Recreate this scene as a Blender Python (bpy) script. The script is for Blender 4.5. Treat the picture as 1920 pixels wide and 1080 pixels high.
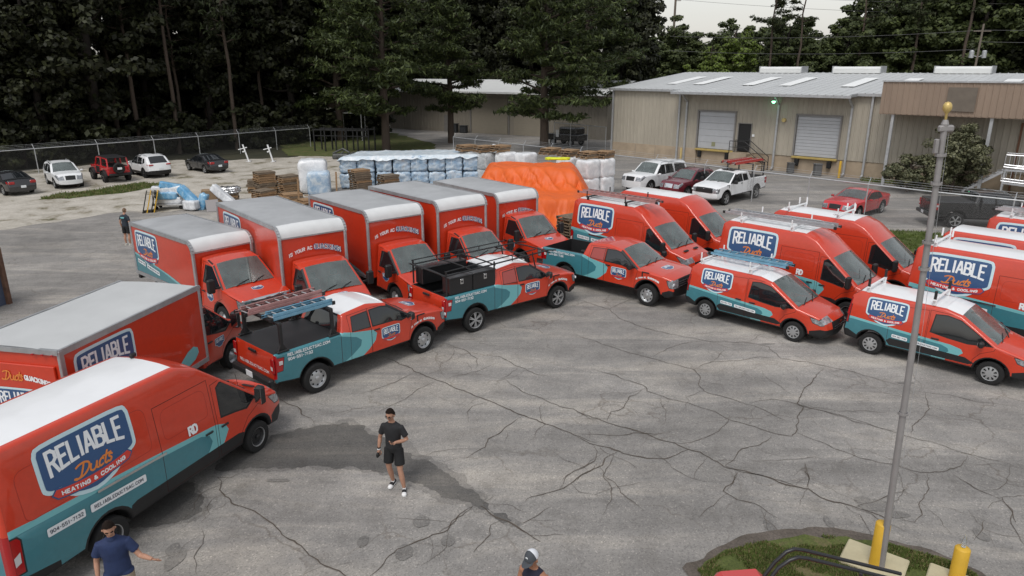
import bpy, bmesh, math, random
from mathutils import Vector, Matrix, noise
from mathutils.geometry import delaunay_2d_cdt
R = math.radians
pi = math.pi
rnd = random.Random(7)
for o in list(bpy.data.objects):
    bpy.data.objects.remove(o)
scene = bpy.context.scene
COL = scene.collection

# ------------------------------------------------------------------ camera
cam = bpy.data.cameras.new('camera')
cam.sensor_width = 36.0
cam.lens = 1322.0 / 1920 * 36.0
cam.clip_start = 0.1
cam.clip_end = 3000
camo = bpy.data.objects.new('camera', cam)
camo.location = (0, 0, 8.14)
camo.rotation_euler = (R(90 - 17.25), 0, 0)
COL.objects.link(camo)
scene.camera = camo

# ------------------------------------------------------------------ sky and sun
SUN_EL, SUN_AZ = 58.0, 205.0      # azimuth of the sun seen from above, clockwise from +Y
world = bpy.data.worlds.new('World')
scene.world = world
world.use_nodes = True
wn = world.node_tree
wn.nodes.clear()
sky = wn.nodes.new('ShaderNodeTexSky')
sky.sky_type = 'NISHITA'
sky.sun_disc = False
sky.sun_elevation = R(SUN_EL)
sky.sun_rotation = R(SUN_AZ)
sky.air_density = 1.6
sky.dust_density = 1.5
sky.ozone_density = 1.0
hsv = wn.nodes.new('ShaderNodeHueSaturation')
hsv.inputs['Saturation'].default_value = 0.22
wn.links.new(sky.outputs[0], hsv.inputs['Color'])
bg = wn.nodes.new('ShaderNodeBackground')
bg.inputs['Strength'].default_value = 0.12
tint = wn.nodes.new('ShaderNodeVectorMath')
tint.operation = 'MULTIPLY'
tint.inputs[1].default_value = (1.0, 0.995, 1.0)
wn.links.new(hsv.outputs[0], tint.inputs[0])
wn.links.new(tint.outputs[0], bg.inputs['Color'])
wo = wn.nodes.new('ShaderNodeOutputWorld')
wn.links.new(bg.outputs[0], wo.inputs['Surface'])

sl = bpy.data.lights.new('sun', 'SUN')
sl.energy = 1.3
sl.angle = R(22)
sl.color = (1.0, 0.965, 0.92)
so = bpy.data.objects.new('sun', sl)
az = R(SUN_AZ)
sdir = Vector((math.sin(az) * math.cos(R(SUN_EL)), math.cos(az) * math.cos(R(SUN_EL)), math.sin(R(SUN_EL))))
so.rotation_euler = sdir.to_track_quat('Z', 'Y').to_euler()
so.location = sdir * 200
COL.objects.link(so)

vs = scene.view_settings
vs.view_transform = 'Standard'
vs.look = 'None'
vs.gamma = 1.0
vs.exposure = 0.24
vs.use_curve_mapping = False

# ------------------------------------------------------------------ materials
MATS = {}

def mat(name, col, rough=0.6, metal=0.0, coat=0.0, spec=0.5, var=0.0, vscale=3.0, bump=0.0, bscale=30.0, var2=0.0,
        v2scale=0.4, emit=0.0, sheen=0.0, stretch=None):
    """procedural Principled material with two scales of colour variation and fine relief"""
    if name in MATS:
        return MATS[name]
    m = bpy.data.materials.new(name)
    m.use_nodes = True
    nt = m.node_tree
    b = nt.nodes['Principled BSDF']
    b.inputs['Base Color'].default_value = (*col, 1)
    b.inputs['Roughness'].default_value = rough
    b.inputs['Metallic'].default_value = metal
    b.inputs['Coat Weight'].default_value = coat
    b.inputs['Coat Roughness'].default_value = 0.06
    b.inputs['Specular IOR Level'].default_value = spec
    if emit:
        b.inputs['Emission Color'].default_value = (*col, 1)
        b.inputs['Emission Strength'].default_value = emit
    tc = nt.nodes.new('ShaderNodeTexCoord')
    vec = tc.outputs['Object']
    if stretch:
        mp = nt.nodes.new('ShaderNodeMapping')
        mp.inputs['Scale'].default_value = stretch
        nt.links.new(vec, mp.inputs['Vector'])
        vec = mp.outputs[0]
    last = None
    for amt, sc in ((var, vscale), (var2, v2scale)):
        if not amt:
            continue
        n = nt.nodes.new('ShaderNodeTexNoise')
        n.inputs['Scale'].default_value = sc
        n.inputs['Detail'].default_value = 5
        n.inputs['Roughness'].default_value = 0.62
        nt.links.new(vec, n.inputs['Vector'])
        mr = nt.nodes.new('ShaderNodeMapRange')
        mr.inputs['From Min'].default_value = 0.28
        mr.inputs['From Max'].default_value = 0.72
        mr.inputs['To Min'].default_value = 1 - amt
        mr.inputs['To Max'].default_value = 1 + amt
        nt.links.new(n.outputs['Fac'], mr.inputs['Value'])
        if last is None:
            last = mr.outputs[0]
        else:
            mu = nt.nodes.new('ShaderNodeMath')
            mu.operation = 'MULTIPLY'
            nt.links.new(last, mu.inputs[0])
            nt.links.new(mr.outputs[0], mu.inputs[1])
            last = mu.outputs[0]
    if last is not None:
        mx = nt.nodes.new('ShaderNodeVectorMath')
        mx.operation = 'SCALE'
        mx.inputs[0].default_value = col
        nt.links.new(last, mx.inputs['Scale'])
        nt.links.new(mx.outputs[0], b.inputs['Base Color'])
    if bump:
        n = nt.nodes.new('ShaderNodeTexNoise')
        n.inputs['Scale'].default_value = bscale
        n.inputs['Detail'].default_value = 4
        nt.links.new(vec, n.inputs['Vector'])
        bp = nt.nodes.new('ShaderNodeBump')
        bp.inputs['Strength'].default_value = bump
        bp.inputs['Distance'].default_value = 0.02
        nt.links.new(n.outputs['Fac'], bp.inputs['Height'])
        nt.links.new(bp.outputs[0], b.inputs['Normal'])
    MATS[name] = m
    return m

RED = mat('red_paint', (0.56, 0.040, 0.012), 0.34, coat=0.8, var=0.06, vscale=9.0, var2=0.07, v2scale=0.8)
TEAL = mat('teal_wrap', (0.046, 0.200, 0.240), 0.33, coat=0.7, var=0.06, vscale=9.0, var2=0.06, v2scale=0.8)
LTEAL = mat('light_teal_wrap', (0.17, 0.46, 0.49), 0.33, coat=0.6)
NAVY = mat('navy_print', (0.028, 0.085, 0.21), 0.35, coat=0.35)
WPRINT = mat('white_print', (0.80, 0.83, 0.85), 0.4, coat=0.2)
LBLUE = mat('pale_blue_print', (0.56, 0.73, 0.78), 0.4, coat=0.2)
OPRINT = mat('orange_print', (0.72, 0.22, 0.04), 0.4, coat=0.2)
RPRINT = mat('ribbon_red_print', (0.62, 0.045, 0.03), 0.4, coat=0.3)
DPRINT = mat('dark_print', (0.05, 0.06, 0.09), 0.5)
WHITE = mat('white_paint', (0.78, 0.79, 0.80), 0.32, coat=0.4, var=0.04, vscale=1.5)
BLACKP = mat('black_plastic', (0.014, 0.014, 0.015), 0.55, var=0.15, vscale=5)
DPAINT = mat('dark_grey_paint', (0.028, 0.029, 0.032), 0.25, coat=0.6)
BPAINT = mat('black_paint', (0.010, 0.010, 0.011), 0.25, coat=0.6)
MAROON = mat('maroon_paint', (0.14, 0.012, 0.022), 0.25, coat=0.6)
CRED = mat('car_red_paint', (0.52, 0.022, 0.026), 0.25, coat=0.6)
SEAM = mat('panel_gap', (0.035, 0.008, 0.006), 0.8)
PRESS_SHADE = mat('pressing_shade', (0.36, 0.026, 0.012), 0.5)  # darker red line paints the shading of a pressing on the flat side
SEAMW = mat('panel_gap_grey', (0.02, 0.02, 0.02), 0.8)
GLASS = mat('tinted_glass', (0.012, 0.014, 0.016), 0.03, spec=0.9)
WGLASS = mat('windscreen_glass', (0.15, 0.18, 0.175), 0.04, spec=1.0, coat=0.8, var=0.4, vscale=1.5)  # pale base colour stands in for sky reflected in the glass
def see_through(m, fac, col):
    """thin glass: part of the light goes straight through, the rest is the glossy surface"""
    nt = m.node_tree; out = nt.nodes['Material Output']; b = nt.nodes['Principled BSDF']
    tr = nt.nodes.new('ShaderNodeBsdfTransparent'); tr.inputs['Color'].default_value = (*col, 1)
    mx = nt.nodes.new('ShaderNodeMixShader'); mx.inputs[0].default_value = fac
    nt.links.new(b.outputs[0], mx.inputs[1]); nt.links.new(tr.outputs[0], mx.inputs[2]); nt.links.new(mx.outputs[0], out.inputs['Surface'])
see_through(WGLASS, .34, (.80, .88, .86))
GPRINT = mat('wrapped_glass', (0.33, 0.05, 0.04), 0.2, coat=0.4)
CHROME = mat('chrome', (0.72, 0.73, 0.74), 0.12, metal=1.0)
ALU = mat('aluminium', (0.62, 0.63, 0.65), 0.38, metal=0.85, var=0.12, vscale=6)
STEELW = mat('silver_wheel', (0.50, 0.51, 0.52), 0.35, metal=0.7)
RUBBER = mat('rubber', (0.011, 0.011, 0.011), 0.85, var=0.2, vscale=8)
LAMP = mat('lamp_lens', (0.30, 0.31, 0.33), 0.08, metal=0.3, spec=0.8, var=0.7, vscale=11)
TAILR = mat('red_lens', (0.38, 0.008, 0.010), 0.12, spec=0.7, coat=0.4)
TAILW = mat('clear_lens', (0.62, 0.60, 0.60), 0.12, spec=0.7)
GALV = mat('galvanised', (0.46, 0.47, 0.48), 0.45, metal=0.5, var=0.15, vscale=4)
DARK = mat('dark_void', (0.006, 0.006, 0.006), 0.9)
BOXTRIM = mat('box_trim', (0.42, 0.43, 0.44), 0.42, metal=0.55, var=0.18, vscale=3)
BOXROOF = mat('box_roof', (0.47, 0.48, 0.49), 0.42, metal=0.25, var=0.13, vscale=1.1, var2=0.1, v2scale=0.35, bump=0.15, bscale=1.6)
BOXCAP = mat('box_front_cap', (0.66, 0.67, 0.67), 0.4, var=0.07, vscale=2.0)

# ------------------------------------------------------------------ mesh helpers
def link(name, me, parent=None, loc=None, rot=None):
    o = bpy.data.objects.new(name, me)
    COL.objects.link(o)
    if parent is not None:
        o.parent = parent
    if loc is not None:
        o.location = loc
    if rot is not None:
        o.rotation_euler = rot
    return o

def thing(name, label, cat, loc=(0, 0, 0), rz=0.0, group=None):
    o = link(name, None, None, loc, (0, 0, rz))
    o.empty_display_size = 0.3
    return tag(o, label, cat, group)

def tag(o, label, cat, group=None):
    o['label'] = label
    o['category'] = cat
    if group:
        o['group'] = group
    return o

def struct(o, kind='structure'):
    o['kind'] = kind
    return o

def copy_tree(o, parent=None):
    c = o.copy()
    COL.objects.link(c)
    c.parent = parent
    for ch in o.children:
        copy_tree(ch, c)
    return c

class MB:
    """collects shapes, then links them as ONE mesh object"""
    def __init__(s):
        s.v = []; s.f = []; s.m = []
    def add(s, vs, fs, mi=0):
        b = len(s.v)
        s.v += [tuple(p) for p in vs]
        for f in fs:
            s.f.append(tuple(b + i for i in f)); s.m.append(mi)
        return s
    def box(s, c, d, mi=0, r=0.0, M=None):
        hx, hy, hz = d[0] / 2, d[1] / 2, d[2] / 2
        if r <= 0:
            vs = [(sx * hx, sy * hy, sz * hz) for sx in (-1, 1) for sy in (-1, 1) for sz in (-1, 1)]
            fs = [(0, 1, 3, 2), (4, 6, 7, 5), (0, 4, 5, 1), (2, 3, 7, 6), (0, 2, 6, 4), (1, 5, 7, 3)]
        else:
            r = min(r, hx * .95, hy * .95, hz * .95)
            vs = []; idx = {}
            for sx in (-1, 1):
                for sy in (-1, 1):
                    for sz in (-1, 1):
                        for k in range(3):
                            p = [sx * (hx - r), sy * (hy - r), sz * (hz - r)]
                            p[k] += (sx, sy, sz)[k] * r
                            idx[(sx, sy, sz, k)] = len(vs); vs.append(p)
            fs = []
            for k in range(3):
                a, b = [(1, 2), (2, 0), (0, 1)][k]
                for sg in (-1, 1):
                    q = []
                    for (u, w) in ((-1, -1), (1, -1), (1, 1), (-1, 1)):
                        t = [0, 0, 0]; t[k] = sg; t[a] = u; t[b] = w
                        q.append(idx[(*t, k)])
                    fs.append(q if sg > 0 else q[::-1])
                for u in (-1, 1):
                    for w in (-1, 1):
                        t0 = [0, 0, 0]; t1 = [0, 0, 0]
                        t0[a] = t1[a] = u; t0[b] = t1[b] = w; t0[k] = -1; t1[k] = 1
                        q = [idx[(*t0, a)], idx[(*t1, a)], idx[(*t1, b)], idx[(*t0, b)]]
                        fs.append(q if u * w > 0 else q[::-1])
            for sx in (-1, 1):
                for sy in (-1, 1):
                    for sz in (-1, 1):
                        q = [idx[(sx, sy, sz, k)] for k in range(3)]
                        fs.append(q if sx * sy * sz > 0 else q[::-1])
        vs = [Vector(p) for p in vs]
        if M is not None:
            vs = [M @ p for p in vs]
        return s.add([p + Vector(c) for p in vs], fs, mi)
    def tube(s, pts, r, n=6, mi=0, cap=True, r2=None):
        pts = [Vector(p) for p in pts]
        if r2 is None: r2 = r
        N = len(pts); vs = []; prev = None
        for i, p in enumerate(pts):
            d = (pts[min(i + 1, N - 1)] - pts[max(i - 1, 0)])
            if d.length < 1e-9: d = Vector((0, 0, 1))
            d.normalize()
            if prev is None:
                a = Vector((0, 0, 1)) if abs(d.z) < .9 else Vector((1, 0, 0))
                x = d.cross(a).normalized()
            else:
                x = (prev - d * prev.dot(d)).normalized()
            prev = x; y = d.cross(x)
            rr = r + (r2 - r) * i / max(1, N - 1)
            for k in range(n):
                t = 2 * pi * k / n
                vs.append(p + x * (rr * math.cos(t)) + y * (rr * math.sin(t)))
        fs = []
        for i in range(N - 1):
            for k in range(n):
                fs.append((i * n + k, i * n + (k + 1) % n, (i + 1) * n + (k + 1) % n, (i + 1) * n + k))
        if cap:
            fs.append(tuple(range(n))[::-1]); fs.append(tuple((N - 1) * n + k for k in range(n)))
        return s.add(vs, fs, mi)
    def bar(s, a, b, w, h, mi=0, up=(0, 0, 1), r=0.0):
        a = Vector(a); b = Vector(b); d = b - a; L = d.length; d.normalize()
        up = Vector(up)
        if abs(d.dot(up)) > .98: up = Vector((1, 0, 0))
        y = up.cross(d).normalized(); z = d.cross(y)
        M = Matrix((d, y, z)).transposed()
        return s.box((a + b) / 2, (L, w, h), mi, r, M)
    def lathe(s, prof, n=24, axis='z', c=(0, 0, 0), mi=0):
        vs = []; m = len(prof)
        for k in range(n):
            t = 2 * pi * k / n
            for r, h in prof:
                p = (r * math.cos(t), r * math.sin(t), h)
                if axis == 'y': p = (p[0], p[2], p[1])
                elif axis == 'x': p = (p[2], p[0], p[1])
                vs.append((p[0] + c[0], p[1] + c[1], p[2] + c[2]))
        fs = []
        for k in range(n):
            a = k * m; b = ((k + 1) % n) * m
            for i in range(m - 1):
                fs.append((a + i, b + i, b + i + 1, a + i + 1))
        return s.add(vs, fs, mi)
    def prism(s, poly, z0, z1, mi=0):
        n = len(poly)
        vs = [(x, y, z0) for x, y in poly] + [(x, y, z1) for x, y in poly]
        fs = [tuple(range(n))[::-1], tuple(range(n, 2 * n))]
        for i in range(n):
            j = (i + 1) % n
            fs.append((i, j, n + j, n + i))
        return s.add(vs, fs, mi)
    def xform(s, M, start=0):
        for i in range(start, len(s.v)):
            s.v[i] = tuple(M @ Vector(s.v[i]))
        return s
    def mesh(s, name, mats, smooth=None):
        me = bpy.data.meshes.new(name)
        me.from_pydata(s.v, [], s.f)
        for m in (mats if isinstance(mats, (list, tuple)) else [mats]):
            me.materials.append(m)
        me.polygons.foreach_set('material_index', s.m)
        if smooth is not None:
            me.polygons.foreach_set('use_smooth', [True] * len(s.f))
            me.set_sharp_from_angle(angle=R(smooth))
        me.update()
        return me
    def build(s, name, mats, parent=None, loc=None, rot=None, smooth=None):
        return link(name, s.mesh(name, mats, smooth), parent, loc, rot)

def in_poly(x, y, P):
    c = False; n = len(P); j = n - 1
    for i in range(n):
        xi, yi = P[i]; xj, yj = P[j]
        if (yi > y) != (yj > y) and x < (xj - xi) * (y - yi) / (yj - yi) + xi:
            c = not c
        j = i
    return c

def offset_poly(P, d):
    """offset a CCW polygon outward by d (negative = inward), mitre limited"""
    n = len(P); out = []
    for i in range(n):
        a = Vector(P[i - 1]); b = Vector(P[i]); c = Vector(P[(i + 1) % n])
        e1 = (b - a); e2 = (c - b)
        if e1.length < 1e-9 or e2.length < 1e-9:
            out.append((b.x, b.y)); continue
        n1 = Vector((e1.y, -e1.x)).normalized(); n2 = Vector((e2.y, -e2.x)).normalized()
        m = n1 + n2
        if m.length < .2:
            m = n1
        m.normalize()
        k = d / max(.45, m.dot(n1))
        out.append((b.x + m.x * k, b.y + m.y * k))
    return out

def ccw(P):
    a = sum(P[i - 1][0] * P[i][1] - P[i][0] * P[i - 1][1] for i in range(len(P)))
    return list(P) if a > 0 else list(P)[::-1]

def fillet(pts, seg=4):
    """pts: (x, z, radius[, tag]) -> rounded outline [(x, z, tag)]"""
    n = len(pts); out = []
    for i in range(n):
        p = pts[i]; r = p[2]; tg = p[3] if len(p) > 3 else None
        b = Vector(p[:2])
        if r <= 0:
            out.append((b.x, b.y, tg)); continue
        ptag = pts[i - 1][3] if len(pts[i - 1]) > 3 else None
        a = Vector(pts[i - 1][:2]); c = Vector(pts[(i + 1) % n][:2])
        u = (a - b); w = (c - b)
        la, lc = u.length, w.length
        u.normalize(); w.normalize()
        ang = math.acos(max(-1, min(1, u.dot(w))))
        if ang > 3.0:
            out.append((b.x, b.y, tg)); continue
        t = min(r / math.tan(ang / 2), la * .48, lc * .48)
        p0 = b + u * t; p1 = b + w * t
        for k in range(seg + 1):
            s = k / seg
            q = p0 * (1 - s) ** 2 + b * (2 * s * (1 - s)) + p1 * s * s
            out.append((q.x, q.y, tg if s >= .5 else ptag))
    return out

def smooth_poly(pts, n=6, closed=True):
    """Catmull-Rom through the points"""
    N = len(pts); out = []
    rng = range(N) if closed else range(N - 1)
    for i in rng:
        if closed:
            p0, p1, p2, p3 = (Vector(pts[(i + k) % N]) for k in (-1, 0, 1, 2))
        else:
            p0, p1, p2, p3 = Vector(pts[max(0, i - 1)]), Vector(pts[i]), Vector(pts[i + 1]), Vector(pts[min(N - 1, i + 2)])
        for k in range(n):
            t = k / n
            q = 0.5 * ((2 * p1) + (p2 - p0) * t + (2 * p0 - 5 * p1 + 4 * p2 - p3) * t * t + (3 * p1 - p0 - 3 * p2 + p3) * t ** 3)
            out.append(tuple(q))
    if not closed:
        out.append(tuple(pts[-1]))
    return out

def cdt_fill(polys, grid=None, keep=None):
    """union of closed polygons -> (verts2d, triangles), optional interior grid"""
    vs = []; es = []
    for P in polys:
        b = len(vs); n = len(P)
        vs += [Vector((p[0], p[1])) for p in P]
        es += [(b + i, b + (i + 1) % n) for i in range(n)]
    if grid:
        xs = [v.x for v in vs]; ys = [v.y for v in vs]
        x = min(xs) + grid * .5
        while x < max(xs):
            y = min(ys) + grid * .5
            while y < max(ys):
                vs.append(Vector((x, y))); y += grid
            x += grid
    ov, oe, of, *_ = delaunay_2d_cdt(vs, es, [], 0, 1e-5)
    boxes = [(min(p[0] for p in P), max(p[0] for p in P), min(p[1] for p in P), max(p[1] for p in P)) for P in polys]
    tris = []
    for f in of:
        cx = sum(ov[i].x for i in f) / len(f); cy = sum(ov[i].y for i in f) / len(f)
        if keep is not None:
            if keep(cx, cy): tris.append(tuple(f))
            continue
        for P, bx in zip(polys, boxes):
            if bx[0] <= cx <= bx[1] and bx[2] <= cy <= bx[3] and in_poly(cx, cy, P):
                tris.append(tuple(f)); break
    return [(v.x, v.y) for v in ov], tris

def decal(name, polys, fmap, off, m, parent, grid=None, flip=False):
    """a flat print: polygons in surface coordinates laid onto a surface by fmap(u, v, offset)"""
    v2, tr = cdt_fill([ccw(p) for p in polys], grid)
    used = sorted({i for t in tr for i in t}); ix = {k: i for i, k in enumerate(used)}
    me = bpy.data.meshes.new(name)
    me.from_pydata([fmap(*v2[k], off) for k in used], [], [tuple(ix[i] for i in (t[::-1] if flip else t)) for t in tr])
    me.materials.append(m)
    me.polygons.foreach_set('use_smooth', [True] * len(me.polygons))
    me.update()
    return link(name, me, parent)

def sheet(name, poly, z, m, grid=None, parent=None):
    v2, tr = cdt_fill([ccw(poly)], grid)
    me = bpy.data.meshes.new(name)
    used = sorted({i for t in tr for i in t}); ix = {k: i for i, k in enumerate(used)}
    me.from_pydata([(v2[k][0], v2[k][1], z) for k in used], [], [tuple(ix[i] for i in t) for t in tr])
    me.materials.append(m)
    me.update()
    return link(name, me, parent)

# ------------------------------------------------------------------ stroke lettering
def arc(cx, cy, rx, ry, a0, a1, n=6):
    return [(cx + rx * math.cos(R(a0 + (a1 - a0) * k / n)), cy + ry * math.sin(R(a0 + (a1 - a0) * k / n))) for k in range(n + 1)]
O_ = arc(.5, .72, .5, .28, 0, 180, 6) + arc(.5, .28, .5, .28, 180, 360, 6) + [(1, .72)]
FONT = {
 'A': [[(0, 0), (.42, 1), (.58, 1), (1, 0)], [(.18, .3), (.82, .3)]],
 'B': [[(0, 0), (0, 1), (.6, 1), (.88, .9), (.88, .64), (.6, .53), (0, .53)], [(.6, .53), (1, .4), (1, .12), (.65, 0), (0, 0)]],
 'C': [arc(.5, .72, .5, .28, 10, 180, 6) + arc(.5, .28, .5, .28, 180, 350, 6)],
 'D': [[(0, 0), (0, 1), (.5, 1), (.9, .85), (1, .6), (1, .4), (.9, .15), (.5, 0), (0, 0)]],
 'E': [[(.95, 1), (0, 1), (0, 0), (.95, 0)], [(0, .52), (.75, .52)]],
 'F': [[(.95, 1), (0, 1), (0, 0)], [(0, .52), (.75, .52)]],
 'G': [arc(.5, .72, .5, .28, 15, 180, 6) + arc(.5, .28, .5, .28, 180, 360, 6) + [(1, .48), (.55, .48)]],
 'H': [[(0, 0), (0, 1)], [(1, 0), (1, 1)], [(0, .5), (1, .5)]],
 'I': [[(.5, 0), (.5, 1)]],
 'K': [[(0, 0), (0, 1)], [(.95, 1), (.05, .45)], [(.3, .6), (1, 0)]],
 'L': [[(0, 1), (0, 0), (.92, 0)]],
 'M': [[(0, 0), (0, 1), (.5, .35), (1, 1), (1, 0)]],
 'N': [[(0, 0), (0, 1), (1, 0), (1, 1)]],
 'O': [O_], '0': [O_],
 'P': [[(0, 0), (0, 1), (.6, 1), (1, .88), (1, .6), (.6, .46), (0, .46)]],
 'Q': [O_, [(.6, .3), (1.05, -.05)]],
 'R': [[(0, 0), (0, 1), (.6, 1), (.95, .88), (.95, .62), (.6, .5), (0, .5)], [(.5, .5), (1, 0)]],
 'S': [[(.98, .82), (.8, .97), (.2, .97), (.03, .82), (.05, .62), (.95, .38), (.97, .18), (.8, .03), (.2, .03), (.02, .18)]],
 'T': [[(0, 1), (1, 1)], [(.5, 1), (.5, 0)]],
 'U': [[(0, 1), (0, .25)] + arc(.5, .27, .5, .27, 180, 360, 6) + [(1, 1)]],
 'X': [[(0, 0), (1, 1)], [(0, 1), (1, 0)]],
 'Y': [[(0, 1), (.5, .5), (1, 1)], [(.5, .5), (.5, 0)]],
 'V': [[(0, 1), (.5, 0), (1, 1)]],
 '&': [[(1, 0), (.2, .72), (.3, .97), (.6, .97), (.68, .75), (.1, .35), (.1, .1), (.4, 0), (.75, .1), (1, .42)]],
 '1': [[(.2, .8), (.55, 1), (.55, 0)]],
 '2': [[(0, .8), (.2, 1), (.8, 1), (1, .82), (.95, .6), (0, 0), (1, 0)]],
 '3': [[(0, .85), (.25, 1), (.75, 1), (.95, .85), (.95, .65), (.7, .53), (.4, .53)], [(.7, .53), (1, .38), (1, .15), (.75, 0), (.25, 0), (0, .15)]],
 '4': [[(.75, 0), (.75, 1), (0, .3), (1, .3)]],
 '5': [[(.95, 1), (.1, 1), (.05, .55), (.6, .6), (1, .42), (1, .16), (.7, 0), (.2, 0), (0, .14)]],
 '7': [[(0, 1), (1, 1), (.4, 0)]],
 '9': [[(1, .6), (.8, .44), (.25, .44), (.02, .6), (.02, .84), (.25, 1), (.75, 1), (1, .84), (1, .35), (.7, 0), (.15, 0)]],
 '-': [[(.1, .5), (.9, .5)]], '.': [[(.4, 0), (.4, .06)]], '!': [[(.5, .3), (.5, 1)], [(.5, 0), (.5, .05)]],
 '?': [[(0, .8), (.25, 1), (.75, 1), (1, .8), (.95, .6), (.5, .45), (.5, .3)], [(.5, 0), (.5, .05)]], ' ': [],
}

def stroke_polys(line, t):
    """a polyline with thickness -> list of convex quads (one per segment, ends squared off)"""
    out = []
    for i in range(len(line) - 1):
        a = Vector(line[i]); b = Vector(line[i + 1]); d = b - a
        if d.length < 1e-6: continue
        d.normalize(); nn = Vector((-d.y, d.x)) * (t / 2)
        a2 = a - d * (t * .38); b2 = b + d * (t * .38)
        out.append([tuple(a2 - nn), tuple(b2 - nn), tuple(b2 + nn), tuple(a2 + nn)])
    return out

def text_polys(s, x0, y0, w, h, thick, gap=0.3, warp=None):
    """lettering set between x0 and x0+w, cap height h, as stroke quads; warp(x, y) bends them"""
    n = len(s)
    cw = {' ': .55, 'I': .35, '.': .35, '-': .6, '1': .65, 'M': 1.25, '!': .35, 'E': .88, 'L': .85}
    ws = [cw.get(c, 1.0) for c in s]
    unit = (w - thick) / (sum(ws) + gap * (n - 1))
    x = x0 + thick / 2; out = []
    for c, k in zip(s, ws):
        for line in FONT.get(c, []):
            q = [(x + px * k * unit, y0 + thick / 2 + py * (h - thick)) for px, py in line]
            if warp:
                q2 = []
                for i in range(len(q) - 1):
                    for j in range(2):
                        q2.append(warp(q[i][0] + (q[i + 1][0] - q[i][0]) * j / 2, q[i][1] + (q[i + 1][1] - q[i][1]) * j / 2))
                q2.append(warp(*q[-1])); q = q2
            out += stroke_polys(q, thick)
        x += (k + gap) * unit
    return out
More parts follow.
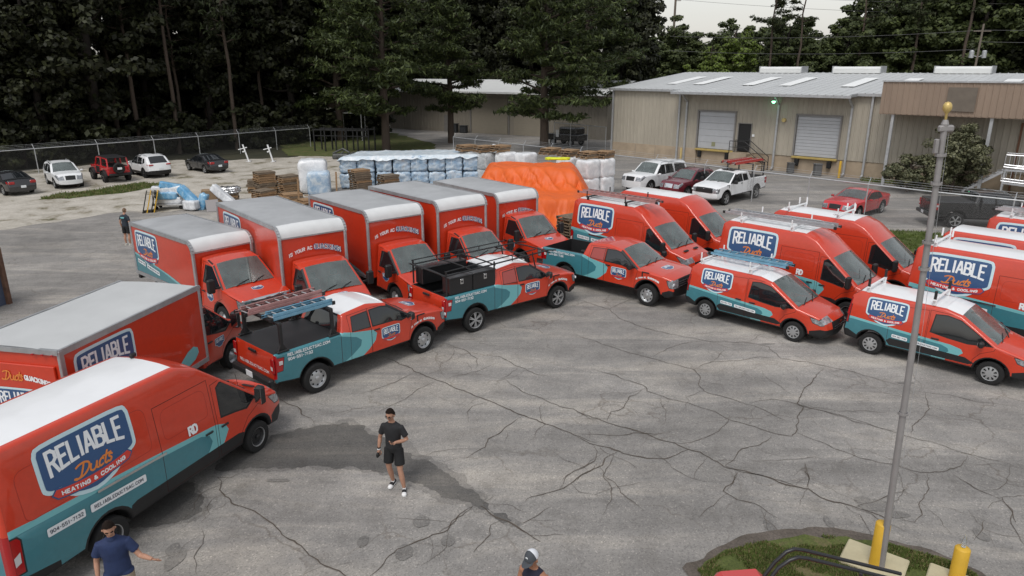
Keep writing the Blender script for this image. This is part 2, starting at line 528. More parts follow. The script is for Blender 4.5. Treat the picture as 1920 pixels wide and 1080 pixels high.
# ------------------------------------------------------------------ measured ground outlines (metres)
CRACKS = [(0.05, [(-3.67, 19.23), (-2.94, 18.52), (-2.15, 17.74), (-1.22, 16.96), (-0.5, 16.34), (0.26, 15.66), (1.05, 14.98), (1.94, 14.28)]), (0.03, [(-2.1, 20.43), (-1.51, 19.92), (-1.02, 19.17), (-1.01, 18.46)]), (0.025, [(-1.85, 17.74), (-1.49, 18.03), (-0.95, 18.34), (-0.46, 18.84)]), (0.025, [(-2.13, 17.57), (-2.48, 17.12), (-2.72, 16.59), (-3.06, 16.19), (-3.4, 15.7)]), (0.03, [(-0.79, 19.44), (-0.37, 19.37), (0.15, 18.65), (0.65, 18.09), (1.28, 17.86)]), (0.025, [(0.2, 18.52), (-0.1, 17.97), (-0.34, 17.68)]), (0.035, [(-0.22, 17.74), (0.28, 16.96), (0.87, 16.49), (0.95, 16.29), (1.51, 15.94), (1.91, 15.47), (2.08, 15.43)]), (0.02, [(1.91, 15.47), (1.67, 15.25), (1.27, 15.03)]), (0.035, [(0.26, 15.56), (-0.08, 15.11), (-0.25, 14.81), (-0.57, 14.48), (-0.64, 14.12), (-1.01, 13.62)]), (0.04, [(-6.17, 16.59), (-5.42, 16.09), (-5.18, 15.7), (-4.91, 15.52), (-4.7, 15.2)]), (0.04, [(0.26, 12.0), (0.5, 12.21), (0.94, 12.43), (1.21, 12.65), (1.58, 13.09), (1.84, 13.41)]), (0.03, [(1.22, 12.65), (1.36, 12.34), (1.7, 12.21)]), (0.08, [(-0.59, 11.88), (-0.37, 11.62), (-0.07, 11.37), (0.26, 11.03), (0.51, 10.77)]), (0.05, [(-0.78, 11.85), (-1.05, 11.51), (-1.31, 11.03)]), (0.05, [(0.2, 11.32), (0.41, 11.51), (0.73, 11.82)]), (0.04, [(-0.59, 11.97), (-0.35, 12.15)]), (0.02, [(-1.07, 15.25), (-1.15, 15.8), (-1.01, 16.09), (-0.5, 16.49)]), (0.03, [(2.38, 24.88), (3.41, 23.66), (3.7, 22.64), (4.33, 21.77), (4.83, 21.36), (5.64, 20.89), (6.21, 20.51), (7.27, 20.51), (7.86, 20.14), (7.89, 19.17), (8.49, 18.97), (9.05, 18.59), (9.73, 18.09), (10.56, 17.23)]), (0.03, [(3.41, 23.66), (4.49, 24.88)]), (0.03, [(2.05, 21.13), (2.81, 20.36), (3.57, 19.57), (4.05, 19.3), (4.53, 18.84), (5.14, 18.4), (5.22, 17.92), (5.05, 17.45), (5.08, 17.01), (5.57, 16.59), (6.11, 16.14), (6.62, 15.34)]), (0.025, [(4.1, 19.3), (4.77, 20.0), (5.31, 20.43), (6.12, 20.58)]), (0.025, [(5.14, 18.4), (5.9, 18.97), (6.65, 19.04), (7.36, 19.3), (7.89, 19.17)]), (0.03, [(5.92, 19.04), (6.49, 19.92)]), (0.025, [(7.38, 20.51), (8.14, 21.28)]), (0.025, [(5.08, 17.01), (4.48, 16.64), (4.55, 16.39)]), (0.035, [(2.32, 18.4), (2.95, 17.92), (3.49, 17.34), (3.58, 17.01), (4.12, 16.49), (4.53, 16.29), (4.97, 15.89), (5.33, 15.34), (5.76, 15.07), (6.15, 14.73), (6.5, 14.56), (6.76, 14.9), (6.99, 15.61), (7.35, 16.09), (7.29, 16.29), (7.72, 17.01), (8.52, 18.03), (8.82, 18.52)]), (0.03, [(3.5, 17.12), (3.04, 16.59), (2.79, 16.04), (2.47, 15.8), (2.32, 15.34)]), (0.05, [(1.6, 15.89), (1.96, 15.52), (2.51, 15.11), (3.16, 14.73), (3.43, 14.44), (3.91, 14.04), (4.19, 13.89), (4.34, 13.55), (4.54, 13.3), (5.09, 13.02), (5.54, 12.72), (6.05, 12.43)]), (0.05, [(1.48, 14.56), (1.97, 14.16), (2.38, 13.92), (2.95, 13.59), (3.34, 13.59), (3.69, 13.77), (3.94, 14.0)]), (0.045, [(2.34, 13.92), (1.99, 13.66), (1.91, 13.37), (1.57, 13.02), (1.33, 12.79)]), (0.035, [(4.58, 13.33), (4.95, 13.77), (5.17, 14.0), (5.64, 14.2), (6.04, 14.64)]), (0.025, [(6.07, 16.29), (6.7, 16.54), (7.27, 16.24), (7.9, 15.7), (8.52, 15.16), (9.12, 14.68)]), (0.03, [(4.78, 13.09), (4.55, 12.72), (4.31, 12.4)]), (0.035, [(6.33, 13.41), (6.19, 13.06), (6.13, 12.72), (6.03, 12.46)]), (0.03, [(6.68, 14.81), (6.9, 14.52), (7.24, 14.08), (7.64, 13.66), (8.02, 13.41), (8.27, 13.3), (8.52, 13.12), (8.84, 13.02), (9.43, 13.19), (9.83, 13.48), (10.04, 13.74)]), (0.025, [(6.96, 16.49), (7.35, 16.09), (8.04, 15.61), (8.6, 15.16), (9.08, 14.68), (9.59, 14.36), (9.79, 14.0), (10.05, 13.77), (10.64, 13.48), (10.88, 13.16)]), (0.03, [(9.28, 14.68), (9.49, 14.98), (10.2, 15.66), (10.46, 15.99), (10.86, 16.9)]), (0.03, [(8.72, 13.02), (8.52, 12.65), (8.46, 12.46), (7.96, 11.91), (7.84, 11.57), (7.56, 11.37), (7.33, 11.43)]), (0.045, [(9.3, 12.99), (9.4, 12.49), (9.58, 12.21), (9.71, 12.03)]), (0.06, [(9.76, 12.15), (9.62, 11.79), (9.45, 11.35)]), (0.05, [(4.58, 13.33), (4.85, 13.09), (5.22, 12.95), (5.51, 12.72), (5.82, 12.49), (6.03, 12.46), (6.06, 12.24), (6.33, 12.0), (6.63, 11.88), (6.84, 11.74), (7.03, 11.57), (7.1, 11.45), (6.89, 11.13)]), (0.04, [(4.76, 13.09), (4.59, 12.72), (4.35, 12.53), (4.29, 12.37), (4.47, 12.09), (4.74, 11.94), (4.88, 11.74), (5.01, 11.43)]), (0.05, [(6.33, 13.41), (6.19, 13.06), (6.13, 12.72), (6.05, 12.46)]), (0.03, [(8.75, 11.13), (9.02, 10.95), (9.29, 10.87)]), (0.025, [(10.63, 17.01), (11.42, 16.75), (11.93, 16.39), (12.88, 16.04)]), (0.03, [(8.34, 10.8), (8.68, 11.08), (8.94, 11.4)]), (0.045, [(-6.15, 12.87), (-5.73, 12.17), (-5.34, 11.85), (-4.97, 11.66), (-4.57, 11.35), (-4.14, 10.89), (-3.69, 10.57), (-3.29, 10.21), (-2.78, 9.87), (-2.38, 9.54)]), (0.04, [(-0.76, 11.85), (-1.03, 11.47), (-1.19, 11.12), (-1.52, 10.89), (-2.04, 10.57), (-2.26, 10.11), (-2.38, 9.87)]), (0.03, [(-5.68, 13.1), (-5.88, 12.87), (-6.33, 12.87)]), (0.02, [(-5.78, 11.18), (-5.52, 10.73), (-5.5, 10.36), (-5.31, 9.88)]), (0.03, [(-3.26, 10.11), (-3.51, 9.91)])]
STAIN= [(-6.11, 14.4), (-5.66, 14.52), (-5.2, 14.9), (-4.72, 15.11), (-4.27, 15.2), (-3.95, 15.29), (-3.65, 15.11), (-3.28, 14.73), (-2.46, 14.24), (-2.34, 13.92), (-1.98, 13.62), (-1.51, 13.19), (-1.31, 13.02), (-1.22, 12.79), (-0.83, 12.46), (-0.6, 12.09), (-0.56, 11.94), (-0.34, 11.68), (0.0, 11.37), (-0.13, 11.37), (-0.48, 11.68), (-0.84, 11.94), (-1.35, 12.21), (-1.55, 12.4), (-1.78, 12.56), (-2.24, 12.72), (-2.5, 12.95), (-3.02, 13.16), (-3.35, 13.3), (-3.84, 13.26), (-4.23, 13.3), (-4.45, 13.41), (-4.67, 13.25), (-5.24, 13.23), (-5.6, 13.19), (-6.21, 13.19), (-6.56, 14.08)]
STAIN2= [(-7.88, 12.73), (-7.34, 12.87), (-6.82, 12.8), (-6.36, 12.38), (-6.09, 11.98), (-6.02, 11.72), (-6.12, 11.47), (-6.39, 11.32), (-6.82, 11.18), (-7.26, 11.18)]
SAND= [(-29.33, 33.72), (-27.05, 36.48), (-26.54, 37.4), (-25.26, 39.09), (-23.91, 40.46), (-22.62, 41.58), (-20.95, 41.42), (-19.12, 43.12), (-18.23, 44.2), (-15.95, 43.47), (-14.06, 46.13), (-12.26, 50.5), (-11.05, 56.32), (-13.26, 65.48), (-19.36, 71.92), (-21.5, 68.34), (-24.79, 67.5), (-26.68, 65.87), (-31.5, 66.68), (-36.5, 63.95), (-39.31, 60.74), (-45.98, 57.52), (-49.84, 52.22)]
GRASSL= [(-31.11, 46.13), (-30.8, 48.22), (-29.47, 49.11), (-28.48, 51.47), (-27.55, 52.74), (-26.11, 52.22), (-25.67, 50.5), (-26.76, 48.22), (-28.11, 47.36), (-29.05, 45.93), (-30.68, 45.73)]
ISLAND= [(2.96, 10.02), (3.53, 10.57), (3.8, 10.72), (4.17, 10.9), (4.5, 11.0), (4.86, 11.1), (5.49, 11.19), (6.12, 11.13), (6.58, 11.0), (6.94, 10.82), (7.42, 10.53), (7.75, 10.24), (7.95, 9.97), (7.99, 9.71), (6.96, 9.23), (4.67, 9.15), (3.05, 9.42)]
BLOTS= [(-1.7, 11.37, 0.22, 0.25), (-2.69, 10.79, 0.14, 0.22), (-1.9, 10.49, 0.22, 0.28), (-1.16, 10.81, 0.17, 0.22), (-5.85, 10.31, 0.18, 0.4), (-6.02, 10.57, 0.15, 0.2), (-5.6, 16.54, 0.14, 0.14), (7.11, 11.88, 0.5, 0.25), (6.94, 12.03, 0.25, 0.2), (7.38, 11.59, 0.3, 0.15), (8.57, 10.97, 0.15, 0.25), (4.8, 11.26, 0.13, 0.25), (5.95, 11.35, 0.1, 0.25), (-4.87, 12.76, 0.35, 0.08), (-1.99, 13.66, 0.3, 0.12), (7.94, 20.36, 0.3, 0.08), (10.69, 17.51, 0.3, 0.1)]

# ------------------------------------------------------------------ ground
def node_mat(name):
    m = bpy.data.materials.new(name); m.use_nodes = True
    nt = m.node_tree
    return m, nt, nt.nodes['Principled BSDF'], nt.nodes.new('ShaderNodeTexCoord').outputs['Object']

def nz(nt, vec, scale, detail=5, rough=0.6, dist=0.0):
    n = nt.nodes.new('ShaderNodeTexNoise')
    n.inputs['Scale'].default_value = scale; n.inputs['Detail'].default_value = detail
    n.inputs['Roughness'].default_value = rough; n.inputs['Distortion'].default_value = dist
    nt.links.new(vec, n.inputs['Vector'])
    return n.outputs['Fac']

def ramp(nt, fac, stops):
    r = nt.nodes.new('ShaderNodeValToRGB')
    el = r.color_ramp.elements
    while len(el) < len(stops): el.new(.5)
    for e, (p, c) in zip(el, stops):
        e.position = p; e.color = (*c, 1) if len(c) == 3 else c
    nt.links.new(fac, r.inputs['Fac'])
    return r.outputs['Color']

def mixc(nt, fac, a, b, mode='MIX'):
    m = nt.nodes.new('ShaderNodeMix'); m.data_type = 'RGBA'; m.blend_type = mode
    for sock, v in ((m.inputs[0], fac), (m.inputs[6], a), (m.inputs[7], b)):
        if isinstance(v, (int, float)): sock.default_value = v
        elif isinstance(v, tuple): sock.default_value = (*v, 1)
        else: nt.links.new(v, sock)
    return m.outputs[2]

def asphalt_mat(name, tint=1.0, wet=0.0):
    m, nt, b, vec = node_mat(name)
    g = lambda v, w=(.92, .875, .825): tuple(v * tint * k for k in w)
    big = ramp(nt, nz(nt, vec, .16, 4, .6, .5), [(.28, g(.19)), (.42, g(.25)), (.58, g(.29)), (.72, g(.40))])
    mp = nt.nodes.new('ShaderNodeMapping'); mp.inputs['Rotation'].default_value = (0, 0, R(28)); mp.inputs['Scale'].default_value = (.12, .75, 1)
    nt.links.new(vec, mp.inputs['Vector'])
    streak = ramp(nt, nz(nt, mp.outputs[0], 1.0, 5, .65, .8), [(.30, (.70, .70, .70)), (.48, (.98, .98, .98)), (.64, (1.42, 1.38, 1.31))])
    c = mixc(nt, .85, big, streak, 'MULTIPLY')
    mid = ramp(nt, nz(nt, vec, 1.4, 6, .7), [(.26, (.72, .71, .69)), (.48, (1, 1, 1)), (.75, (1.24, 1.23, 1.20))])
    c = mixc(nt, .9, c, mid, 'MULTIPLY')
    vo = nt.nodes.new('ShaderNodeTexVoronoi'); vo.inputs['Scale'].default_value = 42; nt.links.new(vec, vo.inputs['Vector'])
    sp = ramp(nt, vo.outputs['Color'], [(.12, (.62, .62, .62)), (.4, (.95, .95, .95)), (.8, (1.05, 1.05, 1.05)), (.97, (1.75, 1.7, 1.65))])
    c = mixc(nt, .75, c, sp, 'MULTIPLY')
    # hairline cracks between slabs
    dv = nt.nodes.new('ShaderNodeVectorMath'); dv.operation = 'ADD'
    n2 = nt.nodes.new('ShaderNodeTexNoise'); n2.inputs['Scale'].default_value = .9; n2.inputs['Detail'].default_value = 6
    nt.links.new(vec, n2.inputs['Vector'])
    sc = nt.nodes.new('ShaderNodeVectorMath'); sc.operation = 'SCALE'; sc.inputs['Scale'].default_value = 1.3
    nt.links.new(n2.outputs['Color'], sc.inputs[0]); nt.links.new(vec, dv.inputs[0]); nt.links.new(sc.outputs[0], dv.inputs[1])
    v2 = nt.nodes.new('ShaderNodeTexVoronoi'); v2.feature = 'DISTANCE_TO_EDGE'; v2.inputs['Scale'].default_value = .42
    nt.links.new(dv.outputs[0], v2.inputs['Vector'])
    hair = ramp(nt, v2.outputs['Distance'], [(.0, (.58, .54, .50)), (.006, (.78, .76, .74)), (.013, (1, 1, 1))])
    msk = ramp(nt, nz(nt, vec, .35, 3), [(.45, (0, 0, 0)), (.6, (.8, .8, .8))])
    c = mixc(nt, msk, c, mixc(nt, 1.0, c, hair, 'MULTIPLY'))
    nt.links.new(c, b.inputs['Base Color'])
    b.inputs['Roughness'].default_value = .9 - .45 * wet
    bp = nt.nodes.new('ShaderNodeBump'); bp.inputs['Strength'].default_value = .35 - .2 * wet; bp.inputs['Distance'].default_value = .012
    nt.links.new(nz(nt, vec, 55, 3), bp.inputs['Height']); nt.links.new(bp.outputs[0], b.inputs['Normal'])
    return m

ASPH = asphalt_mat('weathered_asphalt')
DAMP = asphalt_mat('drying_asphalt', .74, .1)
STAINM = asphalt_mat('oily_asphalt', .72, .15)
WET = asphalt_mat('damp_asphalt', .40, .40)

def simple_ground(name, stops, scale, fine=(24, .35), bumpd=.02):
    m, nt, b, vec = node_mat(name)
    c = ramp(nt, nz(nt, vec, scale, 7, .68, .4), stops)
    f = ramp(nt, nz(nt, vec, fine[0], 4, .7), [(.3, (1 - fine[1],) * 3), (.7, (1 + fine[1],) * 3)])
    nt.links.new(mixc(nt, 1.0, c, f, 'MULTIPLY'), b.inputs['Base Color'])
    b.inputs['Roughness'].default_value = .95
    bp = nt.nodes.new('ShaderNodeBump'); bp.inputs['Strength'].default_value = .6; bp.inputs['Distance'].default_value = bumpd
    nt.links.new(nz(nt, vec, fine[0] * .6, 5), bp.inputs['Height']); nt.links.new(bp.outputs[0], b.inputs['Normal'])
    return m

SANDM = simple_ground('pale_sand', [(.33, (.085, .085, .04)), (.39, (.22, .195, .14)), (.46, (.38, .35, .30)), (.62, (.50, .465, .41)), (.8, (.42, .39, .34))], .55, (9, .22), .04)
DIRTM = simple_ground('forest_floor', [(.3, (.018, .022, .010)), (.6, (.045, .042, .022)), (.8, (.07, .06, .035))], .5)
GRASSM = simple_ground('grass_soil', [(.3, (.045, .062, .012)), (.5, (.080, .100, .022)), (.62, (.13, .105, .05)), (.85, (.07, .095, .02))], 1.3, (30, .4))
SOILM = simple_ground('bare_soil', [(.3, (.07, .058, .045)), (.6, (.12, .10, .085)), (.8, (.16, .14, .12))], 1.6, (26, .35))
CRACKM = mat('crack_fill', (.085, .068, .054), .95, var=.35, vscale=3)

def rough_poly(P, step, amp, seed=0, scale=1.0):
    """resample a closed outline and make it uneven"""
    out = []; n = len(P)
    for i in range(n):
        a = Vector(P[i]); b = Vector(P[(i + 1) % n]); d = b - a
        k = max(1, int(d.length / step))
        nn = Vector((-d.y, d.x)).normalized() if d.length > 0 else Vector((0, 0))
        for j in range(k):
            p = a + d * (j / k)
            e = noise.noise(Vector((p.x * scale, p.y * scale, seed))) + .5 * noise.noise(Vector((p.x * scale * 3, p.y * scale * 3, seed + 5)))
            q = p + nn * (e * amp)
            out.append((q.x, q.y))
    return out

g = sheet('ground', [(-700, -300), (700, -300), (700, 1100), (-700, 1100)], -.03, DIRTM)
struct(g)
lot = sheet('asphalt_lot', [(-75, -30), (75, -30), (75, 62), (40, 72), (16, 86), (9, 100), (-17, 112), (-24, 104), (-9, 82), (-10, 62), (-30, 50), (-75, 30)], 0.0, ASPH)
struct(lot)
sd = sheet('sand_yard', rough_poly(SAND, .5, .55, 2, .8), .008, SANDM)
struct(sd)
for i, (nm, P) in enumerate((('damp_patch', STAIN), ('damp_patch', STAIN2))):
    o = sheet(nm, rough_poly(offset_poly(ccw(P), .10), .06, .22, 17 + i, 1.9), .004, DAMP); struct(o)
    o = sheet(nm, rough_poly(P, .06, .17, 7 + i, 2.6), .0065, WET); struct(o)
for i, (x, y, rx, ry) in enumerate(BLOTS):
    rx *= .75; ry *= .75
    P = [(x + rx * math.cos(t * pi / 14) * (1 + .3 * noise.noise(Vector((math.cos(t * pi / 14) * 1.2, math.sin(t * pi / 14) * 1.2, i * 3.1)))),
          y + ry * math.sin(t * pi / 14) * (1 + .3 * noise.noise(Vector((math.cos(t * pi / 14) * 1.2, math.sin(t * pi / 14) * 1.2, i * 3.1 + 9))))) for t in range(28)]
    o = sheet('oil_stain', P, .0105 + .0003 * (i % 7), STAINM); struct(o)

def ribbon(name, pts, w, z, m, parent=None, seed=0):
    """an uneven, tapering crack"""
    P = []
    for i in range(len(pts) - 1):
        a = Vector(pts[i]); b = Vector(pts[i + 1]); k = max(1, int((b - a).length / .10))
        for j in range(k): P.append(a + (b - a) * (j / k))
    P.append(Vector(pts[-1]))
    n = len(P); vs = []
    for i, p in enumerate(P):
        d = (P[min(i + 1, n - 1)] - P[max(0, i - 1)])
        d = d.normalized() if d.length > 0 else Vector((1, 0))
        nn = Vector((-d.y, d.x))
        e = noise.noise(Vector((p.x * 2.6, p.y * 2.6, seed))) * .075 + noise.noise(Vector((p.x * 8, p.y * 8, seed))) * .03
        q = p + nn * e
        ww = w * (.55 + .9 * abs(noise.noise(Vector((p.x * 3.3, p.y * 3.3, seed + 20))))) * min(1, .3 + min(i, n - 1 - i) * .12)
        vs += [(*(q + nn * ww * .5), z), (*(q - nn * ww * .5), z)]
    me = bpy.data.meshes.new(name)
    me.from_pydata(vs, [], [(2 * i, 2 * i + 1, 2 * i + 3, 2 * i + 2) for i in range(n - 1)])
    me.materials.append(m); me.update()
    return link(name, me, parent)
for i, (w, P) in enumerate(CRACKS):
    ribbon('crack', P, w * .66, .013, CRACKM, lot, i * 1.7)
    cr_ = random.Random(i)
    for k in range(1 + len(P) // 4):
        j = cr_.randrange(len(P) - 1); a = Vector(P[j]).lerp(Vector(P[j + 1]), cr_.random()); d = Vector(P[j + 1]) - Vector(P[j])
        th = math.atan2(d.y, d.x) + cr_.choice((-1, 1)) * cr_.uniform(.6, 1.5); q = [tuple(a)]; L_ = cr_.uniform(.15, .5)
        for s_ in range(cr_.randint(2, 5)):
            a = a + Vector((math.cos(th), math.sin(th))) * L_; th += cr_.uniform(-.6, .6); q.append(tuple(a))
        ribbon('crack', q, w * .38, .0135 + .0002 * (k % 5), CRACKM, lot, i * 1.7 + k)

# planted island at the lower right with its soil rim and blades of grass
isl = ISLAND
o = sheet('island_soil', rough_poly(isl, .15, .10, 3, 1.5), .016, SOILM); struct(o)
cx, cy = 5.6, 10.0
inner = [(cx + (x - cx) * .93, cy + (y - cy) * .80 - .02) for x, y in isl]
o = sheet('island_grass', rough_poly(inner, .12, .16, 4, 2), .022, GRASSM); struct(o)

def blades(name, poly, n, h, seed, m, wd=.012, z=.02):
    r = random.Random(seed); mb = MB()
    xs = [p[0] for p in poly]; ys = [p[1] for p in poly]
    k = 0; tries = 0
    while k < n and tries < n * 6:
        tries += 1
        x = r.uniform(min(xs), max(xs)); y = r.uniform(min(ys), max(ys))
        if not in_poly(x, y, poly): continue
        d = noise.noise(Vector((x * 1.7, y * 1.7, seed)))
        if d < -.18 + r.random() * .1: continue
        hh = h * r.uniform(.5, 1.3); a = r.uniform(0, 2 * pi); l = r.uniform(.1, .7) * hh; b = r.uniform(0, 2 * pi)
        dx, dy = math.cos(a) * wd, math.sin(a) * wd
        mb.add([(x - dx, y - dy, z), (x + dx, y + dy, z), (x + math.cos(b) * l, y + math.sin(b) * l, z + hh)], [(0, 1, 2)], 0 if r.random() < .78 else 1)
        k += 1
    o = mb.build(name, m); struct(o, 'stuff')
    return o
BLADE = mat('grass_blade', (.085, .120, .022), .7, var=.35, vscale=1.5)
BLADE2 = mat('dry_grass_blade', (.20, .165, .075), .8, var=.3, vscale=1.5)
tag(blades('grass', inner, 22000, .05, 5, [BLADE, BLADE2]), 'short patchy grass on the island round the flagpole', 'grass')
gl = sheet('grass_verge', rough_poly(GRASSL, .4, .5, 6, .7), .018, GRASSM); struct(gl)
tag(blades('grass', GRASSL, 2500, .16, 8, [BLADE, BLADE2], .03), 'rough grass in front of the parked white and red cars', 'grass')
VERGE = [(15.6, 31.2), (17.6, 28.6), (19.5, 28.4), (23.5, 31.5), (24.6, 34.0), (21.6, 36.0), (19.0, 36.6), (17.2, 34.0)]
o = sheet('grass_verge', rough_poly(VERGE, .3, .15, 9, .7), .018, GRASSM); struct(o)
tag(blades('grass', VERGE, 9000, .12, 11, [BLADE, BLADE], .02), 'mown green grass beside the fence behind the vans', 'grass')
VERGE2 = [(26.5, 53.6), (29.2, 51.2), (34, 50.2), (38, 47), (40, 49), (33, 56), (29.4, 57.4), (27.6, 56.2)]
o = sheet('grass_verge', rough_poly(VERGE2, .4, .3, 12, .6), .018, GRASSM); struct(o)
tag(blades('grass', VERGE2, 4000, .22, 13, [BLADE, BLADE2], .04), 'grass under the bush beside the warehouse wall', 'grass')
BACKG = [(-22, 70), (-16, 69), (-8, 72), (-9, 82), (-16, 96), (-26, 104), (-32, 96)]
o = sheet('grass_verge', rough_poly(BACKG, .6, .6, 14, .5), .014, GRASSM); struct(o)

# ------------------------------------------------------------------ warehouse
BEIGE = mat('beige_metal_siding', (.365, .33, .27), .55, var=.07, vscale=2.5, var2=.10, v2scale=.5, stretch=(1, 1, .25))
PLINTH = mat('painted_concrete', (.36, .285, .205), .85, var=.12, vscale=1.4, bump=.2, bscale=12, var2=.12, v2scale=.35)
ROOFM = mat('grey_metal_roof', (.50, .51, .51), .5, metal=.2, var=.07, vscale=.8, stretch=(1, .2, 1))
WROOF = mat('white_metal_roof', (.66, .67, .66), .5, var=.06, vscale=.6)
TRIM = mat('grey_trim', (.20, .19, .18), .55, var=.1)
BROWN = mat('brown_metal_fascia', (.27, .20, .15), .6, var=.08, vscale=1.2, stretch=(1, 1, .2), var2=.1)
ROLLD = mat('roll_door', (.42, .43, .45), .5, var=.05, vscale=2)
DOCKY = mat('dusty_yellow', (.42, .31, .10), .7, var=.2, vscale=4)
YELLOW = mat('safety_yellow', (.60, .36, .030), .55, var=.08, vscale=3)
FADEY = mat('faded_yellow', (.50, .38, .16), .8, var=.12)
SKYL = mat('skylight_panel', (.80, .81, .80), .4)
CONC = mat('pale_concrete', (.46, .41, .27), .85, var=.12, vscale=3, bump=.2, bscale=25)

def ribbed(x0, x1, z0, z1, y, rib=.40, dep=.035, mb=None, mi=0):
    """vertical trapezoid-rib siding facing -y"""
    mb = mb or MB(); vs = []; x = x0
    xs = []
    n = max(1, round((x1 - x0) / rib)); p = (x1 - x0) / n
    for i in range(n):
        a = x0 + i * p
        xs += [(a, 0), (a + p * .62, 0), (a + p * .72, dep), (a + p * .90, dep), (a + p, 0)]
    b = [(px, y - d, z) for px, d in xs for z in (z0, z1)]
    fs = [(2 * i, 2 * i + 2, 2 * i + 3, 2 * i + 1) for i in range(len(xs) - 1)]
    return mb.add(b, fs, mi)

wh = thing('warehouse', 'long beige metal warehouse with dock doors and a low grey roof', 'building', (9.82, 71.0, 0), math.atan2(-.6817256, .73160796))
LW = 50.0
EZ = 6.35
mb = MB()
ribbed(0, 9.4, 1.30, EZ, 0, mb=mb); ribbed(9.4, 12.85, 4.60, EZ, 0, mb=mb); ribbed(12.85, 13.22, 1.3, EZ, 0, mb=mb)
ribbed(13.22, 14.42, 3.70, EZ, 0, mb=mb); ribbed(14.42, 18.2, 1.3, EZ, 0, mb=mb); ribbed(18.2, 21.6, 4.6, EZ, 0, mb=mb)
ribbed(21.6, LW, 1.3, EZ, 0, mb=mb)
mb.add([(0, 0, 1.3), (0, 28, 1.3), (0, 28, EZ), (0, 14, 7.75), (0, 0, EZ)], [(0, 4, 3, 2, 1)])
mb.build('wall', BEIGE, wh)
mb = MB(); mb.box((9.3 / 2, 14, .65), (9.4, 28.1, 1.3)); mb.box((9.4 + 40.6 / 2, 14.05, .64), (40.6, 28, 1.29)); mb.build('foundation', PLINTH, wh)
mb = MB()
for s in range(3):
    x = 2.9 + s * 2.2
    mb.box((x, -.07, .64), (.02, .012, 1.25))
mb.build('foundation_joint', TRIM, wh)
# roof: one ribbed sheet per slope, the dock bay reaches further out
def roof_sheet(x0, x1, y0, z0, y1, z1, rib=.6):
    mb = MB(); n = max(1, round((x1 - x0) / rib)); p = (x1 - x0) / n; vs = []; xs = []
    for i in range(n):
        a = x0 + i * p
        xs += [(a, 0), (a + p * .84, 0), (a + p * .89, .05), (a + p * .95, .05), (a + p, 0)]
    vs = [(x, y, z + d) for x, d in xs for y, z in ((y0, z0), (y1, z1))]
    mb.add(vs, [(2 * i, 2 * i + 2, 2 * i + 3, 2 * i + 1) for i in range(len(xs) - 1)])
    return mb
sl_ = (7.8 - EZ) / 14.0
roof = roof_sheet(-.25, 7.4, -.25, EZ + .05 - .25 * sl_, 14, 7.8).build('roof', ROOFM, wh)
r2 = roof_sheet(7.4, 22.6, -1.6, EZ + .05 - 1.6 * sl_, 14, 7.801).build('roof', ROOFM, wh)
r3 = roof_sheet(22.6, LW, -.25, EZ + .05 - .25 * sl_, 14, 7.802).build('roof', ROOFM, wh)
r4 = roof_sheet(-.25, LW, 14, 7.80, 28.3, EZ).build('roof', ROOFM, wh)
mb = MB()
mb.box((3.6, -.30, EZ - .07), (7.6, .14, .2)); mb.box((15.0, -1.66, EZ - .21), (15.3, .14, .2)); mb.box((23.6, -.30, EZ - .07), (1.9, .14, .2))
mb.box((7.42, -.95, EZ - .12), (.08, 1.3, .22)); mb.box((22.6, -.95, EZ - .12), (.08, 1.3, .22)); mb.box((-.24, 7, EZ + .60), (.1, .1, .1))
mb.bar((-.27, -.3, EZ - .06), (-.27, 14, 7.7), .1, .22)
mb.build('gutter', GALV, wh)
for i, x in enumerate((3.9, 6.7, 11.6, 14.9, 20.1, 23.6, 30.5, 34.0)):
    y0 = 3.2; y1 = 9.2
    mb = MB(); f = lambda y: EZ + .05 + y * sl_ + .065
    mb.add([(x, y0, f(y0)), (x + 1.1, y0, f(y0)), (x + 1.1, y1, f(y1)), (x, y1, f(y1))], [(0, 1, 2, 3)])
    mb.build('skylight', SKYL, wh)
for x in (10.7, 17.9, 26.5, 36.5):
    mb = MB()
    prof = [(-.75, 7.78), (-.75, 8.18), (-.5, 8.36), (.5, 8.36), (.75, 8.18), (.75, 7.78)]
    n = len(prof)
    vs = [(x - 2.1, 14 + p, z) for p, z in prof] + [(x + 2.1, 14 + p, z) for p, z in prof]
    mb.add(vs, [(i, i + 1, n + i + 1, n + i) for i in range(n - 1)] + [tuple(range(n)), tuple(range(n, 2 * n))[::-1]])
    v = mb.build('ridge_vent', WROOF, wh)
    for s in (-1, 1):
        mb = MB(); mb.box((x + s * 2.13, 14, 8.1), (.07, 1.6, .62)); mb.build('end_cap', GALV, v)
def downspout(x, y, z1, jog=0.0):
    mb = MB()
    if jog:
        mb.bar((x, y - jog, z1), (x, y, z1 - .9), .13, .13); z1 -= .85
    mb.box((x, y, z1 / 2 + .1), (.15, .13, z1 - .2)); mb.bar((x, y, .28), (x, y - .3, .12), .14, .12)
    for z in (1.6, 3.4): mb.box((x, y + .02, z), (.2, .10, .05))
    mb.build('downspout', GALV, wh)
downspout(.15, -.14, EZ); downspout(7.45, -.14, EZ - .1); downspout(8.2, -.14, EZ - .1, 1.3); downspout(16.6, -.14, EZ - .1, 1.3)
downspout(22.35, -.14, EZ - .1, 1.3); downspout(23.75, -.14, EZ - .05)
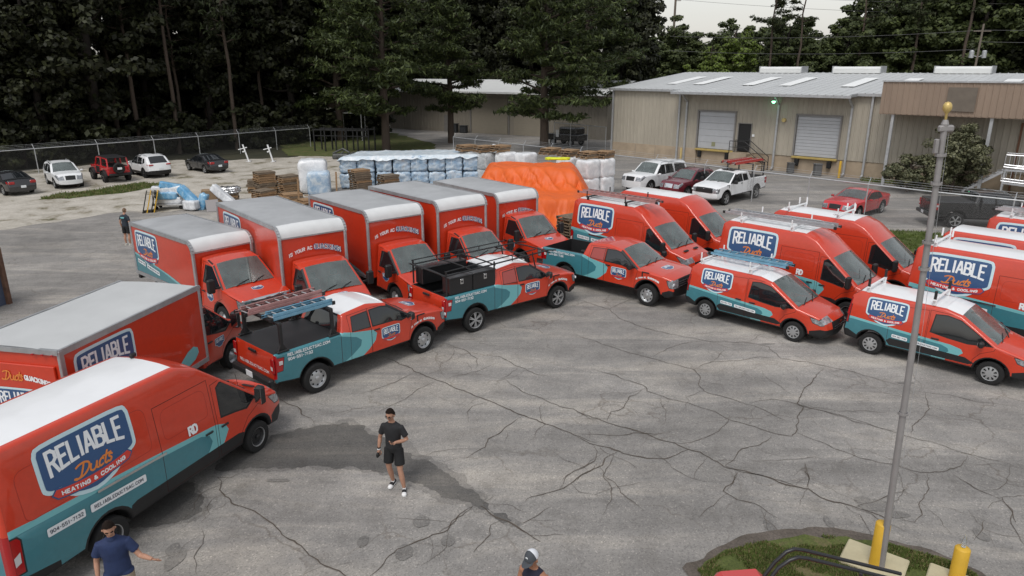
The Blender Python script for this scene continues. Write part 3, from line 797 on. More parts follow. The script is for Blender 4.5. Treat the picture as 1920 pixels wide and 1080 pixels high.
for (a, b) in ((9.4, 12.85), (18.2, 21.6)):
    mb = MB(); z = 1.36
    slat = .26 if a > 15 else .56
    while z < 4.55:
        h = min(slat, 4.58 - z)
        mb.box(((a + b) / 2, .10, z + h / 2), (b - a - .02, .05, h - .014), 0, .012); z += h
    d = mb.build('dock_door', ROLLD, wh)
    mb = MB()
    mb.box((a - .06, -.03, 2.95), (.12, .16, 3.4)); mb.box((b + .06, -.03, 2.95), (.12, .16, 3.4)); mb.box(((a + b) / 2, -.03, 4.64), (b - a + .24, .16, .12))
    mb.build('frame', TRIM, d)
    mb = MB(); mb.box(((a + b) / 2, -.11, 1.26), (b - a + .2, .22, .17), 0, .02); mb.build('dock_edge', DOCKY, wh)
    for x in (a + .35, b - .45):
        mb = MB(); mb.box((x, -.12, .86), (.32, .24, .56), 0, .03); mb.build('dock_bumper', RUBBER, wh)
mb = MB(); mb.box((10.95, .06, 1.78), (.34, .03, .36)); mb.build('door_notice', mat('olive_notice', (.24, .24, .14), .7), wh)
mb = MB(); mb.box((13.82, .05, 2.53), (1.18, .06, 2.32)); dd = mb.build('entry_door', mat('black_steel_door', (.012, .012, .013), .45), wh)
mb = MB(); mb.box((13.22, -.02, 2.53), (.07, .12, 2.36)); mb.box((14.42, -.02, 2.53), (.07, .12, 2.36)); mb.box((13.82, -.02, 3.72), (1.26, .12, .07)); mb.build('frame', TRIM, dd)
mb = MB(); mb.box((14.3, -.02, 2.4), (.05, .08, .12)); mb.build('handle', CHROME, dd)
mb = MB(); mb.box((14.62, -.06, 2.75), (.2, .06, .2)); mb.build('wall_notice', WHITE, wh)
mb = MB()
for i in range(6): mb.box((14.6 + i * .28, -.75, .64 - i * .11), (.28, 1.2, 1.28 - i * .22))
mb.box((13.82, -.75, .65), (1.28, 1.2, 1.30)); mb.build('steps', PLINTH, wh)
mb = MB()
for y in (-.2, -1.3):
    mb.tube([(13.15, y, 1.3), (13.15, y, 2.3), (14.5, y, 2.3), (16.2, y, 1.1), (16.2, y, 0)], .035, 6)
    mb.tube([(13.15, y, 1.8), (14.5, y, 1.8), (16.2, y, .6)], .025, 6)
mb.build('handrail', BLACKP, wh)
lm = MB(); lm.tube([(16.4, -.1, 5.9), (16.4, -.5, 6.05), (16.4, -.8, 5.85)], .03, 6); lm.lathe([(.0, .2), (.06, .2), (.16, .0), (.15, -.02)], 14, 'z', (16.4, -.8, 5.68)); wl = lm.build('wall_lamp', GALV, wh)
EML = mat('lit_lamp', (.25, 1.0, .50), .3, emit=6.0)
mb = MB(); mb.lathe([(0, .06), (.12, .04), (.14, -.06), (.08, -.16), (0, -.18)], 14, 'z', (16.4, -.8, 5.66)); mb.build('bulb', EML, wl, smooth=60)
mb = MB(); mb.lathe([(0, -.2), (.16, -.2), (.16, 0), (0, 0)], 12, 'y', (17.15, -.05, 4.15)); mb.build('wall_alarm', FADEY, wh)
for x in (7.95, 22.05):
    pass
# brown canopy fascia with posts
mb = MB(); ribbed(25.0, 42.0, 5.12, 7.30, -2.6, .38, .03, mb); mb.build('fascia', BROWN, wh)
mb = MB(); mb.add([(25.0, -2.6, 5.12), (25.0, 0, 5.12), (25.0, 0, 7.30), (25.0, -2.6, 7.30)], [(0, 1, 2, 3)]); ribbed(0, 1, 0, 1, 0, 1, 0, MB())
mb.box((33.5, -1.3, 5.10), (17, 2.58, .06)); mb.build('canopy', BROWN, wh)
mb = MB(); mb.box((33.5, -2.62, 7.33), (17.1, .14, .1)); mb.build('coping', GALV, wh)
for x in (25.9, 31.9, 37.5):
    mb = MB(); mb.box((x, -2.35, 2.55), (.2, .2, 5.1), 0, .01); mb.build('canopy_post', GALV, wh)
mb = MB(); mb.box((30.0, -2.68, 6.2), (1.7, .05, 1.55)); mb.build('blank_sign_panel', mat('weathered_panel', (.15, .125, .10), .7, var=.15, vscale=2), wh)
mb = MB(); mb.box((33.3, -.05, 2.4), (.12, .1, 4.6)); mb.box((34.3, -.05, 2.4), (.12, .1, 4.6)); mb.build('doorway_frame', mat('rust_brown', (.16, .075, .04), .7), wh)
# yellow posts standing at the dock
for i, (x, y) in enumerate(((8.25, -.75), (22.25, -.8))):
    c, s_ = .73160796, -.6817256
    p = (9.82 + c * x - s_ * y, 71 + s_ * x + c * y, 0)
    mb = MB(); mb.lathe([(.09, 0), (.09, 1.25), (.06, 1.32), (0, 1.33)], 12)
    tag(mb.build('guard_post', [YELLOW, FADEY][1 - i] if i == 0 else YELLOW, None, p, smooth=40), ['faded yellow steel post at the left end of the loading dock', 'bright yellow steel post right of the slatted dock door'][i], 'post', 'yellow posts at the dock')
def wpt(x, y, z=0):
    c, s_ = .73160796, -.6817256
    return (9.82 + c * x - s_ * y, 71 + s_ * x + c * y, z)
mb = MB(); mb.box((0, 0, .45), (.55, .55, .9), 0, .06); mb.box((0, 0, .94), (.6, .6, .1), 0, .03)
tag(mb.build('waste_bin', mat('grey_bin', (.12, .12, .12), .6), None, wpt(20.6, -.9)), 'grey lidded bin under the slatted dock door', 'bin')
mb = MB(); mb.box((0, 0, .4), (.5, .5, .8), 0, .06); mb.box((0, 0, .83), (.54, .54, .08), 0, .03)
tag(mb.build('waste_bin', mat('grey_bin2', (.09, .09, .09), .6), None, wpt(18.4, -.8)), 'small dark bin left of the slatted dock door', 'bin')

# ------------------------------------------------------------------ second building behind the pines
b2 = thing('storage_building', 'low beige building with a white roof behind the pine trees', 'building', (-17.5, 103.8, 0), R(-32))
mb = MB(); ribbed(0, 34, 0, 5.3, 0, .5, .04, mb); mb.add([(0, 0, 0), (0, 14, 0), (0, 14, 5.3), (0, 0, 5.3)], [(0, 3, 2, 1)]); mb.add([(34, 0, 0), (34, 14, 0), (34, 14, 5.3), (34, 0, 5.3)], [(0, 1, 2, 3)]); mb.build('wall', mat('shaded_beige_siding', (.25, .225, .185), .6, var=.1, vscale=.8, stretch=(1, 1, .2)), b2)  # shade on this wall is put into the darker beige
mb = MB(); mb.add([(-.8, -1.6, 5.35), (34.5, -1.6, 5.35), (34.5, 7, 6.75), (-.8, 7, 6.75), (-.8, 15, 5.3), (34.5, 15, 5.3)], [(0, 1, 2, 3), (3, 2, 5, 4)]); mb.build('roof', WROOF, b2)
mb = MB(); mb.box((16.8, -1.62, 5.27), (35.3, .12, .22)); mb.build('gutter', WROOF, b2)
for x in (11.2, 14.2, 20.2, 26): 
    mb = MB(); mb.box((x, -.1, 2.65), (.14, .12, 5.3)); mb.build('downspout', TRIM, b2)
for a, b in ((14.5, 20.0), (21.0, 25.5)):
    mb = MB(); z = 0.02
    while z < 4.3: mb.box(((a + b) / 2, -.1, z + .15), (b - a, .05, .285)); z += .3
    mb.build('shutter_door', mat('beige_shutter', (.27, .24, .19), .6, var=.05), b2)
mb = MB(); mb.box((10.3, -.08, 1.1), (1.0, .08, 2.2)); mb.build('entry_door', TRIM, b2)
c2, s2 = math.cos(R(-32)), math.sin(R(-32))
for i, (x, y, w, h, lb) in enumerate(((12.2, -1, .9, 1.1, 'dark bin standing left of the drainpipe on the far building'), (13.6, -.9, 1.0, .9, 'low dark bin right of the entry door on the far building'))):
    mb = MB(); mb.box((0, 0, h / 2), (w, .7, h), 0, .08); mb.box((0, 0, h + .05), (w + .08, .78, .1), 0, .03)
    tag(mb.build('waste_bin', mat('dark_bin', (.03, .032, .034), .6), None, (-17.5 + c2 * x - s2 * y, 103.8 + s2 * x + c2 * y, 0), (0, 0, R(-32))), lb, 'bin', 'bins at the far building')

# ------------------------------------------------------------------ vehicle kit
class Acc:
    def __init__(s): s.vd = {}; s.v = []; s.f = []; s.m = []; s.mats = []
    def vid(s, p):
        k = (round(p[0], 5), round(p[1], 5), round(p[2], 5))
        i = s.vd.get(k)
        if i is None:
            i = s.vd[k] = len(s.v); s.v.append(tuple(p))
        return i
    def face(s, pts, m):
        q = []
        for p in pts:
            i = s.vid(p)
            if not q or (q[-1] != i): q.append(i)
        if q and q[0] == q[-1]: q.pop()
        if len(set(q)) < 3: return
        if m not in s.mats: s.mats.append(m)
        s.f.append(tuple(q)); s.m.append(s.mats.index(m))

def arch_pts(cx, zc, r, zb, tg='under', n=11):
    a0 = math.asin(max(-1, min(1, (zb - zc) / r)))
    return [(cx - r * math.cos(a0 + (pi - 2 * a0) * k / n) , zc + r * math.sin(a0 + (pi - 2 * a0) * k / n), 0, tg) for k in range(n + 1)]

def build_body(parent, pts, hw, objs=(), mats=(), strips=None, r=.05, grid=.35, paint=RED, bulge=None, seam=SEAM, cols=()):
    """car body: a side outline with tumblehome and rounded edges; objs / mats are side regions, strips the bands across"""
    strips = strips or {}; bulge = bulge or {}
    raw = fillet(pts)
    ol = []
    for p in raw:
        if not ol or math.hypot(p[0] - ol[-1][0], p[1] - ol[-1][1]) > .004: ol.append(p)
    P = [(p[0], p[1]) for p in ol]; tags = [p[2] for p in ol]; n = len(P)
    NR = 3; rings = []
    for k in range(NR + 1):
        ph = k / NR * pi / 2
        Q = offset_poly(P, -r * (1 - math.cos(ph)))
        rings.append([(x, hw(x, z) - r * (1 - math.sin(ph)), z) for x, z in Q])
    acc = {}
    A = lambda key: acc.setdefault(key, Acc())
    full = list(mats)
    for ob in objs:
        nm, poly, m, opt = ob
        if opt.get('seam'): full.insert(0, (seam, offset_poly(ccw(poly), opt['seam']), poly))
        if opt.get('trim'): full.insert(0, (opt.get('trimmat', BLACKP), offset_poly(ccw(poly), opt['trim']), poly))
    ob2 = [(nm, ccw(poly), m, opt, i) for i, (nm, poly, m, opt) in enumerate(objs)]
    mt2 = [(t[0], ccw(t[1]), ccw(t[2]) if len(t) > 2 else None) for t in full]
    order = {nm: i for i, nm in enumerate(['window', 'headlight', 'taillight', 'grille', 'bumper', 'rear_bumper', 'door', 'fender'])}
    ob2.sort(key=lambda t: order.get(t[0], 9))
    def classify(x, z):
        key = ('body',); rec = 0.0
        for nm, poly, m, opt, i in ob2:
            if in_poly(x, z, poly):
                key = (nm, i); rec = opt.get('recess', 0.0)
                if m is not None: return key, m, rec
                break
        for m, po, pin in mt2:
            if in_poly(x, z, po) and not (pin and in_poly(x, z, pin)):
                return key if pin is None or key[0] == 'door' else ('body',), m, rec if pin is None else 0.0
        return key, paint, rec
    # side caps
    cap = [(p[0], p[2]) for p in rings[NR]]
    polys = [cap] + [t[1] for t in ob2] + [t[1] for t in mt2] + [t[2] for t in mt2 if t[2]]
    v2, tr = cdt_fill(polys, grid, lambda x, z: in_poly(x, z, cap))
    yy = [hw(*p) for p in v2]
    for t in tr:
        cx = sum(v2[i][0] for i in t) / 3; cz = sum(v2[i][1] for i in t) / 3
        key, m, rec = classify(cx, cz)
        for s in (1, -1):
            q = [(v2[i][0], s * (yy[i] - rec), v2[i][1]) for i in t]
            A(key + (s,)).face(q[::-1] if s > 0 else q, m)
    for k in range(NR):
        for i in range(n):
            j = (i + 1) % n
            a, b, c, d = rings[k][i], rings[k][j], rings[k + 1][j], rings[k + 1][i]
            mx, mz = (a[0] + c[0]) / 2, (a[2] + c[2]) / 2
            c0 = cap[i]; c1 = cap[j]
            ix, iz = (c0[0] + c1[0]) / 2, (c0[1] + c1[1]) / 2
            key, m, rec = classify(mx * .2 + ix * .8, mz * .2 + iz * .8)
            if key[0] == 'window': key, m = ('body',), paint
            if tags[i] == 'under': m = BLACKP
            for s in (1, -1):
                q = [(p[0], s * p[1], p[2]) for p in (a, b, c, d)]
                A(key + (s,)).face(q[::-1] if s > 0 else q, m)
    # bands across
    ts = {-1.0, 1.0, 0.0, .5, -.5, .8, -.8}
    for bands in strips.values():
        for bd in bands:
            if bd[0] < 1: ts |= {bd[0], -bd[0]}
    for c in cols: ts |= {c, -c}
    ts = sorted(ts)
    nor = []
    for i in range(n):
        a = Vector(P[i - 1]); c = Vector(P[(i + 1) % n]); d = (c - a).normalized()
        nor.append((d.y, -d.x))
    kb = [(bulge.get(tags[i - 1], 0) + bulge.get(tags[i], 0)) / 2 for i in range(n)]
    def sp(i, t):
        k = kb[i] * (1 - t * t)
        return (P[i][0] + nor[i][0] * k, t * rings[0][i][1], P[i][1] + nor[i][1] * k)
    for i in range(n):
        j = (i + 1) % n
        tg = tags[i]
        bands = strips.get(tg)
        for a, b in zip(ts[:-1], ts[1:]):
            tm = (a + b) / 2; key, m = ('body',), (BLACKP if tg == 'under' else paint)
            if bands:
                for bd in bands:
                    if abs(tm) <= bd[0]:
                        key, m = (bd[1],), bd[2]; break
            if m is None: continue
            if key[0] in ('headlight', 'taillight'): key = key + (tg,)
            s = 1 if tm > 0 else -1
            key = key + (s,)
            A(key).face([sp(i, b), sp(i, a), sp(j, a), sp(j, b)], m)
    # merge sides of one-piece parts
    out = {}
    for key, ac in acc.items():
        nm = key[0]
        if nm in ('headlight', 'taillight'): k2 = (nm, key[-1])
        elif nm in ('window', 'door'): k2 = (nm, key[1], key[-1])
        elif nm == 'headlamp_bar': k2 = (nm, key[-1])
        else: k2 = (nm,)
        out.setdefault(k2, []).append(ac)
    res = []
    for k2, acs in out.items():
        t = Acc()
        for ac in acs:
            for f, mi in zip(ac.f, ac.m): t.face([ac.v[i] for i in f], ac.mats[mi])
        me = bpy.data.meshes.new(k2[0])
        me.from_pydata(t.v, [], t.f)
        for m in t.mats: me.materials.append(m)
        me.polygons.foreach_set('material_index', t.m)
        me.polygons.foreach_set('use_smooth', [True] * len(t.f))
        me.set_sharp_from_angle(angle=R(38)); me.update()
        res.append(link(k2[0], me, parent))
    return res

WHEELS = {}
def wheel_mesh(kind, rad, w):
    k = (kind, rad, w)
    if k in WHEELS: return WHEELS[k]
    rr = rad * {'alloy': .66, 'alloy5': .68, 'dark5': .68, 'steel': .62, 'cover': .62, 'van': .60, 'dually': .58}[kind]
    t = MB()
    pr = [(rr, -w * .42), (rr * 1.02, -w * .48), (rad * .86, -w * .5), (rad * .955, -w * .46), (rad, -w * .36), (rad, w * .36), (rad * .955, w * .46), (rad * .86, w * .5), (rr * 1.02, w * .48), (rr, w * .42)]
    t.lathe(pr, 30, 'y')
    tread = []
    tyre = t.mesh('tyre', RUBBER, 35)
    m = MB()     # outer face is at -y
    m.lathe([(rr, w * .4), (rr * .93, -w * .2), (rr * .96, -w * .44), (rr * 1.02, -w * .46), (rr * 1.02, -w * .40)], 30, 'y', mi=0)
    yf = -w * .30
    if kind in ('steel', 'van', 'dually', 'cover'):
        dish = {'van': [(rr * .94, -w * .34), (rr * .80, -w * .20), (rr * .62, -w * .22), (rr * .42, -w * .26), (0, -w * .26)],
                'steel': [(rr * .94, -w * .30), (rr * .84, -w * .22), (rr * .60, -w * .33), (rr * .42, -w * .36), (0, -w * .36)],
                'dually': [(rr * .94, -w * .30), (rr * .7, -w * .1), (rr * .5, -w * .25), (rr * .3, -w * .45), (0, -w * .45)],
                'cover': [(rr * .95, -w * .44), (rr * .6, -w * .50), (rr * .2, -w * .53), (0, -w * .53)]}[kind]
        m.lathe(dish, 30, 'y', mi=1 if kind == 'van' else 0)
        nh = {'steel': 8, 'van': 12, 'dually': 8, 'cover': 9}[kind]
        for i in range(nh):
            a = 2 * pi * i / nh
            if kind == 'cover':
                for q0, q1, wd in ((.5, .86, .09),):
                    y0 = -w * .535; pts = []
                    for q, dd in ((q0, .05), (q1, wd + .045), (q1, -wd - .045), (q0, -.05)):
                        ca = a + dd / q * 1.0
                        pts.append((rr * q * math.cos(ca), y0 + w * .02 * (q > .6), rr * q * math.sin(ca)))
                    m.add(pts, [(0, 1, 2, 3)], 2)
            else:
                q = {'steel': .745, 'van': .70, 'dually': .62}[kind]; hr = rr * {'steel': .11, 'van': .05, 'dually': .09}[kind]
                yy = {'steel': -w * .315, 'van': -w * .235, 'dually': -w * .22}[kind]
                c = (rr * q * math.cos(a), yy, rr * q * math.sin(a))
                m.add([(c[0] + hr * math.cos(b * pi / 4), c[1], c[2] + hr * math.sin(b * pi / 4)) for b in range(8)], [tuple(range(8))], 2)  # flat dark disc painted for the shade inside a wheel hole
        if kind != 'cover':
            m.lathe([(rr * .26, -w * .28), (rr * .25, -w * .46), (rr * .18, -w * .5), (0, -w * .5)], 16, 'y', mi=0 if kind != 'van' else 1)
    else:
        m.lathe([(rr * .95, -w * .02), (0, -w * .02)], 20, 'y', mi=2)  # dark backdrop disc stands in for shade between the spokes
        ns = 6 if kind == 'alloy' else 5
        for i in range(ns):
            a = 2 * pi * i / ns
            for off in ((-.13, .13) if kind != 'alloy5' else (-.1, .1)):
                p0 = (rr * .15 * math.cos(a), -w * .40, rr * .15 * math.sin(a)); p1 = (rr * .95 * math.cos(a + off), -w * .36, rr * .95 * math.sin(a + off))
                m.bar(p0, p1, rr * .13, rr * .10, 0 if kind != 'dark5' else 0, up=(0, 1, 0))
        m.lathe([(rr * .22, -w * .38), (rr * .2, -w * .46), (0, -w * .46)], 14, 'y', mi=0)
    rim = m.mesh('rim', [DPAINT if kind == 'dark5' else STEELW, BLACKP, DARK], 35)
    WHEELS[k] = (tyre, rim)
    return WHEELS[k]

def add_wheel(parent, x, y, kind, rad, w):
    """y<0: right side; face outward"""
    ty, ri = wheel_mesh(kind, rad, w)
    rz = 0 if y < 0 else pi
    o = link('wheel', ty, parent, (x, y, rad), (0, rnd.uniform(0, 6.28), rz))
    link('rim', ri, o)
    return o

def axle_set(parent, wb, half, kind, rad, w):
    for x in (wb / 2, -wb / 2):
        for s in (-1, 1): add_wheel(parent, x, s * half, kind, rad, w)
    mb = MB()
    for x in (wb / 2, -wb / 2): mb.tube([(x, -half, rad), (x, half, rad)], .06, 6)
    mb.box((0, 0, rad + .08), (wb * .98, half * 1.2, .14))
    mb.build('chassis', DARK, parent)

def mirror(parent, x, y, z, s, size=(.14, .22, .36), arm=.12, m=BLACKP):
    mb = MB()
    mb.box((x, s * (y + arm + size[1] / 2), z + size[2] * .15), size, 0, .04)
    mb.bar((x + .03, s * (y - .03), z - .02), (x, s * (y + arm + .04), z - .02), .07, .06)
    o = mb.build('mirror', m, parent)
    mb = MB(); mb.box((x - size[0] / 2 - .004, s * (y + arm + size[1] / 2), z + size[2] * .15), (.006, size[1] * .82, size[2] * .82)); mb.build('mirror_glass', CHROME, o)
    return o

def handle(parent, hw, x, z, m=BLACKP, L=.2):
    for s in (1, -1):
        mb = MB(); mb.box((x, s * (hw(x, z) + .012), z), (L, .035, .045), 0, .012)
        mb.build('door_handle', m, parent)

def wipers(parent, x0, z0, x1, z1, half, k=0.0):
    """two wipers lying low on a windscreen whose foot is (x0,z0) and top (x1,z1)"""
    mb = MB()
    f = lambda t, y, o=.02: (x0 + (x1 - x0) * t + o + k * (1 - (y / half) ** 2), y, z0 + (z1 - z0) * t + o)
    for a, b in ((-.62, -.02), (.06, .62)):
        mb.tube([f(.02, half * a), f(.13, half * (a + b) / 2, .03), f(.20, half * b)], .014, 5)
    mb.build('wiper', BLACKP, parent)

def plate(parent, x, y, z, front=True):
    mb = MB(); mb.box((x, y, z), (.014, .31, .16), 0, .004); mb.build('number_plate', WPRINT, parent)

CABIN = mat('cabin_grey', (.045, .045, .048), .8, var=.2, vscale=5); SEATM = mat('seat_fabric', (.03, .03, .033), .9)
def interior(t, xc, zc, xt, half):
    """dashboard, steering wheel, two seats and papers behind the windscreen (foot at xc, zc; top edge at xt)"""
    mb = MB(); mb.box((xc - .28, 0, zc - .16), (.62, half * 1.7, .22), 0, .06); d = mb.build('dashboard', CABIN, t)
    mb = MB(); mb.box((xc - .20, -half * .35, zc - .035), (.20, .28, .012)); mb.build('papers', WPRINT, d)
    for s in (-1, 1):
        mb = MB(); x = xt - .10
        mb.box((x, s * half * .48, zc - .10), (.14, .48, .60), 0, .05); mb.box((x - .02, s * half * .48, zc + .32), (.10, .26, .20), 0, .04); mb.box((x + .25, s * half * .48, zc - .42), (.5, .5, .14), 0, .05)
        mb.build('seat', SEATM, t)
    mb = MB(); mb.lathe([(.17, -.012), (.185, 0), (.17, .012), (.155, 0), (.17, -.012)], 18, 'x', (0, 0, 0)); o = mb.build('steering_wheel', BLACKP, t, (xc - .62, half * .48, zc - .04), (0, R(-25), 0))

# --- the livery prints
def badge_shape(w, h):
    """outline of the shield: flat arched top, scooped lower corners, rounded foot"""
    P = [(-.5, .30), (-.49, .42), (-.42, .49), (0, .50), (.42, .49), (.49, .42), (.5, .30), (.5, -.06), (.485, -.15), (.42, -.20), (.35, -.205), (.31, -.27), (.22, -.40), (.0, -.485), (-.22, -.40), (-.31, -.27), (-.35, -.205), (-.42, -.20), (-.485, -.15), (-.5, -.06)]
    return ccw([(x * w, y * h) for x, y in smooth_poly(P, 3)])

DUCTS_SCRIPT = [
 [(.00, .10), (.06, .02), (.16, .10), (.20, .55), (.22, .98)],
 [(.02, .86), (.10, .98), (.24, 1.0), (.36, .80), (.36, .42), (.26, .10), (.12, .02), (.03, .10)],
 [(.42, .58), (.42, .22), (.48, .06), (.55, .16), (.58, .56)], [(.58, .56), (.59, .14), (.64, .06)],
 [(.76, .50), (.71, .58), (.66, .42), (.66, .18), (.70, .06), (.76, .12)],
 [(.85, .96), (.82, .40), (.82, .14), (.86, .05), (.90, .12)], [(.74, .66), (.96, .70)],
 [(1.00, .52), (.95, .58), (.92, .46), (.99, .24), (.96, .06), (.90, .10)],
]

def badge(parent, fm, cx, cz, w, detail=2, tilt=0.0):
    """the company shield; detail 2 = all lettering, 1 = name and script, 0 = name only"""
    h = w * .66
    rot = lambda x, y: (cx + x * math.cos(tilt) - y * math.sin(tilt), cz + x * math.sin(tilt) + y * math.cos(tilt))
    T = lambda P: [rot(x, y) for x, y in P]
    g = max(.12, w / 8)
    o = decal('logo_shield', [T(offset_poly(badge_shape(w, h), w * .030))], fm, .004, LBLUE, parent, g)
    decal('shield_field', [T(offset_poly(badge_shape(w, h), -w * .012))], fm, .008, NAVY, o, g)
    warp = lambda x, y: (x, y + h * .10 * (1 - (2.2 * x / w) ** 2) * max(0.0, (.42 * h - y) / (.40 * h)))
    decal('name_lettering', [T(p) for p in text_polys('RELIABLE', -.42 * w, -.02 * h, .84 * w, .43 * h, .034 * w, .36, warp)], fm, .012, WPRINT, o)
    if detail > 0:
        ps = []
        for ln in DUCTS_SCRIPT:
            q = smooth_poly([(-.21 * w + (x + y * .10) * .42 * w, -.215 * h + y * .20 * h) for x, y in ln], 4, False)
            ps += stroke_polys(q, .020 * w)
        decal('script_lettering', [T(p) for p in ps], fm, .012, OPRINT, o)
    if detail > 0:
        arcf = lambda x: -.315 * h + .10 * h * (2 * x / w) ** 2
        top = [(x * w / 20, arcf(x * w / 20) + .055 * h) for x in range(-8, 9)]
        bot = [(x * w / 20, arcf(x * w / 20) - .075 * h) for x in range(8, -9, -1)]
        rb = top + [(.44 * w, arcf(.42 * w) - .01 * h)] + bot + [(-.44 * w, arcf(-.42 * w) - .01 * h)]
        decal('ribbon_outline', [T(offset_poly(ccw(rb), .014 * w))], fm, .010, NAVY, o, g)
        decal('ribbon', [T(rb)], fm, .013, RPRINT, o, g)
    if detail > 1:
        wp = lambda x, y: (x, y + arcf(x) - .01 * h)
        decal('ribbon_lettering', [T(p) for p in text_polys('HEATING & COOLING', -.36 * w, -.04 * h, .72 * w, .07 * h, .011 * w, .45, wp)], fm, .016, WPRINT, o)
    return o

def phone_plate(parent, fm, x, z, w, h, s, name, slope=0.0):
    T = lambda P: [(x + a, z + b + a * slope) for a, b in P]
    q = [(p[0], p[1]) for p in fillet([(0, 0, .03), (w, 0, .03), (w, h, .03), (0, h, .03)])]
    o = decal(name, [T(q)], fm, .012, WPRINT, parent, .3)
    decal('lettering', [T(p) for p in text_polys(s, w * .06, h * .27, w * .88, h * .46, h * .075, .5)], fm, .016, DPRINT, o)

from mathutils.bvhtree import BVHTree
def top_map(t):
    """lays a print onto the top of a vehicle body: u along the car, v to the right"""
    vs, fs = [], []
    for c in t.children:
        if c.type == 'MESH' and c.name.split('.')[0] in ('body', 'roof'):
            b = len(vs); vs += [v.co.copy() for v in c.data.vertices]; fs += [tuple(b + i for i in p.vertices) for p in c.data.polygons]
    bv = BVHTree.FromPolygons(vs, fs)
    def fm(u, v, o):
        h = bv.ray_cast(Vector((u, -v, 5)), Vector((0, 0, -1)))
        return (u, -v, (h[0].z if h[0] else 1.2) + o)
    return fm

def copy_vehicle(proto, label, cat, pos, ang, group):
    c = copy_tree(proto)
    c.location = (pos[0], pos[1], 0); c.rotation_euler = (0, 0, R(ang))
    tag(c, label, cat, group)
    return c
def place(o, pos, ang):
    o.location = (pos[0], pos[1], 0); o.rotation_euler = (0, 0, R(ang))
def clampi(v, a, b): return max(a, min(b, v))

# ------------------------------------------------------------------ cargo van
def smoothstep(a, b, x):
    t = clampi((x - a) / (b - a), 0, 1); return t * t * (3 - 2 * t)

def make_hw(W, x_tail, x_nose, tail_in, nose_in, zb, top, ztop, low=.03, nose_start=.7, tail_start=.5):
    """half width: tapers at nose and tail, tumblehome above the belt line, tucks under at the sill"""
    def hw(x, z):
        w = W
        if x > x_nose - nose_start: w -= nose_in * ((x - (x_nose - nose_start)) / nose_start) ** 2
        if x < x_tail + tail_start: w -= tail_in * (((x_tail + tail_start) - x) / tail_start) ** 2
        if z > zb:
            t = (z - zb) / (ztop - zb); w -= top * (.55 * t + .45 * t * t)
        elif z < .75: w -= low * ((.75 - z) / .5) ** 2
        return max(.1, w)
    return hw

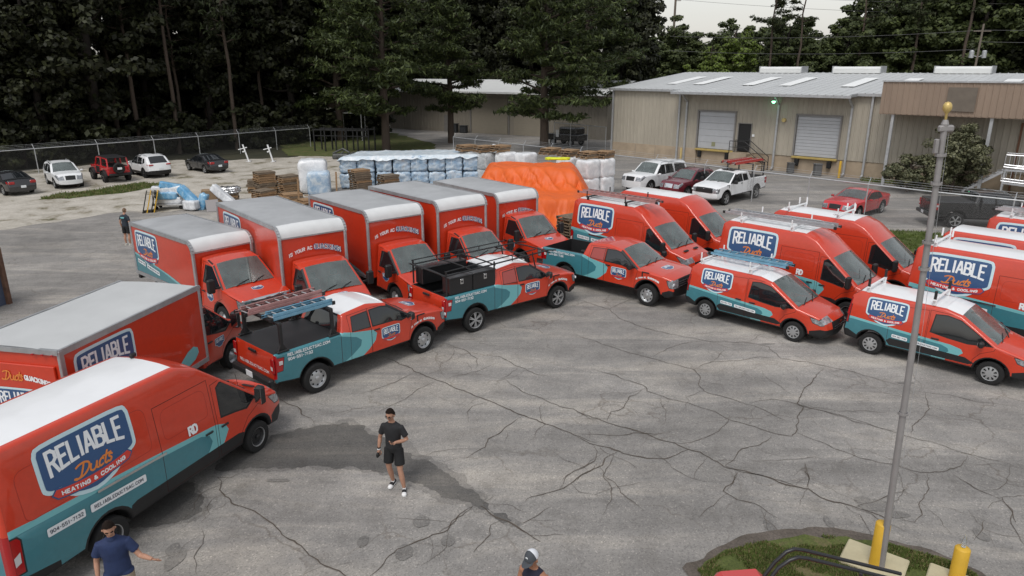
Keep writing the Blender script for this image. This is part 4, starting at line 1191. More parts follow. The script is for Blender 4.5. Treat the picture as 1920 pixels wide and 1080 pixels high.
def make_van(name, roof_z, detail=2, livery=True, ext=0.0):
    wb = 3.75; tail, nose = -3.08 - ext, 2.92
    hw = make_hw(1.0, tail, nose, .03, .22, 1.25, .19 if roof_z > 2.6 else .16, roof_z, .04, 1.0)
    t = link(name, None)
    fz = roof_z
    pts = [(-3.06, .42, .04, 'under')] + arch_pts(-wb / 2, .36, .45, .42) + arch_pts(wb / 2, .36, .45, .40) + [
        (2.74, .30, .06, 'bump'), (2.92, .46, .08, 'bump'), (2.93, .70, .05, 'grill'), (2.88, .88, .04, 'lamp'), (2.76, 1.06, .10, 'hood'),
        (2.05, 1.30, .03, 'wind'), (1.12, 2.06, .05, 'fore'), (.55, fz - .21, .5, 'fore'), (.10, fz - .03, .6, 'roof'), (-2.80, fz, .12, 'rtail'), (-2.99, fz - .12, .12, 'rear'), (-3.075, 1.45, .1, 'rlow'), (-3.09, .66, .03, 'rbump'), (-3.10, .50, .03, 'rbump')]
    pts = [(p[0] - ext if p[0] < -2.4 else p[0],) + tuple(p[1:]) for p in pts]
    sh = lambda P: [(x - ext if x < -2.2 else x, z) for x, z in P]
    win = [(.90, 1.33), (.92, 1.95), (1.02, 2.01), (1.13, 1.99), (1.93, 1.38), (1.62, 1.20), (1.30, 1.27)]
    door = [(.78, .50), (.78, 2.06), (1.06, 2.09), (2.02, 1.33), (2.0, 1.15), (1.62, .98), (1.40, .72), (1.38, .50)]
    slide = [(-.62, .50), (-.62, 2.20), (.70, 2.20), (.70, .50)]
    head = [(2.36, 1.10), (2.70, 1.065), (2.95, .88), (2.80, .80), (2.60, .84)]
    tail_l = [(-3.2, .76), (-2.90, .76), (-2.88, 1.30), (-2.92, 1.36), (-3.2, 1.38)]
    bump_f = [(2.42, 0), (3.2, 0), (3.2, .68), (2.62, .70), (2.40, .62)]
    bump_r = [(-3.3, 0), (-2.36, 0), (-2.36, .58), (-2.9, .66), (-3.3, .66)]
    objs = [('window', win, GLASS, dict(trim=.03, recess=.006)), ('door', door, None, dict(seam=.012)), ('door', slide, None, dict(seam=.012)),
            ('headlight', head, LAMP, dict(trim=.02)), ('taillight', sh(tail_l), TAILR, dict(trim=.025)), ('bumper', bump_f, BLACKP, {}), ('rear_bumper', sh(bump_r), BLACKP, {})]
    te = [(-3.4, .0), (-3.4, 1.41), (-3.0, 1.40), (-1.0, 1.27), (.30, 1.17), (.52, 1.08), (.58, .93), (.48, .78), (.20, .55), (.05, .0)]
    lt = [(-3.4, .0), (-3.4, 1.53), (-3.0, 1.52), (-1.0, 1.37), (.72, 1.23), (.96, 1.14), (1.04, .98), (.92, .80), (.72, .55), (.55, .0)]
    clad = [(-1.48, .45), (1.50, .45), (1.45, .70), (1.30, .74), (-1.30, .74), (-1.42, .70)]
    ring = lambda cx: (BLACKP, [(cx + .53 * math.cos(a * pi / 12), .36 + .53 * math.sin(a * pi / 12)) for a in range(24)])
    press = lambda x0, x1, z0, z1: [(p[0], p[1]) for p in fillet([(x0, z0, .12), (x1, z0, .12), (x1, z1, .18), (x0, z1, .18)])]
    zt = fz - .42
    pr_ = [press(-2.72 - ext, -.80, 1.50, zt), press(-.50, .58, 1.50, min(zt, 2.08))]
    mats = [(BLACKP, clad), ring(-wb / 2), ring(wb / 2)] + [(PRESS_SHADE, offset_poly(p, .012), p) for p in pr_] + ([(TEAL, sh(te)), (LTEAL, sh(lt))] if livery else [])
    strips = {'wind': [(.90, 'windshield', WGLASS)], 'roof': [(.93, 'roof', WHITE)], 'grill': [(.72, 'grille', BLACKP)],
              'lamp': [(.70, 'body', RED), (1.0, 'headlight', LAMP)], 'bump': [(1.0, 'bumper', BLACKP)], 'rbump': [(1.0, 'rear_bumper', BLACKP)],
              'rear': [(.80, 'rear_door', RED)], 'rlow': [(.90, 'rear_door', TEAL), (1.0, 'taillight', TAILR)]}
    bul = {'wind': .10, 'hood': .05, 'lamp': .12, 'grill': .12, 'bump': .10, 'fore': .07, 'roof': .05, 'rtail': .02}
    build_body(t, pts, hw, objs, mats, strips, .06, .3, RED, bul)
    for s in (1, -1): mirror(t, 1.86, hw(1.86, 1.4), 1.36, s, (.16, .20, .42), .10)
    handle(t, hw, .95, 1.12); handle(t, hw, .52, 1.14)
    for s in (1, -1):
        mb = MB(); mb.bar((-2.0, s * (hw(-2.0, 1.32) + .012), 1.335), (-.55, s * (hw(-.55, 1.26) + .012), 1.285), .02, .045); mb.build('door_rail', CHROME, t)
    wipers(t, 2.05, 1.31, 1.12, 2.06, .85, .10); interior(t, 2.0, 1.30, 1.05, .82)
    mb = MB()
    for y in (-.36, .36): mb.box((2.42, y, 1.255), (.10, .30, .03), 0, .01, Matrix.Rotation(R(17), 3, 'Y'))
    mb.build('hood_vent', BLACKP, t)
    mb = MB(); mb.tube([(1.98, -.5, 1.40), (1.92, -.5, 1.78)], .006, 4); mb.build('aerial', BLACKP, t)
    plate(t, -3.10 - ext, .0, .95)
    for k in range(2):
        mb = MB(); mb.box((3.04, 0, .74 + k * .08), (.03, 1.1, .025), 0, .008); mb.build('grille_bar', DPAINT, t)
    mb = MB(); mb.lathe([(0, .01), (.085, .008), (.10, 0)], 18, 'x', (3.02, 0, .93)); mb.build('grille_emblem', CHROME, t)
    for s in (1, -1):
        mb = MB(); mb.box((2.84, s * .60, .93), (.03, .13, .09), 0, .03); mb.build('lamp_unit', WPRINT, t)
    axle_set(t, wb, .88, 'van', .355, .23)
    if livery:
        fm = lambda u, v, o: (u, -(hw(u, v) + o), v)
        badge(t, fm, -1.74 - ext * .5, 1.96, 1.80 - ext * .3, detail)
        phone_plate(t, fm, -2.62 - ext * .7, 1.08, .66, .15, '904-551-7132', 'phone_plate', -.05)
        phone_plate(t, fm, -1.86 - ext * .7, 1.04, 1.12, .15, 'RELIABLEDUCTSAC.COM', 'web_plate', -.05)
        decal('reversing_lens', [sh([(-3.02, .90), (-2.93, .94), (-2.92, 1.12), (-3.02, 1.06)])], fm, .006, TAILW, t)
        decal('letters', text_polys('RD', .02, 1.32, .24, .20, .045, .3), fm, .012, WPRINT, t)
    return t, hw

vanH, hwH = make_van('cargo_van', 2.76, 2)
GV = 'red company cargo vans'
tag(vanH, 'red high roof cargo van with pink ladder on top, beside the orange tarp', 'van', GV); place(vanH, (5.44, 29.11), -44.5)
copy_vehicle(vanH, 'red high roof van with bare white roof behind the van with the pink ladder', 'van', (7.75, 31.2), -44.0, GV)
copy_vehicle(vanH, 'red high roof van with long aluminium ladder, behind the small van with blue ladder', 'van', (10.58, 24.32), -45.4, GV)
copy_vehicle(vanH, 'red high roof van with empty white rack, just in front of the grass verge', 'van', (13.2, 26.4), -45.5, GV)
copy_vehicle(vanH, 'red high roof van cut by the right edge, behind the flagpole, with white rack', 'van', (15.75, 20.55), -45.0, GV)
copy_vehicle(vanH, 'red van with plain white roof behind the racked van at the right edge', 'van', (17.8, 22.6), -45.0, GV)
copy_vehicle(vanH, 'farthest red van at the right edge, with ladders on its roof', 'van', (21.0, 25.1), -45.0, GV)
vanM, hwM = make_van('cargo_van', 2.74, 2, True, .45)
tag(vanM, 'large red cargo van with white roof in the lower left foreground', 'van', GV); place(vanM, (-7.21, 12.55), 69.2)
mb = MB(); mb.box((0, 0, .05), (.16, .06, .1), 0, .03); mb.build('shark_fin_aerial', BLACKP, vanM, (.12, .25, 2.755))

# ------------------------------------------------------------------ compact van
def make_compact():
    wb = 3.06; tail, nose = -2.33, 2.47
    hw = make_hw(.915, tail, nose, .04, .22, .98, .17, 1.84, .04, .8)
    t = link('compact_van', None)
    pts = [(-2.30, .40, .04, 'under')] + arch_pts(-wb / 2, .33, .40, .36) + arch_pts(wb / 2, .33, .40, .34) + [
        (2.30, .26, .05, 'bump'), (2.46, .38, .06, 'bump'), (2.49, .56, .04, 'grill'), (2.44, .76, .04, 'lamp'), (2.28, .90, .10, 'hood'),
        (1.55, 1.10, .03, 'wind'), (.62, 1.70, .10, 'rfront'), (.20, 1.80, .3, 'roof'), (-2.05, 1.82, .10, 'rear'), (-2.25, 1.66, .10, 'rglass'), (-2.31, 1.1, .03, 'rear'), (-2.36, .62, .03, 'rbump')]
    win = [(-.02, 1.12), (.03, 1.60), (.30, 1.63), (.64, 1.57), (1.48, 1.08), (.90, 1.02), (.40, 1.06)]
    door = [(-.10, .42), (-.12, 1.70), (.60, 1.68), (1.55, 1.10), (1.52, .98), (1.22, .82), (1.08, .62), (1.06, .42)]
    slide = [(-1.10, .42), (-1.10, 1.62), (-.16, 1.68), (-.14, .42)]
    head = [(2.00, .90), (2.22, .86), (2.50, .72), (2.30, .68), (2.08, .76)]
    tail_l = [(-2.5, .86), (-2.235, .86), (-2.205, 1.40), (-2.5, 1.40)]
    bump_f = [(2.02, 0), (2.7, 0), (2.7, .52), (2.3, .56), (2.0, .48)]
    bump_r = [(-2.6, 0), (-1.94, 0), (-1.94, .52), (-2.2, .64), (-2.6, .64)]
    strip_ = [(-1.02, .44), (1.00, .44), (1.14, .50), (.9, .62), (-1.02, .66), (-1.12, .56)]
    objs = [('window', win, GLASS, dict(trim=.025, recess=.006)), ('door', door, None, dict(seam=.010)), ('door', slide, None, dict(seam=.010)), ('headlight', head, LAMP, dict(trim=.015)),
            ('taillight', tail_l, TAILR, dict(trim=.02)), ('bumper', bump_f, BLACKP, {}), ('rear_bumper', bump_r, BLACKP, {})]
    te = [(-2.6, 0), (-2.6, .98), (-2.1, .99), (-.9, .90), (.30, .82), (.46, .76), (.50, .68), (.40, .58), (.1, .45), (0, 0)]
    lt = [(-2.6, 0), (-2.6, 1.06), (-2.1, 1.06), (-.9, .97), (.52, .88), (.78, .82), (.84, .72), (.72, .60), (.45, .44), (.35, 0)]
    strips = {'wind': [(.90, 'windshield', WGLASS)], 'roof': [(.94, 'roof', WHITE)], 'rfront': [(.94, 'roof', WHITE)], 'grill': [(.72, 'grille', BLACKP)], 'lamp': [(.62, 'body', RED), (1.0, 'headlight', LAMP)],
              'bump': [(1.0, 'bumper', BLACKP)], 'rbump': [(1.0, 'rear_bumper', BLACKP)], 'rglass': [(.8, 'rear_window', GLASS)]}
    bul = {'wind': .10, 'hood': .05, 'lamp': .13, 'grill': .13, 'bump': .11, 'roof': .04, 'rear': .03, 'rglass': .03, 'rfront': .06}
    build_body(t, pts, hw, objs, [(BLACKP, strip_), (TEAL, te), (LTEAL, lt)], strips, .055, .28, RED, bul)
    for s in (1, -1): mirror(t, 1.24, hw(1.24, 1.1), 1.10, s, (.13, .20, .16), .08)
    handle(t, hw, .12, .95); handle(t, hw, -.36, .97)
    wipers(t, 1.55, 1.11, .62, 1.70, .78, .10); interior(t, 1.5, 1.09, .45, .74)
    axle_set(t, wb, .80, 'cover', .325, .2)
    plate(t, -2.37, 0, .8)
    for k in range(2):
        mb = MB(); mb.box((2.605, 0, .60 + k * .07), (.03, .9, .022), 0, .006); mb.build('grille_bar', DPAINT, t)
    mb = MB(); mb.lathe([(0, .01), (.075, .008), (.09, 0)], 18, 'x', (2.60, 0, .70)); mb.build('grille_emblem', CHROME, t)
    fm = lambda u, v, o: (u, -(hw(u, v) + o), v)
    badge(t, fm, -1.22, 1.36, 1.06, 2)
    phone_plate(t, fm, -.98, .70, .42, .10, '904-551-7132', 'phone_plate', -.06)
    phone_plate(t, fm, -.48, .67, .74, .10, 'RELIABLEDUCTSAC.COM', 'web_plate', -.06)
    return t, hw
tc, hwC = make_compact()
GC = 'red company compact vans'
tag(tc, 'small red and teal van carrying a blue ladder, at the front of the middle row', 'van', GC); place(tc, (8.29, 22.27), -44.9)
copy_vehicle(tc, 'small red and teal van with empty rack, crossed by the flagpole', 'van', (12.37, 19.12), -44.7, GC)

# ------------------------------------------------------------------ pickup trucks
def make_pickup(name, paint=RED, livery=True, cover=False, white_roof=False, kind='steel', rearwin=GLASS, blk=False, grille=BLACKP):
    wb = 3.68; tail, nose = -3.08, 2.82
    hw = make_hw(1.0, tail, nose, .03, .12, 1.36, .24, 1.95, .05, .9)
    t = link(name, None)
    pts = [(-2.98, .62, .04, 'under')] + arch_pts(-wb / 2, .44, .50, .55) + arch_pts(wb / 2, .44, .50, .52) + [
        (2.56, .42, .05, 'bump'), (2.80, .50, .06, 'bump'), (2.83, .70, .03, 'low'), (2.82, .80, .03, 'lamp'), (2.79, 1.10, .08, 'hood'), (2.40, 1.20, .15, 'hood'),
        (1.42, 1.30, .03, 'wind'), (.60, 1.84, .10, 'roof'), (.0, 1.945, .5, 'roof'), (-.86, 1.86, .10, 'rglass'), (-1.02, 1.42, .02, 'bed'), (-2.98, 1.40, .03, 'gate'), (-3.02, .74, .02, 'rbump')]
    win1 = [(.02, 1.36), (.02, 1.77), (.40, 1.78), (.62, 1.74), (1.30, 1.33), (1.02, 1.27), (.75, 1.34)]
    win2 = [(-.66, 1.38), (-.60, 1.74), (-.08, 1.77), (-.08, 1.36)]
    door = [(-.03, .56), (-.03, 1.83), (.58, 1.82), (1.42, 1.32), (1.40, 1.18), (1.30, .80), (1.28, .56)]
    door2 = [(-.74, .56), (-.72, 1.80), (-.05, 1.83), (-.05, .56)]
    head = [(2.58, 1.06), (2.72, 1.08), (3.0, 1.05), (3.0, .82), (2.68, .82), (2.62, .92)]
    tail_l = [(-3.3, .92), (-2.80, .94), (-2.74, 1.28), (-3.3, 1.32)]
    bump_f = [(2.40, 0), (3.2, 0), (3.2, .72), (2.66, .72), (2.42, .62)]
    objs = [('window', win1, GLASS, dict(trim=.03, recess=.005)), ('window', win2, rearwin, dict(trim=.02, recess=.003)), ('door', door, None, dict(seam=.010)), ('door', door2, None, dict(seam=.010)),
            ('headlight', head, LAMP, dict(trim=.02)), ('taillight', tail_l, TAILR, dict(trim=.015)), ('bumper', bump_f, BLACKP if not (paint is WHITE) else WHITE, {})]
    te = [(-3.4, 0), (-3.4, 1.5), (-1.45, 1.5), (-1.00, 1.33), (-.55, 1.19), (-.38, 1.06), (-.42, .90), (-.70, .72), (-1.0, .58), (-1.1, 0)]
    lt = [(-3.4, 0), (-3.4, 1.5), (-1.25, 1.5), (-.60, 1.34), (.02, 1.24), (.14, 1.12), (.08, .92), (-.15, .72), (-.40, .56), (-.5, 0)]
    mats = [(SEAM if paint is RED else SEAMW, [(-1.045, .55), (-1.03, .55), (-1.03, 1.45), (-1.045, 1.45)])]
    if livery: mats += [(TEAL, te), (LTEAL, lt)]
    mats += [(BLACKP, [(-3.4, 0), (-2.5, 0), (-2.5, .64), (-3.4, .72)])]
    strips = {'wind': [(.90, 'windshield', WGLASS)], 'rglass': [(.86, 'rear_window', GLASS)], 'roof': [(1.0 if white_roof else .01, 'roof', WHITE if white_roof else paint)],
              'lamp': [(.70, 'grille', grille), (1.0, 'headlight', LAMP)], 'low': [(1.0, 'bumper', BLACKP if paint is not WHITE else WHITE)], 'bump': [(1, 'bumper', BLACKP if paint is not WHITE else WHITE)],
              'bed': [(.90, 'bed', BLACKP if cover else None), (1.0, 'bed_rail', BLACKP)], 'gate': [(.92, 'tailgate', paint), (1, 'body', paint)]}
    if not white_roof: strips.pop('roof')
    bul = {'wind': .09, 'hood': .05, 'lamp': .08, 'low': .08, 'bump': .08, 'roof': .03, 'rglass': .03}
    build_body(t, pts, hw, objs, mats, strips, .055, .3, paint, bul, seam=SEAM if paint in (RED, CRED) else SEAMW)
    if not cover:
        mb = MB(); y = .84; x0, x1, zf, zt = -2.93, -1.06, .82, 1.41
        mb.add([(x0, -y, zf), (x1, -y, zf), (x1, y, zf), (x0, y, zf), (x0, -y, zt), (x1, -y, zt), (x1, y, zt), (x0, y, zt)], [(0, 1, 2, 3), (0, 4, 5, 1), (2, 6, 7, 3), (1, 5, 6, 2), (0, 3, 7, 4)])
        for i in range(9): mb.box((-2.0, -.7 + i * .175, zf + .015), (1.8, .07, .025))
        for s in (-1, 1): mb.box((-1.84, s * .74, zf + .13), (.95, .22, .25), 0, .04)
        mb.build('bed_liner', BLACKP, t)
    mb = MB(); mb.box((-3.10, 0, .66), (.16, 1.90, .20), 0, .04); mb.build('rear_bumper', BLACKP if (livery and not blk) else (CHROME if paint is WHITE else BLACKP), t)
    mb = MB(); mb.box((-3.045, 0, 1.30), (.05, .34, .07), 0, .01); mb.build('tailgate_handle', BLACKP, t)
    for s in (1, -1): mirror(t, 1.22, hw(1.22, 1.35), 1.36, s, (.15, .22, .22), .10)
    handle(t, hw, .14, 1.22)
    wipers(t, 1.42, 1.31, .60, 1.84, .80, .09); interior(t, 1.38, 1.29, .45, .80)
    for s in (1, -1):
        mb = MB(); mb.box((1.62, s * (hw(1.62, 1.15) + .004), 1.15), (.05, .02, .20), 0, .008); mb.box((1.75, s * (hw(1.75, 1.22) + .004), 1.235), (.3, .02, .04), 0, .008); mb.build('fender_vent', BLACKP, t)
        mb = MB(); mb.add([(-3.045, s * .86, .98), (-3.06, s * .90, 1.0), (-3.06, s * .975, 1.0), (-3.06, s * .975, 1.1), (-3.06, s * .87, 1.1)], [(0, 1, 2, 3, 4)]); mb.build('reversing_lens', TAILW, t)
        mb = MB(); mb.box((-3.03, s * .925, 1.11), (.05, .13, .40), 0, .015); mb.build('taillight', TAILR, t)
        mb = MB(); mb.box((-2.83, s * (hw(-2.83, 1.15) + .002), 1.15), (.10, .012, .10), 0, .004); mb.build('reversing_lens', TAILW, t)
    plate(t, -3.19, 0, .70)
    for k in range(3):
        mb = MB(); mb.box((2.905, 0, .87 + k * .085), (.03, 1.25, .022), 0, .006); mb.build('grille_bar', DPAINT if paint is not WHITE else BLACKP, t)
    mb = MB(); mb.lathe([(0, .01), (.10, .008), (.115, 0)], 18, 'x', (2.925, 0, .96)); mb.build('grille_emblem', CHROME, t)
    for s in (1, -1):
        mb = MB(); mb.box((2.815, s * .86, .945), (.03, .12, .09), 0, .02); mb.build('lamp_unit', WPRINT, t)
    if paint is WHITE:
        mb = MB(); mb.box((2.92, 0, .95), (.04, 1.1, .22), 0, .015); mb.build('grille_bar', BLACKP, t)
    axle_set(t, wb, .88, kind, .405, .27)
    if livery:
        fm = lambda u, v, o: (u, -(hw(u, v) + o), v)
        decal('web_lettering', text_polys('RELIABLEDUCTSAC.COM', -2.64, 1.27, 1.25, .085, .016, .45), fm, .006, WPRINT, t)
        decal('phone_lettering', text_polys('904-551-7132', -2.64, 1.15, .72, .085, .016, .45), fm, .006, WPRINT, t)
        badge(t, fm, .62, .98, .62, 1)
        wp = lambda x, y: (x, y - .55 * (x - 1.86) ** 2)
        decal('fender_lettering', text_polys('IS YOUR AC', 1.36, 1.03, .42, .06, .014, .4, wp) + text_polys('QUACKING', 1.84, 1.03, .46, .075, .02, .3, wp), fm, .006, WPRINT, t)
        fb = lambda u, v, o: (-3.025 - o, -u, v)
        decal('tailgate_web_lettering', text_polys('RELIABLEDUCTSAC.COM', -.72, .84, 1.44, .085, .016, .45), fb, .006, WPRINT, t)
        badge(t, top_map(t), 2.10, .0, .50, 0, pi / 2)
    return t, hw

GP = 'red company pickup trucks'
pA, hwP = make_pickup('pickup_truck', RED, True, True, True, 'steel')
tag(pA, 'red and teal pickup with black bed cover and two ladders on posts', 'pickup', GP); place(pA, (-4.60, 18.97), 48.2)
pB, _ = make_pickup('pickup_truck', RED, True, False, True, 'alloy', GPRINT)
tag(pB, 'red and teal pickup with black pipe rack and black tool boxes', 'pickup', GP); place(pB, (-.42, 23.37), 40.5)
pC, _ = make_pickup('pickup_truck', RED, True, False, False, 'steel', GPRINT)
tag(pC, 'red and teal pickup with red roof and empty open bed', 'pickup', GP); place(pC, (4.10, 26.0), -41.5)
pW, _ = make_pickup('pickup_truck', WHITE, False, False, False, 'alloy5', GLASS)
tag(pW, 'white pickup with red ladders on its rack behind the fence', 'pickup'); place(pW, (14.04, 45.64), -137.0)
pK, _ = make_pickup('pickup_truck', BPAINT, False, True, False, 'alloy5', GLASS)
tag(pK, 'black pickup parked behind the chain-link fence at the right edge', 'pickup'); place(pK, (25.67, 37.7), -10.0)

# fittings of the pickups
mb = MB()
for x in (-2.72, -1.22):
    for s in (-1, 1):
        mb.box((x, s * .93, 1.43), (.34, .12, .05), 0, .015); mb.bar((x - .10, s * .93, 1.44), (x, s * .90, 1.62), .05, .06); mb.bar((x + .10, s * .93, 1.44), (x, s * .90, 1.62), .05, .06)
        mb.box((x, s * .90, 1.78), (.09, .08, .72), 0, .015)
    mb.box((x, 0, 2.13), (.10, 1.86, .07), 0, .015)
mb.build('ladder_rack', BLACKP, pA)
mb = MB()
for s in (-1, 1):
    mb.tube([(-2.95, s * .93, 2.06), (1.55, s * .80, 2.14), (1.9, s * .78, 2.08)], .026, 7); mb.tube([(-2.95, s * .93, 2.20), (.9, s * .82, 2.28)], .02, 7)
    for x in (-2.9, -1.0): mb.tube([(x, s * .93, 1.42), (x, s * .93, 2.2)], .03, 7)
    for x in (-2.0, -.2, .7): mb.tube([(x, s * .90, 2.07), (x, s * .90, 2.24)], .016, 6)
    mb.tube([(.95, s * .86, 1.4), (.75, s * .84, 2.12)], .024, 7)
for x in (-2.95, -1.9, -.95, .55, 1.5): mb.tube([(x, -.92, 2.07), (x, -.3, 2.10), (x, .3, 2.10), (x, .92, 2.07)], .024, 7)
mb.tube([(-2.95, -.93, 2.06), (-3.12, -.8, 2.16), (-3.12, .8, 2.16), (-2.95, .93, 2.06)], .022, 7)
mb.build('pipe_rack', BLACKP, pB)
for s, h in ((-1, .52), (1, .52)):
    for k, x in enumerate((-2.35, -1.42)):
        if s > 0 and k == 0: continue
        mb = MB(); mb.box((x if s < 0 else -1.9, s * .76, 1.42 + h / 2), (.90 if s < 0 else 1.8, .40, h), 0, .02); mb.box((x if s < 0 else -1.9, s * .76, 1.43 + h), (.92 if s < 0 else 1.83, .44, .05), 0, .015)
        b = mb.build('tool_box', mat('tool_box_black', (.012, .012, .013), .4, coat=.3), pB)
        mb = MB(); mb.box((x + .02, s * .965, 1.42 + h * .72), (.12, .014, .17), 0, .005); mb.build('lock_plate', CHROME, b)
        mb = MB(); mb.box((x + .02, s * .975, 1.42 + h * .72), (.06, .014, .06), 0, .005); mb.build('latch', BLACKP, b)

# ------------------------------------------------------------------ box trucks
def cab_shape(kind):
    if kind == 'transit':
        return dict(front=2.36, ax=1.33, pts=[(2.20, .30, .06, 'bump'), (2.38, .46, .08, 'bump'), (2.39, .70, .05, 'grill'), (2.34, .88, .04, 'lamp'), (2.22, 1.06, .10, 'hood'), (1.50, 1.32, .03, 'wind'), (.58, 2.10, .10, 'roof'), (.25, 2.20, .2, 'roof'), (.06, 2.20, .05, 'back')],
            win=[(.30, 1.38), (.30, 2.00), (.56, 2.04), (1.42, 1.40), (1.10, 1.22), (.75, 1.28)], door=[(.17, .55), (.17, 2.09), (.54, 2.11), (1.48, 1.34), (1.46, 1.16), (1.0, .92), (.86, .72), (.86, .55)],
            head=[(1.84, 1.12), (2.16, 1.07), (2.42, .88), (2.26, .80), (2.05, .84)], wind=((1.50, 1.32), (.58, 2.10)), W=.98, rad=.36)
    if kind == 'express':
        return dict(front=2.40, ax=1.32, pts=[(2.26, .42, .04, 'bump'), (2.40, .50, .04, 'bump'), (2.42, .74, .03, 'lamp'), (2.36, 1.02, .06, 'hood'), (1.62, 1.28, .03, 'wind'), (.78, 1.98, .12, 'roof'), (.40, 2.06, .2, 'roof'), (.06, 2.07, .04, 'back')],
            win=[(.36, 1.36), (.40, 1.88), (.80, 1.88), (1.46, 1.34)], door=[(.24, .55), (.24, 1.99), (.80, 1.97), (1.58, 1.30), (1.58, 1.05), (.92, .82), (.86, .55)],
            head=[(2.10, 1.04), (2.5, 1.0), (2.5, .78), (2.14, .78)], wind=((1.62, 1.28), (.78, 1.98)), W=.99, rad=.38)
    return dict(front=2.62, ax=1.42, pts=[(2.44, .46, .04, 'bump'), (2.62, .52, .03, 'bump'), (2.64, .78, .02, 'lamp'), (2.60, 1.20, .06, 'hood'), (1.62, 1.40, .03, 'wind'), (.86, 2.08, .12, 'roof'), (.45, 2.17, .2, 'roof'), (.06, 2.18, .04, 'back')],
        win=[(.36, 1.46), (.40, 1.99), (.86, 1.99), (1.50, 1.46), (1.1, 1.40)], door=[(.24, .60), (.24, 2.09), (.88, 2.07), (1.58, 1.42), (1.56, 1.10), (1.0, .86), (.92, .60)],
        head=[(2.36, 1.20), (2.75, 1.16), (2.75, .86), (2.40, .86)], wind=((1.62, 1.40), (.86, 2.08)), W=1.0, rad=.40)

